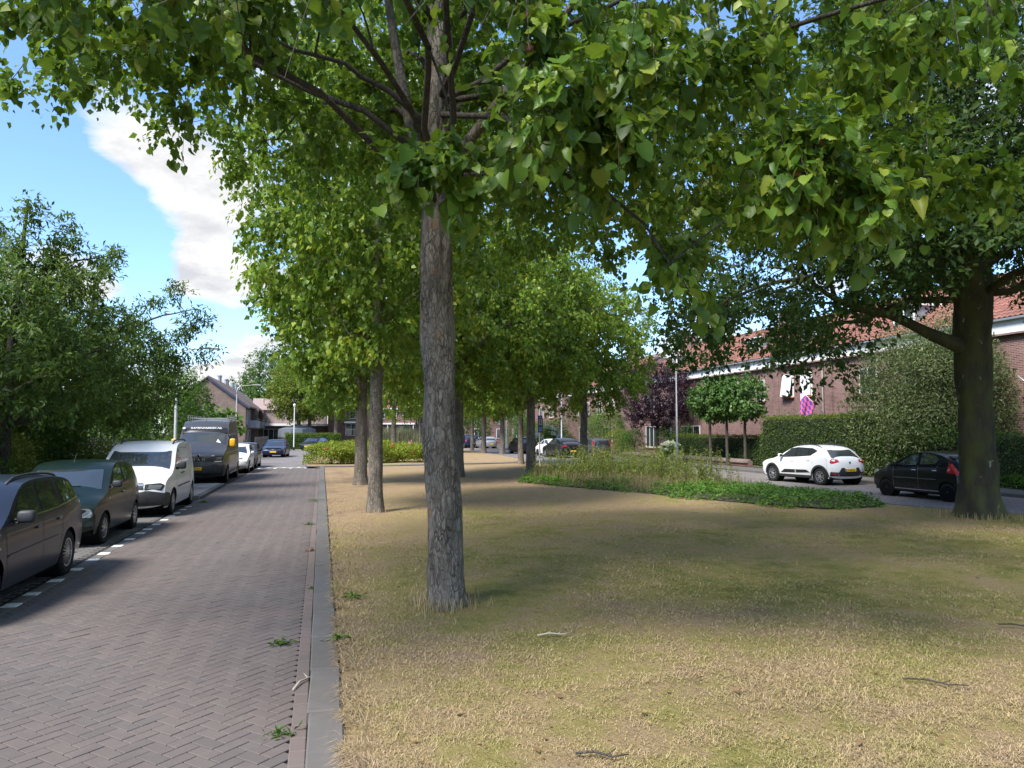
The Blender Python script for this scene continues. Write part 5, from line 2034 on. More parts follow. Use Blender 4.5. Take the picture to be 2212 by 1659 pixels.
    # limbs
    mains = [((.02, .02, 4.6), (rx_ * .75 + .1, ry_ * .75, 5.9), (rx_ * .95, ry_ * .95 + .2, 9.2), .095),
             ((.0, .0, 4.9), (-rx_ * .5, -ry_ * .5 - .2, 5.8), (-rx_ * 2.2, -ry_ * 2.2 - .6, 8.0), .075)]
    for a, m_, e, r_ in mains:
        a = np.array(a) + np.array([rx_ * .15, ry_ * .15, 0])
        MB().tube(bez(a, np.array(m_), np.array(e), 12), list(np.linspace(r_, .03, 12)), 10).build('limb', BARKH, root, smooth=True)
    limbs, subs = branch_system(path, C, 26, .05, 4.5, sub_r=.011, lift=.22)
    for pt, rd in limbs:
        MB().tube(pt, list(rd * .8), 7).build('limb', BARKD, root, smooth=True)
    mb = MB()
    for pt, rd in subs:
        mb.tube(pt, list(rd), 4, cap=False)
    cc = np.array([0, 0, 5.0])
    out = unit((C - cc) * np.array([1, 1, .6]))
    P, ax, nr, sz, (tb, tt) = clump_leaves(C, out, twigs=6, per=15, length=.50, lsize=.096, droop=.55, spread=.5, svar=.32)
    for a, e in zip(tb, tt):
        wp = a + base
        if wp[0] ** 2 + wp[1] ** 2 < 90:
            mb.tube([a, (a + e) / 2 + np.array([0, 0, .03]), e], [.004, .003, .002], 3, cap=False)
    o = mb.build('twigs', BARKD, root)
    o['kind'] = 'stuff'
    # no twig reaches right up to where one stands
    Wp = P + base
    far_ = np.hypot(Wp[:, 0], Wp[:, 1]) > 4.5
    P, ax, nr, sz = P[far_], ax[far_], nr[far_], sz[far_]
    # the leaves that show largest are single pieces
    Wp = P + base
    dep = Wp[:, 0] * math.sin(YAW) + Wp[:, 1] * math.cos(YAW)
    us = 1106 + 1600 * (Wp[:, 0] * math.cos(YAW) - Wp[:, 1] * math.sin(YAW)) / dep
    vs = 933 - 1600 * (Wp[:, 2] - CAM_H) / dep
    dd = np.where((us > -30) & (us < 2240) & (vs > -20) & (dep > 1), dep, 1e6)
    order = np.argsort(dd)
    sel, rest = order[:300], order[300:]
    mes = [serrated_leaf(HAZELN, *k) for k in ((.22, .10, .05, 1.0), (.5, .25, .12, .8), (-.2, .35, .15, .9), (.35, -.1, .1, 1.1), (.7, .45, .1, .75))]
    s_, a_, n_ = leaf_frames(ax, nr)
    for i in sel:
        M = Matrix(((s_[i, 0], a_[i, 0], n_[i, 0]), (s_[i, 1], a_[i, 1], n_[i, 1]), (s_[i, 2], a_[i, 2], n_[i, 2])))
        lf = link('leaf', random.choice(mes), root, tuple(P[i]), M.to_euler(), (sz[i],) * 3)
    close = rest[dd[rest] < 9.2]
    deep = rest[dd[rest] >= 9.2]
    for grp, tm in ((close, 'hazel'), (deep, 'kite')):
        o = link('crown', leaf_mesh('crown', P[grp], ax[grp], nr[grp], sz[grp], tm, HAZELN), root)
        o['kind'] = 'stuff'
    # bristly nut clusters among the near leaves
    fr = []
    for kind, col in (('g', (.20, .25, .05)), ('b', (.20, .085, .05))):
        mat = simple('husk_' + kind, col, .7)
        m = MB()
        for d in rdir(70):
            d = Vector(d)
            a = d.orthogonal().normalized() * .0016
            b2 = d.cross(a).normalized() * .0016
            p0 = d * .012
            tip = d * random.uniform(.028, .042) + Vector((0, 0, random.uniform(-.01, .004)))
            m.add([p0 + a, p0 - a, tip, p0 + b2, p0 - b2], [(0, 1, 2), (3, 4, 2)])
        m.lathe([(.004, -.02), (.018, -.01), (.021, 0), (.018, .01), (.004, .02)], 8)
        fr.append(m.mesh('husk', mat))
    cand = [i for i in order[:2600] if -30 < us[i] < 2240 and -20 < vs[i] < 700]
    for i in random.sample(cand, 44):
        link('nut_cluster', fr[0] if random.random() < .7 else fr[1], root, tuple(P[i] + np.array([0, 0, -.05])), (random.random() * 6, random.random() * 6, 0), (random.uniform(.9, 1.4),) * 3)
    return root


near_tree()


# --- the big old tree on the right
def big_tree():
    b = gp(2117, 1117, LAWN_Z)
    base = np.array([b.x, b.y, LAWN_Z])
    L = np.array([-math.cos(YAW), math.sin(YAW), 0])
    path = [(0, 0, -.1, .44), (0, 0, .6, .40), (0, 0, 1.6, .37), (-.04, 0, 3.0, .37), (.02, 0, 4.4, .41), (.06, 0, 5.4, .42), (.05, 0, 7.0, .30), (0, 0, 10.5, .16)]
    ctl = [(1440, 800, 17), (1500, 815, 17), (1600, 790, 17.5), (1700, 830, 16.5), (1780, 830, 16), (1860, 760, 16), (1930, 640, 16), (2010, 620, 15.5), (2100, 590, 15), (2180, 560, 16), (2260, 640, 16), (2400, 700, 16), (1600, 700, 12.5), (1800, 640, 12),
           (2000, 560, 11.5), (2200, 520, 12), (1450, 640, 13.5), (1500, 700, 21), (1700, 700, 21), (1900, 620, 21), (2150, 600, 21)]
    K = []
    for (u, v, d) in ctl:
        xc = (u - 1106) / 1600 * d
        K.append((xc * math.cos(YAW) + d * math.sin(YAW), -xc * math.sin(YAW) + d * math.cos(YAW), CAM_H + (933 - v) / 1600 * d))
    K = np.array(K)
    C = []
    for _ in range(34000):
        a = random.uniform(0, 2 * math.pi)
        r_ = 7.6 * math.sqrt(random.random())
        x, y = base[0] + r_ * math.cos(a), base[1] + r_ * math.sin(a)
        w = 1 / (((K[:, 0] - x) ** 2 + (K[:, 1] - y) ** 2) + .05) ** 2
        zm = float((w * K[:, 2]).sum() / w.sum())
        z = zm + .3 + 7.0 * random.random() ** 1.35
        if z > 13.5 - (r_ / 7.6) ** 2 * 5 or x < 8.3 or (r_ < 1.2 and z < 7):
            continue
        q = np.array((x, y, z))
        if C and np.min(((np.array(C[-700:]) - q) ** 2).sum(1)) < .38 ** 2:
            continue
        C.append(q)
        if len(C) >= 1350:
            break
    vl = ([1425, 1500, 1600, 1700, 1800, 1850, 1920, 2000], [770, 805, 790, 835, 850, 780, 690, 640])
    k = 0
    for _ in range(4000):
        u, d = random.uniform(1430, 2000), random.uniform(13.0, 19.0)
        v = np.interp(u, *vl) - 30 - 190 * random.random()
        xc = (u - 1106) / 1600 * d
        q = np.array((xc * math.cos(YAW) + d * math.sin(YAW), -xc * math.sin(YAW) + d * math.cos(YAW), CAM_H + (933 - v) / 1600 * d))
        if math.hypot(q[0] - base[0], q[1] - base[1]) > 9.5 or np.min(((np.array(C) - q) ** 2).sum(1)) < .40 ** 2:
            continue
        C.append(q)
        k += 1
        if k > 200:
            break
    k = 0
    for _ in range(6000):
        u, d, v = random.uniform(1780, 2350), random.uniform(12.5, 19.5), random.uniform(-150, 520)
        xc = (u - 1106) / 1600 * d
        q = np.array((xc * math.cos(YAW) + d * math.sin(YAW), -xc * math.sin(YAW) + d * math.cos(YAW), CAM_H + (933 - v) / 1600 * d))
        if math.hypot(q[0] - base[0], q[1] - base[1]) > 7.5 or np.min(((np.array(C) - q) ** 2).sum(1)) < .36 ** 2:
            continue
        C.append(q)
        k += 1
        if k > 330:
            break

    def thin(q):
        d = q[0] * math.sin(YAW) + q[1] * math.cos(YAW)
        u = 1106 + 1600 * (q[0] * math.cos(YAW) - q[1] * math.sin(YAW)) / d
        v = 933 - 1600 * (q[2] - CAM_H) / d
        return not (u < 1960 and v > 540) or random.random() < .42
    C = [q for q in C if thin(q)]
    C = np.array(C) - base
    root = tree('beech_tree', 'massive old tree with mossy trunk and a low spreading limb', 'tree', tuple(base), path, C, BEECH, BARKB, nlimb=18, r0=.10, zlo=5.0, tmpl='quad',
                leaf=dict(twigs=6, per=15, length=.66, lsize=.12, droop=.15, spread=.5, upbias=.05), trunk_kw=dict(n=48, seg=.07, rough=.10, flare=.42, flare_h=.34, lobes=5), sub_r=.022, lift=.15)
    for (z0, mid, e, r_) in [(3.9, L * 1.9 + np.array([0, -.2, 4.6]), L * 5.2 + np.array([0, -.6, 5.8]), .17), (5.0, L * 1.2 + np.array([0, .3, 6.6]), L * 3.0 + np.array([0, .4, 9.5]), .2), (5.2, -L * .6 + np.array([0, 0, 7.0]), -L * 1.8 + np.array([0, .3, 10.0]), .2),
                             (5.4, L * .3 + np.array([0, -.5, 7.0]), L * .6 + np.array([0, -1.0, 10.5]), .2)]:
        a = np.array([0, 0, z0])
        pt = bez(a, np.array(mid), np.array(e), 22)
        pt[1:-1] += .10 * np.stack([np.sin(np.arange(1, 21) * .55 + z0), np.cos(np.arange(1, 21) * .43), np.sin(np.arange(1, 21) * .7 + 1)], -1) * np.linspace(0, 1, 20)[:, None]
        tt = np.linspace(0, 1, 22)
        MB().tube(pt, list(r_ * (1.0 - .86 * tt) * (1 + .5 * np.exp(-tt * 9)) + .004 * np.sin(tt * 31)), 14).build('limb', BARKB, root, smooth=True)
        for k_ in (6, 9, 12, 15, 18):
            q0 = pt[k_]
            q1 = q0 + unit(RNG.normal(0, 1, 3) * np.array([1, 1, .4]) + (np.array(e) - a) / np.linalg.norm(np.array(e) - a)) * random.uniform(1.0, 2.0)
            MB().tube(bez(q0, (q0 + q1) / 2 + np.array([0, 0, .2]), q1, 7), list(np.linspace(r_ * .35, .012, 7)), 8).build('limb', BARKB, root, smooth=True)
    # lichen patch on the trunk
    return root


big_tree()


# ------------------------------------------------------------------ garden trees, shrubs, hedges, planting
def bush(name, label, loc, rad, n, size, mat, tmpl='quad', lumps=8, cat='shrub', group=None, z0=None, droop=.2, stems=5, core=True, jit=.35):
    root = empty(name, loc)
    tag(root, label, cat, group)
    rx, ry, rz = rad
    cs, rs = [np.array([0, 0, rz * .5])], [np.array([rx * .7, ry * .7, rz * .5])]
    for _ in range(lumps):
        a = random.uniform(0, 6.283)
        k = random.uniform(.35, .75)
        cs.append(np.array([rx * k * math.cos(a), ry * k * math.sin(a), rz * random.uniform(.25, .72)]))
        s = random.uniform(.32, .5)
        rs.append(np.array([rx * s, ry * s, rz * random.uniform(.22, .36)]))
    cs, rs = np.array(cs), np.array(rs)
    w = (rs[:, 0] * rs[:, 1]) ** 1.0
    idx = RNG.choice(len(cs), n, p=w / w.sum())
    d = rdir(n)
    d[:, 2] = np.where(d[:, 2] < -.3, -d[:, 2], d[:, 2])
    P = cs[idx] + d * rs[idx] * RNG.uniform(.72, 1.1, n)[:, None]
    P[:, 2] = np.abs(P[:, 2])
    k = n // 6
    th, rr_ = RNG.uniform(0, 6.283, k), np.sqrt(RNG.random(k)) * .25 + .66
    P[:k] = np.stack([rx * rr_ * np.cos(th), ry * rr_ * np.sin(th), rz * RNG.uniform(.02, .42, k)], -1)
    ax = d * .5 + rdir(n) * .8 + np.array([0, 0, -droop])
    nr = d * .8 + rdir(n) * .5 + np.array([0, 0, .4])
    sz = size * RNG.normal(1, .25, n).clip(.5, 1.6)
    o = link('foliage', leaf_mesh('foliage', P, ax, nr, sz, tmpl, mat), root)
    mb = MB()
    for k in range(stems):
        e = cs[random.randrange(len(cs))]
        mb.tube(bez(np.array([random.uniform(-.1, .1), random.uniform(-.1, .1), -.05]), e * np.array([.3, .3, .7]), e, 5), list(np.linspace(.03, .008, 5)), 5)
    mb.build('stems', BARKD, root, smooth=True)
    return root


def hedge(name, label, x0, x1, y0, y1, z0, z1, n, size, mat, topmat=None, cat='hedge', faces=('x0', 'y0', 'top'), tmpl='quad', wob=.06):
    root = empty(name, ((x0 + x1) / 2, (y0 + y1) / 2, z0))
    tag(root, label, cat)
    hx, hy, h = (x1 - x0) / 2, (y1 - y0) / 2, z1 - z0
    core = MB().bbox(-hx + .07, hx - .07, -hy + .07, hy - .07, 0, h - .07, .08)
    core.build('core_box', simple('hedge_core', (.012, .018, .006), .95, var=.4), root)  # solid dark box behind the leaves
    A = {'x0': 2 * hy * h, 'x1': 2 * hy * h, 'y0': 2 * hx * h, 'y1': 2 * hx * h, 'top': 4 * hx * hy}
    tot = sum(A[f] for f in faces)
    Ps, Ns = [], []
    for f in faces:
        k = max(4, int(n * A[f] / tot))
        a, b = RNG.uniform(-1, 1, k), RNG.uniform(0, 1, k)
        if f in ('x0', 'x1'):
            sg = -1 if f == 'x0' else 1
            p = np.stack([np.full(k, sg * hx), a * hy, b * h], -1)
            nn = np.tile([sg, 0, .35], (k, 1))
        elif f in ('y0', 'y1'):
            sg = -1 if f == 'y0' else 1
            p = np.stack([a * hx, np.full(k, sg * hy), b * h], -1)
            nn = np.tile([0, sg, .35], (k, 1))
        else:
            p = np.stack([a * hx, (b * 2 - 1) * hy, np.full(k, h)], -1)
            nn = np.tile([0, 0, 1.0], (k, 1))
        jj = RNG.normal(0, wob, (k, 1)) - .02
        wv = np.array([mnoise.noise(Vector(tuple(q * 1.3))) for q in p])[:, None] * .08
        p = p + unit(nn) * (jj + wv)
        Ps.append(p)
        Ns.append(nn)
    P, Nn = np.concatenate(Ps), np.concatenate(Ns)
    k = len(P)
    ax = rdir(k) * .9 + Nn * .45 + np.array([0, 0, -.1])
    nr = Nn * .9 + rdir(k) * .6
    sz = size * RNG.normal(1, .25, k).clip(.5, 1.6)
    top = P[:, 2] > h - .12
    if topmat:
        link('foliage', leaf_mesh('foliage', P[~top], ax[~top], nr[~top], sz[~top], tmpl, mat), root)
        link('lit_top', leaf_mesh('lit_top', P[top] + np.array([0, 0, .03]), ax[top] + np.array([0, 0, .5]), nr[top], sz[top], tmpl, topmat), root)  # top leaves paler, light falling on them is painted in
    else:
        link('foliage', leaf_mesh('foliage', P, ax, nr, sz, tmpl, mat), root)
    return root


# left gardens: two spreading trees over dark shrubs
def feathery(seed_c, rad, n, shoots=()):
    C = dart(n, lambda m: ellip(seed_c, rad, m, .25, -.75), .42)
    ex = []
    for (a, b, k) in shoots:
        for t in np.linspace(.3, 1, k):
            ex.append(np.array(a) * (1 - t) + np.array(b) * t + RNG.normal(0, .08, 3))
    return np.vstack([C, np.array(ex)]) if ex else C


C = feathery((0, 0, 4.0), (2.8, 3.0, 2.5), 340, [((0, 0, 5), (.6, -.2, 7.9), 10), ((0, 0, 5), (1.5, .1, 7.0), 10), ((0, 0, 5), (-.6, .6, 7.4), 9), ((0, 0, 5), (2.4, -.4, 6.2), 9), ((.3, 0, 5), (1.1, .5, 7.5), 9), ((0, 0, 5), (-1.2, -.3, 7.0), 9), ((.5, 0, 5), (2.0, .6, 6.6), 8)])
tree('cherry_tree', 'tall feathery garden tree at the left picture edge', 'tree', (-7.9, 21.5, .1), [(0, 0, -.1, .17), (.1, 0, 2, .15), (.2, 0, 5, .09), (.4, 0, 8, .03)], C, CHERRY, BARKD, nlimb=14, r0=.07, zlo=1.6, tmpl='slim', lift=.12,
     leaf=dict(twigs=6, per=13, length=.46, lsize=.15, droop=.3, spread=.5, upbias=.25), group='garden trees on the left')
C = feathery((0, 0, 3.8), (3.3, 3.0, 2.4), 360, [((.5, 0, 5.5), (.9, 0, 8.1), 8), ((1, 0, 5.2), (3.0, .2, 6.9), 9), ((1.5, 0, 4.6), (3.9, .2, 5.7), 9), ((-.5, 0, 5.5), (-1.6, .2, 7.2), 7), ((1.5, 0, 4), (4.1, .2, 4.7), 8), ((2, 0, 4), (3.6, 0, 6.1), 7)])
tree('cherry_tree', 'broad spreading garden tree above the white panel van', 'tree', (-7.9, 27.2, .1), [(0, 0, -.1, .2), (.1, 0, 2, .17), (.3, 0, 4.5, .1), (.5, 0, 7, .03)], C, CHERRY, BARKD, nlimb=16, r0=.08, zlo=1.6, tmpl='slim', lift=.12,
     leaf=dict(twigs=6, per=13, length=.48, lsize=.15, droop=.35, spread=.5, upbias=.15), group='garden trees on the left')
for (nm, lab, loc, rad, n, sz, mt, tm) in [
        ('shrub', 'dark evergreen shrub mass behind the dark blue-grey estate car', (-9.2, 16.5, .1), (2.2, 2.6, 3.6), 9000, .12, SHRUB, 'quad'),
        ('shrub', 'dense dark shrub behind the green hatchback', (-8.6, 20.2, .1), (1.5, 2.0, 3.0), 6500, .11, SHRUB, 'quad'),
        ('shrub', 'broad-leaved green shrub low at the left picture edge', (-8.2, 14.2, .1), (1.4, 1.5, 3.9), 4200, .16, BRIGHT, 'kite'),
        ('shrub', 'leafy shrub under the spreading tree', (-8.3, 24.6, .1), (1.5, 1.8, 2.6), 6000, .11, SHRUB, 'quad'),
        ('shrub', 'yellow-green garden shrub beside the brick planter', (-8.0, 22.4, .1), (.9, 1.0, 1.9), 3000, .09, WEED, 'slim'),
        ('shrub', 'feathery green shrub behind the steel lamp post', (-8.6, 33.5, .1), (1.8, 3.0, 4.8), 8000, .12, SHRUB, 'quad'),
        ('shrub', 'light green garden shrub left of the tall dark van', (-8.4, 42.0, .1), (1.8, 3.0, 4.2), 7000, .13, BRIGHT, 'quad'),
        ('shrub', 'big-leaved bright bush above the roof of the dark van', (-8.3, 58.0, .1), (2.4, 2.2, 3.9), 2600, .34, BRIGHT, 'kite'),
        ('shrub', 'tall yellow-green bush covering the end gable of the terrace', (-7.9, 47.5, .1), (1.9, 2.6, 5.9), 9000, .13, BRIGHT, 'quad'),
        ('shrub', 'dark garden shrub behind the black hatchback', (-8.2, 50.0, .1), (1.3, 2.5, 2.4), 4000, .12, SHRUB, 'quad')]:
    bush(nm, lab, loc, rad, n, sz, mt, tm, cat='shrub', group='garden shrubs on the left')
hedge('hedge', 'tall dark hedge added behind the left gardens to hide bright sky', -13.2, -12.2, 12.0, 60.0, .1, 3.6, 16000, .16, SHRUB, faces=('x1', 'y0', 'top'))  # added dark backing that blocks bright sky between the garden trees
# flowering shrub in a brick planter
fl = bush('flowering_shrub', 'shrub with small white flowers above the brick planter', (-6.9, 26.2, .75), (1.0, 1.9, 1.05), 4200, .075, WEED, 'quad', cat='shrub')
WHITEFL = foliage('white_petal', [(.1, (.55, .52, .46)), (.9, (.78, .75, .70))], .2, (.8, .8, .7), .6, .2)
nf = 420
P = ellip((0, 0, .55), (1.0, 1.9, .55), nf, .93, .1)
link('blossom', leaf_mesh('blossom', P, rdir(len(P)), np.tile([0, 0, 1.0], (len(P), 1)) + rdir(len(P)) * .4, np.full(len(P), .07), 'kite', WHITEFL), fl)
pb = empty('brick_planter', (-6.9, 26.2, .1))
tag(pb, 'low brick planter wall under the white-flowered shrub', 'planter')
PLB = brickmat('planter_brick', (.22, .11, .085), (.30, .16, .12), (.34, .30, .27), .21, .065)
for k in range(3):
    MB().bbox(-.9, .9, -2.0 + k * 1.35, -.72 + k * 1.35, 0, .72, .01).build('wall_block', PLB, pb)

# hedges and shrubs of the right-hand gardens
hedge('hedge', 'tall clipped hedge with its lit top painted pale behind the white crossover', 22.9, 24.0, 27.5, 35.4, .15, 2.75, 15000, .075, HEDGE, HEDGE_LIT)
hedge('hedge', 'low clipped hedge behind the three pleached trees', 23.7, 24.5, 36.2, 47.5, .15, 1.75, 11000, .075, HEDGE, HEDGE_LIT)
hedge('hedge', 'dark hedge at the right picture edge past the big trunk', 22.9, 23.9, 12.0, 22.0, .15, 1.95, 11000, .07, SHRUB)
bush('shrub', 'grey-green round shrub showing above the tall hedge', (24.8, 36.2, .15), (.9, 1.2, 3.2), 3200, .07, GREYG, 'slim')
bush('large_shrub', 'large silvery olive-green shrub behind the two nearest right-hand cars', (24.3, 25.6, .15), (2.4, 4.2, 6.7), 52000, .125, WILLOW, 'slim', lumps=26, droop=.5)
bush('shrub', 'dark green shrub base between hedge and big trunk', (23.6, 23.6, .15), (.9, 2.6, 2.5), 9000, .09, SHRUB, 'quad', lumps=10)
bush('shrub', 'shadowy shrub behind the glossy black city car', (23.5, 27.0, .15), (.8, 2.0, 2.1), 6000, .085, SHRUB, 'quad')
bush('creeper', 'low green creeper at the foot of the right-hand hedge', (22.8, 19.4, .13), (.35, 1.6, .5), 1600, .07, IVY, 'quad', stems=2)

C = dart(170, lambda n: ellip((0, 0, 4.5), (2.6, 2.9, 2.6), n, .3), .5)
tree('plum_tree', 'purple-leaved plum tree in a front garden', 'tree', (23.6, 49.5, .15), [(0, 0, -.1, .13), (0, 0, 1.6, .11), (.1, 0, 3.5, .07), (.1, 0, 5.5, .03)], C, PLUM, BARKD, nlimb=12, r0=.06, zlo=1.5, tmpl='quad',
     leaf=dict(twigs=7, per=24, length=.6, lsize=.115, droop=.1, spread=.6, upbias=.3))
for k, (u, d) in enumerate([(1533, 43.5), (1569, 42.7), (1608, 41.8)]):
    xc = (u - 1106) / 1600 * d
    X, Y = xc * math.cos(YAW) + d * math.sin(YAW), -xc * math.sin(YAW) + d * math.cos(YAW)
    C = dart(64, lambda n: ellip((0, 0, 3.95), (.95, 1.35, 1.15), n, .5), .36)
    tree('pleached_tree', ['leftmost of three small box-crowned trees before the low hedge', 'middle one of three small box-crowned trees', 'rightmost of three small box-crowned trees by the white door'][k], 'tree', (X, Y, .15),
         [(0, 0, -.05, .085), (0, 0, 1.5, .08), (0, 0, 2.9, .07), (0, 0, 4.6, .03)], C, LIME, BARKD, nlimb=8, r0=.045, zlo=2.6, tmpl='kite',
         leaf=dict(twigs=6, per=10, length=.42, lsize=.15, droop=.55, spread=.4), group='pleached trees in a front garden', trunk_kw=dict(n=14, seg=.2, flare=.1))
HYDR = foliage('hydrangea_bloom', [(.1, (.50, .55, .32)), (.9, (.74, .75, .58))], .2, (.7, .7, .4), .7, .1)


def hydrangea(label, loc, rad, n, bl, pale=HYDR, cone=False):
    r = bush('hydrangea', label, loc, rad, n, .12, BRIGHT, 'kite', cat='shrub', lumps=6)
    pts = ellip((0, 0, rad[2] * .55), (rad[0], rad[1], rad[2] * .5), bl * 2, .95, -.1)[:bl]
    for p in pts:
        k = 46
        d = rdir(k)
        Q = d * np.array([.15, .15, .22 if cone else .12]) * .9
        link('flower_head', leaf_mesh('flower_head', Q, rdir(k), d, np.full(k, .10), 'kite', pale), r, tuple(p))
    return r


hydrangea('hydrangea with large white cone flowers beyond the small white car', (21.9, 70.5, .13), (1.3, 1.5, 2.5), 2600, 34, foliage('panicle_white', [(.1, (.66, .66, .55)), (.9, (.82, .81, .72))], .2, (.8, .8, .6), .7, .1), True)
hydrangea('pale green hydrangea at the foot of the lamp post', (23.2, 46.6, .15), (.7, 1.1, 1.15), 1500, 22)
for (lab, loc, rad, n, sz, mt, tm) in [
        ('dark rounded garden shrub left under the purple tree', (23.5, 53.5, .15), (1.3, 1.6, 2.3), 5200, .08, SHRUB, 'quad'),
        ('dark shrub right under the purple tree', (24.2, 47.8, .15), (1.1, 1.4, 2.3), 4200, .08, SHRUB, 'quad'),
        ('bright green arching shrub beyond the boxy car', (24.3, 61.0, .15), (2.0, 3.0, 4.2), 7500, .13, BRIGHT, 'slim'),
        ('yellowish shrub right above the boxy car', (23.6, 57.2, .15), (1.1, 1.8, 2.2), 3800, .09, YELLOWG, 'quad'),
        ('greyish garden tree-shrub by the far lamp post', (24.6, 67.0, .15), (1.8, 2.4, 4.6), 5200, .10, GREYG, 'slim'),
        ('rounded green shrub behind the white hydrangea', (24.0, 74.0, .15), (1.7, 2.8, 3.4), 5200, .12, SHRUB, 'quad'),
        ('olive garden shrub between two far trunks', (22.9, 80.0, .13), (1.7, 2.6, 3.3), 5000, .12, WEED, 'quad'),
        ('dark green shrub beyond the silver estate car', (23.6, 88.0, .13), (2.0, 3.4, 4.2), 5200, .15, SHRUB, 'quad'),
        ('bluish green shrub far down the right street', (20.5, 101.0, .0), (2.5, 3.0, 5.2), 5200, .18, SHRUB, 'quad'),
        ('light green shrub far down between the trunks', (16.0, 104.0, .0), (2.6, 2.6, 3.6), 4200, .17, YELLOWG, 'quad'),
        ('green garden shrub far beyond the sign', (27.0, 95.0, .0), (2.6, 3.6, 6.2), 5200, .2, SHRUB, 'quad')]:
    bush('shrub', lab, loc, rad, n, sz, mt, tm, group='garden shrubs on the right')


# bed on the lawn: creeping ground cover, tall weeds, dry grass
def in_bed(x, y):
    lo = np.interp(y, [16.6, 17.2, 19.2, 22, 25.5, 28.6, 31.0], [12.6, 11.9, 11.0, 10.0, 8.6, 7.6, 8.6])
    hi = np.interp(y, [16.6, 17.2, 19.2, 22, 31.0], [14.2, 15.0, 14.9, 14.6, 14.0])
    return (x > lo) & (x < hi) & (y > 16.6) & (y < 31.0), x - lo, hi - x


n = 60000
X, Y = RNG.uniform(7, 15.6, n), RNG.uniform(16, 31.5, n)
wob = np.array([mnoise.noise(Vector((x * 1.1, y * 1.1, 7.7))) for x, y in zip(X, Y)]) * .55
ok, dl, dh = in_bed(X + wob, Y + wob * .6)
edge = np.minimum(np.minimum(dl, dh), np.minimum(Y - 16.6, 31.0 - Y))
weedy = (Y > 22.8)
keep = ok & ((~weedy) | (dl < .9 + .5 * np.sin(Y * 2.1)) & (RNG.random(n) < .9))
X, Y, edge = X[keep], Y[keep], edge[keep]
m = len(X)
bumpz = np.array([mnoise.noise(Vector((x * 1.4, y * 1.4, 3.1))) for x, y in zip(X, Y)])
Z = LAWN_Z + (.06 + .34 * np.clip(edge / .5, 0, 1)) * (.75 + .5 * bumpz) * RNG.uniform(.55, 1.1, m)
P = np.stack([X, Y, Z], -1)
o = link('ground_cover', leaf_mesh('ground_cover', P, rdir(m) * np.array([1, 1, .35]) + np.array([0, 0, -.15]), np.tile([0, 0, 1.0], (m, 1)) + rdir(m) * .55, RNG.uniform(.05, .095, m), 'kite', IVY))
tag(o, 'glossy green creeping ground cover edging the flower bed', 'ground cover', kind='stuff')
bd = sheet('bed_soil', [(12.6, 16.7), (14.2, 16.7), (14.9, 17.2), (14.8, 19.2), (14.4, 24), (13.9, 30.8), (8.8, 30.8), (7.8, 28.6), (8.8, 25.5), (10.2, 22), (11.2, 19.2)], LAWN_Z + .03, SOIL)


def tall_weeds(name, label, pts, hmin, hmax, mat, leafn, size, lean=.25, tmpl='slim', stalkmat=None, cat='weeds'):
    mb_v, mb_f, rn = [], [], []
    P, ax, nr, sz = [], [], [], []
    st = MB()
    for (x, y) in pts:
        h = random.uniform(hmin, hmax)
        a = random.uniform(0, 6.283)
        k = random.uniform(0, lean) * h
        b = np.array([x, y, LAWN_Z])
        e = b + np.array([k * math.cos(a), k * math.sin(a), h])
        mid = (b + e) / 2 + np.array([0, 0, h * .12])
        pt = bez(b, mid, e, 4)
        st.tube(pt, [.007, .006, .005, .002], 3, cap=False)
        t = np.linspace(.18, 1, leafn) + RNG.normal(0, .03, leafn)
        for tt in t:
            p = b * (1 - tt) ** 2 + mid * 2 * tt * (1 - tt) + e * tt ** 2
            th = random.uniform(0, 6.283)
            P.append(p)
            ax.append((math.cos(th), math.sin(th), random.uniform(-.7, .5)))
            nr.append((-math.cos(th) * .3, -math.sin(th) * .3, 1))
            sz.append(size * random.uniform(.6, 1.3) * (1.15 - .5 * tt))
    o = link(name, leaf_mesh(name, np.array(P), np.array(ax), np.array(nr), np.array(sz), tmpl, mat))
    tag(o, label, cat, kind='stuff')
    s = st.build('stalks', stalkmat or MATS_STALK, o, smooth=True)
    s['kind'] = 'stuff'
    return o


MATS_STALK = simple('stalk', (.16, .15, .06), .7, var=.3, vscale=5)
pts = []
while len(pts) < 640:
    cx, cy = random.choice([(9.2, 29.4), (9.9, 28.6), (10.8, 28.6), (11.4, 29.3), (12.4, 27.4), (12.9, 25.6), (12.2, 29.6), (13.3, 27.6), (11.4, 26.6), (10.2, 27.4), (13.4, 24.0), (12.6, 24.6)])
    x, y = random.gauss(cx, .55), random.gauss(cy, .65)
    ok, dl, dh = in_bed(np.array([x]), np.array([y]))
    if ok[0]:
        pts.append((x, y))
tall_weeds('tall_weeds', 'tall yellowing weeds standing in the flower bed', pts, .6, 1.5, WEED, 20, .15)
pts = []
while len(pts) < 2600:
    x, y = random.uniform(8, 14.5), random.uniform(22, 31)
    ok, dl, dh = in_bed(np.array([x]), np.array([y]))
    if ok[0] and dl[0] > .4:
        pts.append((x, y))


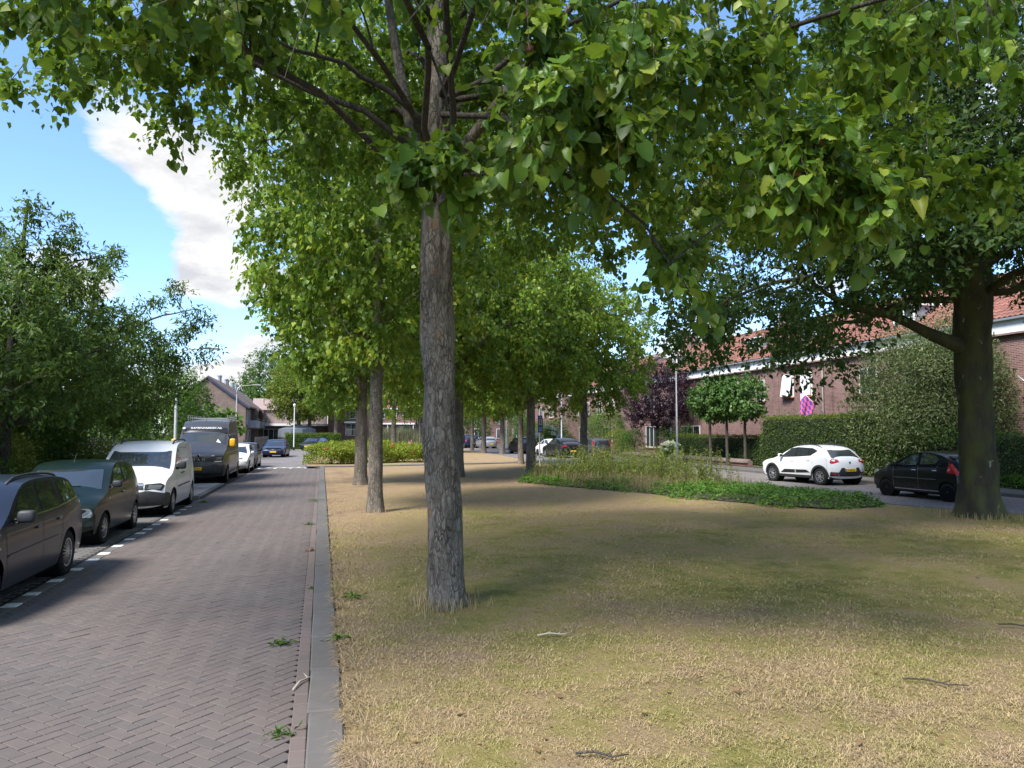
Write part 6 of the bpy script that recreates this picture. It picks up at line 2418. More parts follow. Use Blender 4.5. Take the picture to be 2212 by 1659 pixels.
def long_grass(name, label, pts, hmin, hmax, mat, w=.006, blades=1, z0=LAWN_Z):
    n = len(pts)
    B = np.array([(x, y, z0) for x, y in pts])
    h = RNG.uniform(hmin, hmax, n)
    az = RNG.uniform(0, 6.283, n)
    ln = RNG.uniform(.1, .6, n) * h
    d = np.stack([np.cos(az), np.sin(az), np.zeros(n)], -1)
    s = np.stack([-np.sin(az), np.cos(az), np.zeros(n)], -1) * w
    m1 = B + d * (ln * .3)[:, None] + np.array([0, 0, 1]) * (h * .6)[:, None]
    tip = B + d * ln[:, None] + np.array([0, 0, 1]) * h[:, None]
    V = np.stack([B - s, B + s, m1 + s * .8, m1 - s * .8, tip], 1).reshape(-1, 3)
    o = np.arange(n) * 5
    F = np.concatenate([np.stack([o, o + 1, o + 2], -1), np.stack([o, o + 2, o + 3], -1), np.stack([o + 3, o + 2, o + 4], -1)])
    ob = link(name, npmesh(name, V, F, mat, rnd=np.repeat(RNG.random(n), 5)))
    tag(ob, label, 'grass', kind='stuff')
    return ob


long_grass('dry_grass', 'pale dry grass between the tall weeds and the creeper', pts * 3, .2, .6, STRAW, .005)
# grass round the foot of the nearest trunk and other trunks
b = gp(963, 1309, LAWN_Z)
pts = [(b.x + random.gauss(0, 1) * .12 + .27 * math.cos(a), b.y + random.gauss(0, 1) * .12 + .27 * math.sin(a)) for a in np.random.default_rng(3).uniform(0, 6.283, 420)]
b2 = gp(2108, 1117, LAWN_Z)
pts += [(b2.x + .72 * math.cos(a) + random.gauss(0, .12), b2.y + .72 * math.sin(a) + random.gauss(0, .12)) for a in np.random.default_rng(4).uniform(0, 6.283, 500)]
for (u, v) in ((810, 1106), (779, 1047), (990, 1030), (1147, 1019)):
    q = gp(u, v, LAWN_Z)
    pts += [(q.x + .25 * math.cos(a) + random.gauss(0, .08), q.y + .25 * math.sin(a) + random.gauss(0, .08)) for a in np.random.default_rng(int(u)).uniform(0, 6.283, 160)]
long_grass('trunk_grass', 'uncut grass tufts round the feet of the trunks', pts, .06, .2, MATS['blade'], .004)
pts = [(random.uniform(5.2, 10), random.gauss(59, 1.8)) for _ in range(5200)]
long_grass('meadow_grass', 'yellow-green long grass patch behind the rose bed', pts, .3, .8, ROSEG, .012)
pts = [(random.uniform(6.5, 17), random.gauss(96, 1.2)) for _ in range(7000)]
long_grass('reeds', 'tall grey-green reeds behind the pink slide', pts, 1.5, 2.9, GREYG, .02, z0=0)

# roses at the end of the lawn
rb = None
for k, (x, y, rx, ry, rz_, lab) in enumerate([(.6, 48.2, 1.6, 1.5, 1.25, 'yellow-green rose bush at the kerb by the speed table'), (3.0, 48.6, 1.9, 1.5, 1.35, 'middle rose bush beside the kerb-side one'), (5.4, 49.4, 1.7, 1.5, 1.2, 'rose bush right behind the second trunk')]):
    r_ = bush('rose_bush', lab, (x, y, LAWN_Z), (rx * 1.15, ry, rz_ * 1.1), 9500, .11, ROSEG, 'quad', cat='shrub', group='rose bushes', lumps=10)
    PINK = foliage('rose_petal', [(.1, (.50, .05, .06)), (.9, (.65, .14, .12))], .2, (.8, .2, .2), .6, .2)
    for j in range(5):
        a = random.uniform(math.pi, 2 * math.pi)
        p = (rx * .8 * math.cos(a), ry * .75 * math.sin(a), rz_ * random.uniform(.55, .95))
        d = rdir(20)
        link('rose', leaf_mesh('rose', d * .05, rdir(20), d, np.full(20, .075), 'kite', PINK), r_, p)

# hedges and plants at the far end
hedge('hedge', 'bright clipped hedge behind the black hatchback at the street end', -4.2, 2.2, 91.5, 92.6, .0, 1.75, 9000, .12, BRIGHT, HEDGE_LIT, faces=('y0', 'x1', 'top'))
hedge('hedge', 'small low hedge under the white porch far off', 4.4, 11.0, 104.0, 104.8, 0, 1.0, 3000, .13, HEDGE, faces=('y0', 'top'))


# small weeds in the road joints, fallen leaves and twigs on the lawn
def tuft(label, u, v, z, n, size, mat, spread=.12):
    q = gp(u, v, z)
    m = n
    P = np.stack([RNG.normal(0, spread, m), RNG.normal(0, spread * .6, m), np.abs(RNG.normal(.015, .012, m))], -1)
    o = link('weed', leaf_mesh('weed', P, rdir(m) * np.array([1, 1, .4]) + np.array([0, 0, .25]), np.tile([0, 0, 1.0], (m, 1)) + rdir(m) * .4, size * RNG.uniform(.6, 1.4, m), 'slim', mat), None, (q.x, q.y, z))
    tag(o, label, 'weed')


tuft('green weed sprouting in the joints left of the gutter, nearest the picture bottom', 605, 1590, 0, 40, .05, SHRUB, .05)
tuft('flat green weed in the road beside the gutter', 608, 1392, 0, 60, .055, SHRUB, .06)
tuft('small weed in the road left of the gutter, beyond the flat one', 690, 1345, .0, 24, .05, SHRUB, .04)
tuft('upright little weed at the gutter halfway to the second trunk', 686, 1272, .0, 26, .06, SHRUB, .04)
tuft('brown withered weed on the gutter course', 672, 1190, .0, 40, .06, BROWNL, .07)
tuft('tuft of weed on the gutter near the second trunk', 668, 1133, .0, 50, .06, SHRUB, .07)
tuft('tuft of weeds by the kerb before the speed table', 679, 1082, .02, 60, .07, SHRUB, .10)
tuft('green broadleaf weed on the lawn edge by the kerb', 730, 1382, LAWN_Z + .02, 40, .07, IVY, .05)
tuft('green weed on the dry lawn left of the nearest trunk', 762, 1290, LAWN_Z + .02, 50, .07, IVY, .07)
tuft('dry weeds at the wheel of the white panel van', 440, 1085, .0, 50, .09, WEED, .12)
lf = serrated_leaf(BROWNL)
for k in range(30):
    d = 1.0 / random.uniform(1 / 17.0, 1 / 4.6)
    u = random.uniform(760, 2200)
    xc = (u - 1106) / 1600 * d
    X, Y = xc * math.cos(YAW) + d * math.sin(YAW), -xc * math.sin(YAW) + d * math.cos(YAW)
    if X < .3 or X > xe(Y) - .3:
        continue
    o = link('fallen_leaf', lf, None, (X, Y, LAWN_Z + .03), (random.uniform(-.5, .5), random.uniform(-.5, .5), random.uniform(0, 6.28)), (random.uniform(.035, .06),) * 3)
    tag(o, 'curled fallen leaf lying on the dry lawn', 'leaf', 'fallen leaves on the lawn')
for (u, v, a, L, lab, mt) in [(1198, 1371, .15, .34, 'pale bare stick lying on the lawn right of the trunk', simple('bare_wood', (.42, .36, .27), .8)), (1300, 1632, -.2, .32, 'dark twig in the straw near the picture bottom', BARKD), (2020, 1475, -.5, .45, 'long dark twig on the lawn at the right', BARKD),
                              (2200, 1352, -.4, .35, 'thin dark twig at the right picture edge', BARKD), (660, 1470, 1.4, .45, 'dry bent twig lying on the gutter', simple('bare_wood', (.42, .36, .27), .8))]:
    q = gp(u, v, LAWN_Z)
    z = LAWN_Z + .035 if u > 700 else .012
    q = gp(u, v, z)
    m = MB().tube([(-L / 2, 0, 0), (-L * .15, .02, .012), (L * .2, -.01, .004), (L / 2, .025, .01)], [.008, .009, .007, .004], 6)
    m.tube([(L * .1, 0, .006), (L * .25, .07, .02)], [.005, .003], 5)
    o = m.build('twig', mt, None, smooth=True, loc=tuple(q), rot=(0, 0, a - YAW))
    tag(o, lab, 'twig')

# leaf litter on the lawn
n = 1500
d = 1.0 / RNG.uniform(1 / 22.0, 1 / 4.3, n)
u = RNG.uniform(700, 2230, n)
xc = (u - 1106) / 1600.0 * d
X = xc * math.cos(YAW) + d * math.sin(YAW)
Y = -xc * math.sin(YAW) + d * math.cos(YAW)
k = (X > .25) & (X < 14.6)
X, Y = X[k], Y[k]
m = len(X)
P = np.stack([X, Y, np.full(m, LAWN_Z + .022)], -1)
o = link('leaf_litter', leaf_mesh('leaf_litter', P, rdir(m) * np.array([1, 1, .25]), np.tile([0, 0, 1.0], (m, 1)) + rdir(m) * .5, RNG.uniform(.012, .034, m), 'quad', BROWNL))
tag(o, 'small brown bits of leaf litter strewn over the lawn', 'leaf litter', kind='stuff')


# ------------------------------------------------------------------ houses
WALLR = brickmat('house_brick', (.15, .075, .066), (.235, .125, .105), (.40, .35, .33), .225, .068, .014)
WALLL = brickmat('terrace_brick', (.16, .11, .09), (.215, .15, .12), (.26, .22, .19), .225, .068, .012)
WALLF = brickmat('far_brick', (.15, .07, .058), (.20, .10, .08), (.26, .21, .19), .225, .068, .012)
TILER = piecemat('clay_tile', [(0, (.20, .085, .065)), (.4, (.25, .105, .08)), (.8, (.29, .13, .095)), (1, (.18, .08, .065))], grain=40, stain=.8, stainc=(.12, .07, .05))
TILEB = simple('brown_tile', (.135, .095, .08), .8, var=.3, vscale=2.5, bmp=.6, bscale=18, bdist=.02)
ZINC = simple('zinc', (.33, .35, .38), .5, metal=.5, var=.15, vscale=3)
DARKW = simple('dark_blue_board', (.03, .04, .085), .6)
BALC = simple('balcony_panel', (.30, .31, .33), .7, var=.15, vscale=2)
TERRA = simple('clay_sill', (.36, .14, .07), .8)


def window(parent, side, a0, a1, z0, z1, plane, nx=2, nz=1, depth=.07, mat=WHITEF, fr=.055, pane=PANE, name='window', sill=None):
    """side 'x-': window in a wall facing -X at x=plane, a along Y; 'y-': facing -Y at y=plane, a along X"""
    def bx(m, p, q, z_, w_, d0, d1):
        if side == 'x-':
            m.box(plane + d0, plane + d1, p, q, z_, w_)
        else:
            m.box(p, q, plane + d0, plane + d1, z_, w_)
    f = MB()
    bx(f, a0, a1, z1 - fr, z1, -depth * .5, .03)
    bx(f, a0, a1, z0, z0 + fr, -depth * .5, .03)
    bx(f, a0, a0 + fr, z0 + fr, z1 - fr, -depth * .5, .03)
    bx(f, a1 - fr, a1, z0 + fr, z1 - fr, -depth * .5, .03)
    for k in range(1, nx):
        x = a0 + (a1 - a0) * k / nx
        bx(f, x - fr * .4, x + fr * .4, z0 + fr, z1 - fr, -depth * .4, .02)
    for k in range(1, nz):
        z = z0 + (z1 - z0) * k / nz
        bx(f, a0 + fr, a1 - fr, z - fr * .35, z + fr * .35, -depth * .35, .015)
    w = f.build(name, mat, parent)
    for i in range(nx):
        for j in range(nz):
            g = MB()
            bx(g, a0 + (a1 - a0) * i / nx + fr * .3, a0 + (a1 - a0) * (i + 1) / nx - fr * .3, z0 + (z1 - z0) * j / nz + fr * .3, z0 + (z1 - z0) * (j + 1) / nz - fr * .3, -.012, .002)
            g.build('pane', pane, w)
    if sill:
        g = MB()
        bx(g, a0 - .05, a1 + .05, z0 - .07, z0 - .001, -depth * .5 - .06, .02)
        g.build('sill', sill, w)
    return w


def pantile(w=.235, l=.36):
    """one S-shaped clay tile: its origin at the upper end, x along the eaves, y down the slope"""
    xs = np.linspace(0, w * 1.02, 7)
    hz = [.012, .034, .042, .030, .010, .0, .010]
    V = []
    for y, dz in ((0, 0), (l, .022)):
        for x, h in zip(xs, hz):
            V.append((x, y, h + dz))
    for x, h in zip(xs, hz):
        V.append((x, l, h + .022 - .018))
    F = [(i, i + 1, 8 + i, 7 + i) for i in range(6)] + [(7 + i, 8 + i, 15 + i, 14 + i) for i in range(6)]
    return np.array(V), np.array(F)


def tiled_roof(parent, x_e, z_e, x_r, z_r, y0, y1, n_obj, mat=TILER):
    """slope facing -X from eaves (x_e,z_e) to ridge (x_r,z_r)"""
    V, F = pantile()
    dx, dz = x_e - x_r, z_e - z_r
    L = math.hypot(dx, dz)
    sx, sz = dx / L, dz / L              # down-slope direction in xz
    rows = int(L / .325)
    cols = int((y1 - y0) / .235)
    O, key = [], []
    for r in range(rows):
        s = L - (rows - r) * .325 + .0
        for c_ in range(cols):
            O.append((x_r + sx * s, y0 + c_ * .235, z_r + sz * s))
    O = np.array(O)
    # local axes: tile x -> world +Y ; tile y -> down slope ; tile z -> slope normal
    nx, nz = sz, -sx
    if nz < 0:
        nx, nz = -nx, -nz
    Rm = np.array([[0, sx, nx], [1, 0, 0], [0, sz, nz]])
    M4 = Matrix(((0, sx, nx), (1, 0, 0), (0, sz, nz)))
    dist = np.hypot(O[:, 0], O[:, 1])
    U = np.array([project(*o)[0] for o in O])
    Vv = np.array([project(*o)[1] for o in O])
    dist = np.where((U > -20) & (U < 2230) & (Vv > 300), dist, 1e5 + dist)
    order = np.argsort(dist)
    sel, rest = order[:n_obj], order[n_obj:]
    jit = RNG.normal(0, .004, (len(O), 3))
    if n_obj:
        me = npmesh('tile', V, F, mat, smooth=False)
        e = M4.to_euler()
        for i in sel:
            link('tile', me, parent, tuple(O[i] + jit[i]), e)
    if len(rest):
        W = (V @ Rm.T)[None] + (O[rest] + jit[rest])[:, None, :]
        FF = (F[None] + (np.arange(len(rest)) * len(V))[:, None, None]).reshape(-1, 4)
        o = link('tile', npmesh('tile_field', W.reshape(-1, 3), FF, mat, rnd=np.repeat(RNG.random(len(rest)), len(V))), parent)
        o['kind'] = 'stuff'


FX, FZ, GZ, RX, RZ = 26.0, 5.9, 6.5, 30.2, 9.2


def row_house(name, label, y0, y1, n_tiles, chim=(), dormers=(), wins=(), doors=()):
    h = empty(name, (0, 0, 0))
    tag(h, label, 'house', 'brick houses along the right street')
    MB().box(FX, 34.4, y0, y1, .1, GZ - .05).build('wall', WALLR, h)
    # gables
    g = MB()
    for y in (y0 + .15, y1 - .15):
        g.prism([(FX + .1, GZ - .06), (34.3, GZ - .06), (RX, RZ - .08)], y - .1, y + .1, lambda a, b, d: (a, d, b))
    g.build('gable', WALLR, h)
    rf = empty('roof', (0, 0, 0), 0, h)
    MB().prism([(FX - .22, GZ + .01), (RX, RZ - .02), (34.6, GZ + .01), (34.6, GZ - .04), (RX, RZ - .12), (FX - .22, GZ - .04)], y0 - .02, y1 + .02, lambda a, b, d: (a, d, b)).build('roof_deck', TILEB, rf)
    tiled_roof(rf, FX - .28, GZ + .0, RX, RZ, y0 - .02, y1 + .02, n_tiles)
    rd = MB()
    for y in np.arange(y0, y1 - .1, .38):
        rd.tube([(RX, y, RZ + .01), (RX, y + .40, RZ + .02)], [.10, .115], 8)
    rd.build('ridge_tiles', TILER, rf)
    # white fascia and gutter
    MB().box(FX - .16, FX - .002, y0, y1, FZ, GZ - .12).build('fascia', WHITE, h)
    MB().box(FX - .20, FX - .002, y0, y1, FZ - .07, FZ - .002).build('fascia_moulding', WALLR, h)
    MB().prism([(FX - .34, GZ - .02), (FX - .34, GZ - .10), (FX - .28, GZ - .118), (FX - .06, GZ - .118), (FX - .06, GZ - .02)], y0, y1, lambda a, b, d: (a, d, b)).build('gutter', ZINC, h)
    for (y, w) in chim:
        c_ = MB().bbox(RX - .35, RX + .55, y - w / 2, y + w / 2, RZ - .6, RZ + 1.0, .01).build('chimney', WALLR, h)
        MB().bbox(RX - .42, RX + .62, y - w / 2 - .07, y + w / 2 + .07, RZ + 1.0, RZ + 1.1, .01).build('cap', CONC, c_)
        MB().lathe([(.10, 0), (.09, .32), (.075, .32), (.07, .02)], 10).build('chimney_pot', DARKW, c_, loc=(RX + .1, y, RZ + 1.1))
    for (ya, yb) in dormers:
        d = empty('dormer', (0, 0, 0), 0, h)
        xf, zt, zb = FX + .75, GZ + 1.45, GZ + .42
        MB().box(xf + .06, xf + 2.6, ya + .06, ya + .16, zb - .3, zt - .02).build('cheek', ZINC, d)
        MB().box(xf + .06, xf + 2.6, yb - .16, yb - .06, zb - .3, zt - .02).build('cheek', ZINC, d)
        MB().bbox(xf - .15, xf + 2.9, ya - .08, yb + .08, zt, zt + .12, .02).build('dormer_roof', WHITE, d)
        MB().box(xf + .1, xf + .14, ya + .16, yb - .16, zb - .3, zt).build('curtain', simple('curtain', (.30, .29, .25), .9), d)
        window(d, 'x-', ya + .05, yb - .05, zb, zt - .01, xf, 2, 2, .12)
    for w in wins:
        kind, ya, yb, z0, z1 = w[:5]
        if kind == 'plain':
            window(h, 'x-', ya, yb, z0, z1, FX - .035, *(w[5] if len(w) > 5 else (2, 1)), sill=TERRA)
        elif kind == 'screen':
            ww = window(h, 'x-', ya, yb, z0, z1, FX - .035, 1, 1, sill=TERRA)
            tilt = w[5]
            # white roller screen, its foot pushed out from the wall
            m = MB().prism([(ya + .03, z1), (yb - .03, z1), (yb - .03, z0 + .04), (ya + .03, z0 + .04)], .0, .012, lambda a, b, d: (FX - .09 - d - tilt * (z1 - b), a, b))
            m.build('screen', WHITE, ww)
    for (ya, yb) in doors:
        dd = MB().box(FX - .06, FX - .005, ya, yb, .2, 2.35).build('door', WHITEF, h)
        MB().box(FX - .075, FX - .061, ya + .15, yb - .15, 1.2, 2.1).build('door_pane', PANE, dd)
        MB().box(FX - .11, FX - .061, yb - .14, yb - .1, 1.05, 1.2).build('handle', STEEL, dd)
    return h


row_house('brick_house', 'brick house with red tiled roof behind the big trunk at the right edge', 13.0, 25.0, 300, chim=[(24.0, .9)], wins=[('plain', 14.5, 16.0, 3.7, 5.2), ('plain', 14.2, 16.6, .9, 2.6, (3, 1)), ('plain', 18.6, 19.8, 3.7, 5.2)])
row_house('brick_house', 'brick house mostly hidden by the large silvery shrub', 25.06, 33.4, 0, chim=[(32.0, .9)], dormers=[(28.5, 29.9)], wins=[('plain', 27.2, 28.4, 3.9, 5.2), ('plain', 30.2, 31.4, 3.9, 5.2), ('plain', 26.4, 28.8, .9, 2.6, (3, 1))])
hB = row_house('brick_house', 'brick house with two white window screens and a flagpole', 33.46, 44.0, 0, chim=[(43.2, .95)], dormers=[(35.6, 37.0), (41.2, 42.6)],
               wins=[('screen', 35.1, 36.05, 4.05, 5.35, .03), ('screen', 36.75, 37.7, 4.05, 5.35, .16), ('plain', 39.6, 40.5, 3.9, 5.2), ('plain', 35.2, 37.6, .9, 2.7, (3, 1)), ('plain', 42.3, 43.2, 3.9, 5.2)], doors=[(38.7, 39.6)])
hC = row_house('brick_house', 'brick house with small dormer behind the purple plum tree', 44.06, 58.0, 0, chim=[(57.0, 1.2)], dormers=[(52.4, 53.8)],
               wins=[('plain', 49.4, 50.4, 3.7, 4.95), ('plain', 46.0, 47.0, 3.7, 4.95), ('plain', 55.0, 56.2, 3.7, 4.95), ('plain', 47.6, 50.4, .8, 2.5, (3, 1)), ('plain', 54.4, 56.6, .8, 2.5, (3, 1))], doors=[(52.0, 53.0)])
row_house('brick_house', 'far brick house on the right beyond the sloping crossover', 62.0, 76.0, 0, chim=[(69.0, 1.0)], dormers=[(66.0, 67.6)], wins=[('plain', 63.5, 64.8, 3.7, 5.0), ('plain', 66.5, 67.8, 3.7, 5.0), ('plain', 70.0, 71.3, 3.7, 5.0), ('plain', 73.2, 74.4, 3.7, 5.0), ('plain', 64.0, 66.4, .8, 2.5, (3, 1)), ('plain', 70.5, 73.0, .8, 2.5, (3, 1))])
row_house('brick_house', 'farthest brick house on the right with orange roof', 80.0, 98.0, 0, chim=[(89.0, 1.0)], wins=[('plain', 82, 83.4, 3.7, 5.0), ('plain', 86, 87.4, 3.7, 5.0), ('plain', 91, 92.4, 3.7, 5.0), ('plain', 83, 86, .8, 2.5, (3, 1))])
# downpipes on the flag house
MB().tube([(FX - .12, 34.15, GZ - .2), (FX - .09, 34.15, FZ - .2), (FX - .09, 34.15, .2)], .045, 10).build('downpipe', simple('downpipe_grey', (.42, .39, .36), .6), hB, smooth=True)
MB().box(FX - .10, FX - .002, 33.47, 33.95, .1, FZ - .075).build('pier', WALLR, hB)
MB().box(FX - .08, FX - .002, 38.2, 38.55, .1, FZ - .075).build('pier', WALLR, hB)


# flag on a slanting pole
def flag():
    a = Vector((FX - .1, 34.0, 2.95))
    d = ray(1728, 840)
    k = (FX - 1.35) / d.x
    tip = Vector((d.x * k, d.y * k, CAM_H + d.z * k))
    root = empty('flag', tuple(a))
    tag(root, 'pink and blue diamond-patterned flag hanging from a slanting white pole', 'flag')
    dv = tip - a
    MB().tube([(0, 0, 0), tuple(dv)], .016, 8).build('pole', WHITE, root, smooth=True)
    MB().lathe([(.004, -.04), (.04, -.02), (.045, 0), (.04, .02), (.004, .045)], 12).build('finial', WHITE, root, loc=tuple(dv))
    MB().bbox(-.03, .1, -.05, .05, -.08, .06, .01).build('bracket', STEEL, root)
    m, t, b, o = new_mat('flag_print')
    uv = nd(t, 'ShaderNodeAttribute', attribute_name='fuv')
    sp = nd(t, 'ShaderNodeSeparateXYZ')
    lk(t, uv.outputs['Vector'], sp.inputs[0])
    U, V_ = sp.outputs[0], sp.outputs[1]
    p = math_(t, 'ADD', math_(t, 'MULTIPLY', U, 4.0), math_(t, 'MULTIPLY', V_, 4.5))
    q = math_(t, 'SUBTRACT', math_(t, 'MULTIPLY', U, 4.0), math_(t, 'MULTIPLY', V_, 4.5))
    ch = math_(t, 'MODULO', math_(t, 'ADD', math_(t, 'FLOOR', p), math_(t, 'ADD', math_(t, 'FLOOR', q), 40.0)), 2.0)
    c = mixc(t, ch, (.62, .10, .20), (.06, .05, .30))
    dg = math_(t, 'ADD', math_(t, 'MULTIPLY', U, 1.3), V_)
    band = math_(t, 'MULTIPLY', math_(t, 'GREATER_THAN', dg, .22), math_(t, 'LESS_THAN', dg, .50))
    c = mixc(t, band, c, (.60, .55, .66))
    lk(t, c, b.inputs['Base Color'])
    b.inputs['Roughness'].default_value = .7
    n, k = 16, 18
    V, F, UV = [], [], []
    L = 1.15
    for i in range(n):
        f = i / (n - 1)
        top = dv * (1.0 - .62 * f)
        for j in range(k):
            g = j / (k - 1)
            # cloth falls from the pole and gathers towards the tip side
            x, y = top.x, top.y
            pull = dv * 1.0
            s = g * .55
            hx = x + (pull.x - x) * s + .03 * math.sin(f * 9 + g * 3) * g
            hy = y + (pull.y - y) * s + .05 * math.sin(f * 11 + g * 2) * g
            z = top.z - g * (.35 + .95 * (1 - f * .25)) - .0
            V.append((hx, hy, z))
            UV.append((f, g, 0))
    for i in range(n - 1):
        for j in range(k - 1):
            F.append((i * k + j, (i + 1) * k + j, (i + 1) * k + j + 1, i * k + j + 1))
    me = npmesh('cloth', np.array(V), np.array(F), m, smooth=True)
    at = me.attributes.new('fuv', 'FLOAT_VECTOR', 'POINT')
    at.data.foreach_set('vector', np.array(UV, dtype=np.float32).ravel())
    o = link('cloth', me, root)
    sd = o.modifiers.new('thickness', 'SOLIDIFY')
    sd.thickness = .003


flag()
# bare pole on the right-hand wall
pl = empty('flag_pole', (FX - .1, 21.4, 3.15))
tag(pl, 'bare steel flagpole slanting from the brick wall at the right edge', 'flagpole')
MB().tube([(0, 0, 0), (-.75, .62, 1.0)], .016, 8).build('pole', STEEL, pl, smooth=True)
MB().bbox(-.04, .1, -.05, .05, -.08, .06, .01).build('bracket', STEEL, pl)

# low garden wall with sloping brick coping
gw = empty('garden_wall', (22.9, 44.0, .12))
tag(gw, 'low garden wall with sloping brick coping along the right pavement', 'garden wall')
MB().box(-.12, .12, -7.6, 10, 0, .22).build('base', WALLF, gw)
cm = MB().prism([(-.20, .22), (.20, .22), (.16, .30), (.02, .42), (-.02, .42), (-.17, .30)], .0, .098, lambda a, b, d: (a, d, b)).mesh('coping_brick', piecemat('coping_brick', [(0, (.13, .10, .09)), (.5, (.18, .13, .115)), (1, (.23, .18, .16))], grain=60))
for k in range(171):
    link('coping_brick', cm, gw, (0, -7.55 + k * .103, random.gauss(0, .003)))

# ------------------------------------------------------------------ the brown-roofed terrace on the left
tr = empty('terrace_house', (-9.3, 99.0, 0))
tag(tr, 'long low terrace with brown tiled roof and grey balconies on the left', 'house')
MB().box(-9.0, 0, 0, 38, 0, 5.3).build('wall', WALLL, tr)
MB().prism([(-9.0, 5.3), (.0, 5.3), (-4.5, 8.75)], -.001, .3, lambda a, b, d: (a, d, b)).build('gable', WALLL, tr)
rf = MB().prism([(-9.4, 5.15), (-4.5, 8.9), (.55, 5.1), (.55, 5.3), (-4.5, 9.1), (-9.4, 5.35)], -.25, 38.3, lambda a, b, d: (a, d, b)).build('roof', TILEB, tr)
MB().prism([(-4.5, 8.65), (.45, 4.92), (.45, 5.22), (-4.5, 8.95)], -.31, -.252, lambda a, b, d: (a, d, b)).build('barge_board', DARKW, tr)
for y, w in ((8, .5), (9.2, .25), (15, .4), (17.5, .25), (23, .4), (28, .4)):
    MB().lathe([(.22 * w * 2, 0), (.22 * w * 2, .9), (.3 * w * 2, .92), (.3 * w * 2, 1.1), (.1, 1.12)], 10).build('vent_pipe', ZINC if w > .3 else TILEB, rf, loc=(-4.2, y, 8.6))
for k in range(4):
    y = 3 + k * 9.4
    # first-floor balcony, set-back shade painted as a flat dark sheet
    rc = empty('balcony', (0, 0, 0), 0, tr)
    MB().box(-.02, 1.15, y, y + 4.6, 2.55, 2.72).build('slab', CONC, rc)
    MB().box(1.10, 1.16, y, y + 4.6, 2.72, 3.55).build('front_panel', BALC, rc)
    MB().box(.02, 1.10, y, y + .05, 2.72, 3.55).build('side_panel', BALC, rc)
    MB().box(1.08, 1.14, y, y + 4.6, 3.72, 3.76).build('hand_rail', STEEL, rc)
    MB().box(.005, .03, y + .2, y + 4.4, 2.8, 5.0).build('recess_shade', simple('recess_shade_tone', (.10, .075, .07), .9), rc)
    window(tr, 'x-', y + .4, y + 2.4, 2.85, 4.9, .06, 2, 1)
    window(tr, 'x-', y + .3, y + 3.4, .6, 2.3, .04, 3, 1)
    window(tr, 'x-', y - 1.7, y - .5, 3.0, 4.9, .04, 1, 2)
    MB().box(.005, .07, y + 3.7, y + 4.6, .05, 2.2).build('door', DARKW, tr)
    MB().box(-.05, .9, y + 5.0, y + 5.2, 0, 5.2).build('fin_wall', WALLL, tr)
window(tr, 'y-', -7.0, -6.2, 3.4, 4.9, -.03, 1, 1)
window(tr, 'y-', -5.6, -4.9, 3.4, 4.9, -.03, 1, 1)

# nearer left house behind the garden trees
lh = empty('garden_house', (-15.5, 30, 0))
tag(lh, 'pale house with white fascia glimpsed through the left garden trees', 'house', None)
MB().box(-9, 0, -8, 16, 0, 6.0).build('wall', WALLL, lh)
MB().box(-9.3, .35, -8.3, 16.3, 6.0, 6.55).build('fascia', WHITE, lh)
MB().box(-9.1, .15, -8.1, 16.1, 6.55, 6.65).build('flat_roof', ZINC, lh)
for k in range(5):
    window(lh, 'x-', -7 + k * 4.6, -4.2 + k * 4.6, 3.5, 5.1, .04, 3, 1)
    window(lh, 'x-', -7 + k * 4.6, -4.2 + k * 4.6, .6, 2.4, .04, 3, 1)
for w_ in [o for o in lh.children if o.name.startswith('window')]:
    pass
lh.children[0].location = (0, 0, 0)

# ------------------------------------------------------------------ houses closing the street
eh = empty('end_house', (-3.0, 118, 0))
tag(eh, 'dark brick house with white bay windows closing the street', 'house')
MB().box(4.0, 17.5, 0, 9, 0, 5.6).build('wall', WALLF, eh)
MB().prism([(4.0 - .3, 5.6), (17.8, 5.6), (17.8, 5.75), (10.7, 5.8), (3.7, 5.75)], -.4, 9, lambda a, b, d: (a, d, b)).build('eaves', WHITE, eh)
MB().prism([(-.4, 5.75), (4.5, 9.6), (9.4, 5.75)], 3.8, 17.7, lambda a, b, d: (d, a, b)).build('roof', simple('slate_red', (.22, .09, .07), .85, var=.25, vscale=2), eh)
window(eh, 'y-', 6.6, 9.2, 1.5, 3.3, -.06, 3, 2, .12)
window(eh, 'y-', 11.4, 12.4, .3, 2.9, -.06, 1, 1, .12)
window(eh, 'y-', 13.2, 16.6, .9, 3.0, -.06, 3, 1, .12)
for x in (7.2, 8.8, 11.8, 13.6, 15.4):
    window(eh, 'y-', x, x + .85, 4.1, 5.3, -.05, 1, 2, .1)
MB().bbox(6.4, 9.5, -.45, 0, 3.4, 3.65, .02).build('canopy', WHITE, eh)
MB().bbox(10.8, 17.2, -1.0, 0, 3.2, 3.45, .02).build('porch_roof', WHITE, eh)
for x in (10.95, 13.0, 17.0):
    MB().box(x - .06, x + .06, -.9, -.78, 0, 3.2).build('porch_post', WHITEF, eh)
ex = MB().box(-7.5, 3.99, 1.5, 9, 0, 2.95).build('extension_wall', WALLF, eh)
MB().bbox(-7.9, 4.4, .9, 9.1, 2.95, 3.3, .03).build('extension_roof', WHITE, eh)
window(eh, 'y-', -5.6, -3.4, .4, 2.5, 1.46, 3, 1, .1)
window(eh, 'y-', -.8, 1.6, .4, 2.6, 1.46, 3, 2, .1)
MB().box(-7.4, 3.9, 4.5, 9, 3.301, 5.5).build('upper_wall', simple('render_pink', (.24, .185, .175), .9, var=.15), eh)
MB().prism([(4.2, 5.5), (6.75, 7.4), (9.3, 5.5)], -7.6, 4.0, lambda a, b, d: (d, a, b)).build('upper_roof', simple('slate_grey', (.28, .21, .20), .85, var=.2), eh)
window(eh, 'y-', -2.2, -.9, 4.0, 5.6, 4.46, 2, 2, .1)
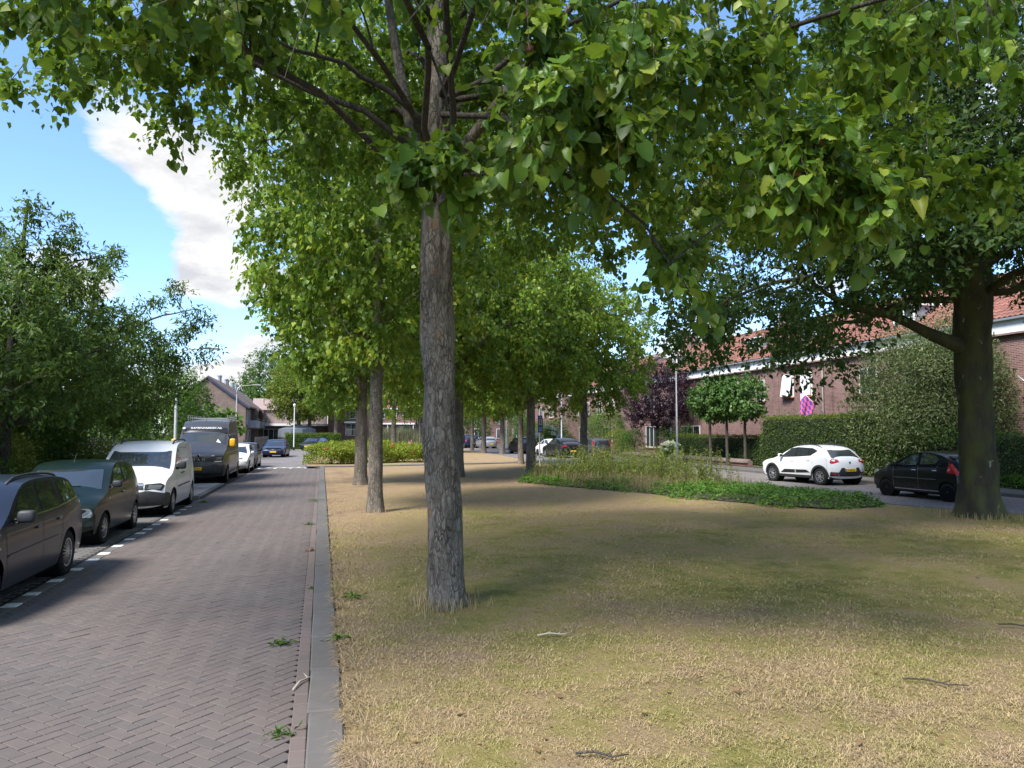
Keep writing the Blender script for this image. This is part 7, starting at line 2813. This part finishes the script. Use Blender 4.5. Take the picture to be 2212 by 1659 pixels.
rh = empty('red_roof_house', (-15.0, 155, -1.0))
tag(rh, 'far house with bright red roof between terrace and end house', 'house')
MB().box(0, 15, 0, 8, 0, 4.4).build('wall', WALLF, rh)
MB().prism([(-.4, 4.4), (4, 7.6), (8.4, 4.4)], -.3, 15.3, lambda a, b, d: (d, a, b)).build('roof', simple('red_tile_far', (.36, .085, .05), .8, var=.2, vscale=1.5), rh)
window(rh, 'y-', 8.8, 10.0, 5.2, 6.2, .7, 1, 1, .12)
for x in (8.4, 10.2, 12.0, 13.4):
    window(rh, 'y-', x, x + 1.1, 2.6, 4.0, -.05, 1, 1, .1)
# far row behind the reeds
fh = empty('far_house', (22, 128, 0))
tag(fh, 'distant brick row seen under the crowns behind the reeds', 'house')
MB().box(-8, 14, 0, 8, 0, 5.4).build('wall', WALLF, fh)
MB().prism([(-.4, 5.4), (4, 9.0), (8.4, 5.4)], -8.3, 14.3, lambda a, b, d: (d, a, b)).build('roof', simple('red_tile_far', (.36, .085, .05), .8), fh)
for x in (-6, -3, 1, 4, 8, 11):
    window(fh, 'y-', x, x + 1.4, .9, 2.6, -.05, 2, 1, .1)
    window(fh, 'y-', x, x + 1.2, 3.4, 4.8, -.05, 1, 1, .1)

# ------------------------------------------------------------------ street furniture
def lamp(label, x, y, h, arm, rz, z=0.0, base_r=.085):
    r = empty('street_lamp', (x, y, z), rz)
    tag(r, label, 'street lamp', 'street lamps')
    MB().lathe([(base_r, 0), (base_r, 1.15), (base_r * .95, 1.2), (base_r * .72, 1.28), (base_r * .70, h * .55), (base_r * .55, h * .56), (base_r * .48, h - .75)], 14).build('post', POST, r, smooth=False, angle=40)
    pts = [(0, 0, h - .78), (.0, 0, h - .45), (.10, 0, h - .2), (.32, 0, h - .06), (arm * .6, 0, h + .0), (arm, 0, h + .05)]
    MB().tube(pts, [.04, .038, .036, .034, .03, .028], 10).build('arm', POST, r, smooth=True)
    hd = MB().bbox(arm - .1, arm + .62, -.10, .10, h + .03, h + .11, .035).build('lamp_head', POST, r, angle=50)
    MB().bbox(arm + .02, arm + .55, -.07, .07, h + .012, h + .03, .008).build('lens', simple('lamp_lens', (.6, .6, .55), .2), hd)
    return r


lamp('street lamp rising behind the white panel van, arm among the leaves', -6.75, 38.3, 5.95, 1.25, R(6), .1, .10)
lamp('tall street lamp in front of the brown-roofed terrace', -7.1, 67.5, 6.05, 1.35, R(10), .0)
lamp('street lamp before the purple plum tree on the right', 22.3, 43.9, 6.75, 1.15, R(172), .12)
lp_ = empty('street_lamp', (-2.9, 84.6, .05))
tag(lp_, 'slim white lamp post by the hedge at the far street end', 'street lamp', 'street lamps')
MB().lathe([(.10, 0), (.10, .3), (.06, .32), (.055, 2.8), (.045, 4.7)], 12).build('post', WHITEF, lp_, angle=40)
MB().lathe([(.05, 4.7), (.13, 4.82), (.15, 4.98), (.09, 5.06), (.02, 5.1)], 12).build('lantern', WHITEF, lp_, angle=40)
MB().box(-.11, .11, -.11, .11, 0, .35).build('foot', DARKRIM, lp_)
lp2 = empty('street_lamp', (20.9, 63.5, .12))
tag(lp2, 'grey lamp post seen above the small white car', 'street lamp', 'street lamps')
MB().lathe([(.085, 0), (.085, 1.2), (.06, 1.25), (.055, 3.6), (.04, 6.2)], 12).build('post', POST, lp2, angle=40)
MB().bbox(-.7, .05, -.08, .08, 6.15, 6.24, .03).build('lamp_head', POST, lp2)
lp3 = empty('street_lamp', (20.9, 84.0, .12))
tag(lp3, 'far pale lamp post above the silver estate car', 'street lamp', 'street lamps')
MB().lathe([(.085, 0), (.085, 1.2), (.06, 1.25), (.055, 3.6), (.04, 6.2)], 12).build('post', WHITEF, lp3, angle=40)
MB().bbox(-.7, .05, -.08, .08, 6.15, 6.24, .03).build('lamp_head', POST, lp3)

# parking-zone sign
q = gp(1166, 1003, LAWN_Z)
sg = empty('parking_sign', (q.x, q.y, LAWN_Z))
tag(sg, 'blue parking zone sign on a grey post at the lawn edge', 'sign')
MB().lathe([(.04, 0), (.04, 2.95), (.01, 2.97)], 12).build('post', POST, sg, angle=40)
BLUE = simple('sign_blue', (.015, .09, .42), .4)
bpl = MB().bbox(-.22, .22, -.062, -.045, 1.95, 3.0, .005).build('plate', BLUE, sg)
bpl.rotation_euler = (0, 0, R(30))
WI = simple('sign_white', (.72, .73, .74), .45)
for (x0, x1, z0, z1, mt) in ((-.13, .13, 2.42, 2.78, WI), (-.055, .055, 2.46, 2.74, simple('sign_red', (.5, .03, .03), .45)), (-.15, .15, 2.22, 2.25, WI), (-.12, .12, 2.15, 2.18, WI), (-.15, .15, 2.06, 2.09, WI), (-.1, .1, 2.86, 2.92, WI)):
    MB().box(x0, x1, -.066 - (.002 if mt is not WI else 0), -.0621, z0, z1).build('marking', mt, bpl)

# toy slide on the lawn
q = gp(888, 970, LAWN_Z)
sl = empty('toy_slide', (q.x, q.y, LAWN_Z), R(40))
sl.scale = (.75, .75, .8)
tag(sl, 'small pink and purple plastic slide on the lawn', 'slide')
PINKP = simple('pink_plastic', (.62, .10, .32), .35)
PURP = simple('purple_plastic', (.10, .05, .22), .4)
MB().prism([(-1.1, .05), (-.1, 1.0), (.0, 1.0), (.0, .92), (-1.0, .0), (-1.1, .0)], -.28, .28, lambda a, b, d: (a, d, b)).build('chute', PINKP, sl)
for s_ in (-.32, .28):
    MB().prism([(-1.15, .0), (-.1, 1.12), (.05, 1.15), (.05, 1.0), (-1.0, .0)], s_, s_ + .04, lambda a, b, d: (a, d, b)).build('side', PINKP, sl)
    MB().prism([(.0, 1.25), (.14, 1.25), (.75, .0), (.58, .0)], s_, s_ + .05, lambda a, b, d: (a, d, b)).build('ladder_rail', PURP, sl)
for k in range(4):
    MB().box(.1 + .14 * k, .2 + .14 * k, -.28, .28, .92 - .26 * k, .97 - .26 * k).build('rung', PURP, sl)

# grey parasol and wooden fence at the far gardens
pa = empty('parasol', (-3.4, 112, 0))
tag(pa, 'big grey-blue garden parasol over the far hedge', 'parasol')
m = MB()
n = 10
V = [(0, 0, 3.25)] + [(2.6 * math.cos(2 * math.pi * k / n), 2.6 * math.sin(2 * math.pi * k / n), 2.45) for k in range(n)] + [(2.62 * math.cos(2 * math.pi * k / n), 2.62 * math.sin(2 * math.pi * k / n), 1.3) for k in range(n)]
F = [(0, 1 + k, 1 + (k + 1) % n) for k in range(n)] + [(1 + k, 11 + k, 11 + (k + 1) % n, 1 + (k + 1) % n) for k in range(n)]
m.add(V, F).build('canopy', simple('parasol_cloth', (.12, .14, .175), .8), pa)
MB().tube([(0, 0, 0), (0, 0, 3.2)], .04, 8).build('pole', STEEL, pa)
fe = empty('fence', (-5.9, 72, .05))
tag(fe, 'grey wooden board fence along the far left garden', 'fence')
FEN = piecemat('fence_wood', [(0, (.16, .14, .125)), (.5, (.21, .19, .17)), (1, (.25, .225, .2))], grain=30)
fm = MB().bbox(-.012, .012, -.07, .07, 0, 1.5, .004).mesh('board', FEN)
for k in range(120):
    link('board', fm, fe, (0, k * .15, random.gauss(0, .006)))
for z in (.35, 1.15):
    MB().box(.013, .06, 0, 18, z, z + .08).build('rail', FEN, fe)
# clothed wheelie bins near the white door
for (x, y, lab, col) in ((24.9, 37.4, 'grey wheelie bin beside the white house door', (.14, .15, .17)), (-9.0, 96.5, 'dark wheelie bin by the terrace end', (.03, .03, .035))):
    bn = empty('wheelie_bin', (x, y, .15 if x > 0 else 0))
    tag(bn, lab, 'bin')
    MB().prism([(-.24, .08), (.24, .08), (.29, .95), (-.29, .95)], -.28, .28, lambda a, b, d: (a, d, b)).build('body', simple('bin_%d' % int(x), col, .5), bn)
    MB().bbox(-.31, .31, -.31, .33, .951, 1.03, .02).build('lid', simple('bin_%d' % int(x), col, .5), bn)
    for sx in (-.22, .22):
        MB().lathe([(.001, -.03), (.1, -.03), (.1, .03), (.001, .03)], 14, 'x').build('wheel', RUBBER, bn, loc=(sx, .25, .1))
# drain cover and road crack
q = gp(378, 1146, 0)
dr = MB()
for k in range(7):
    dr.box(-.2, .2, -.24 + k * .07, -.20 + k * .07, .0, .008)
dr.box(-.22, .22, -.27, .27, -.02, .001)
o = dr.build('drain_grate', simple('cast_iron', (.05, .045, .042), .6, metal=.3), None, loc=(-3.85, 17.9, .0))
tag(o, 'cast iron drain grate in the parking bay before the white panel van', 'drain')
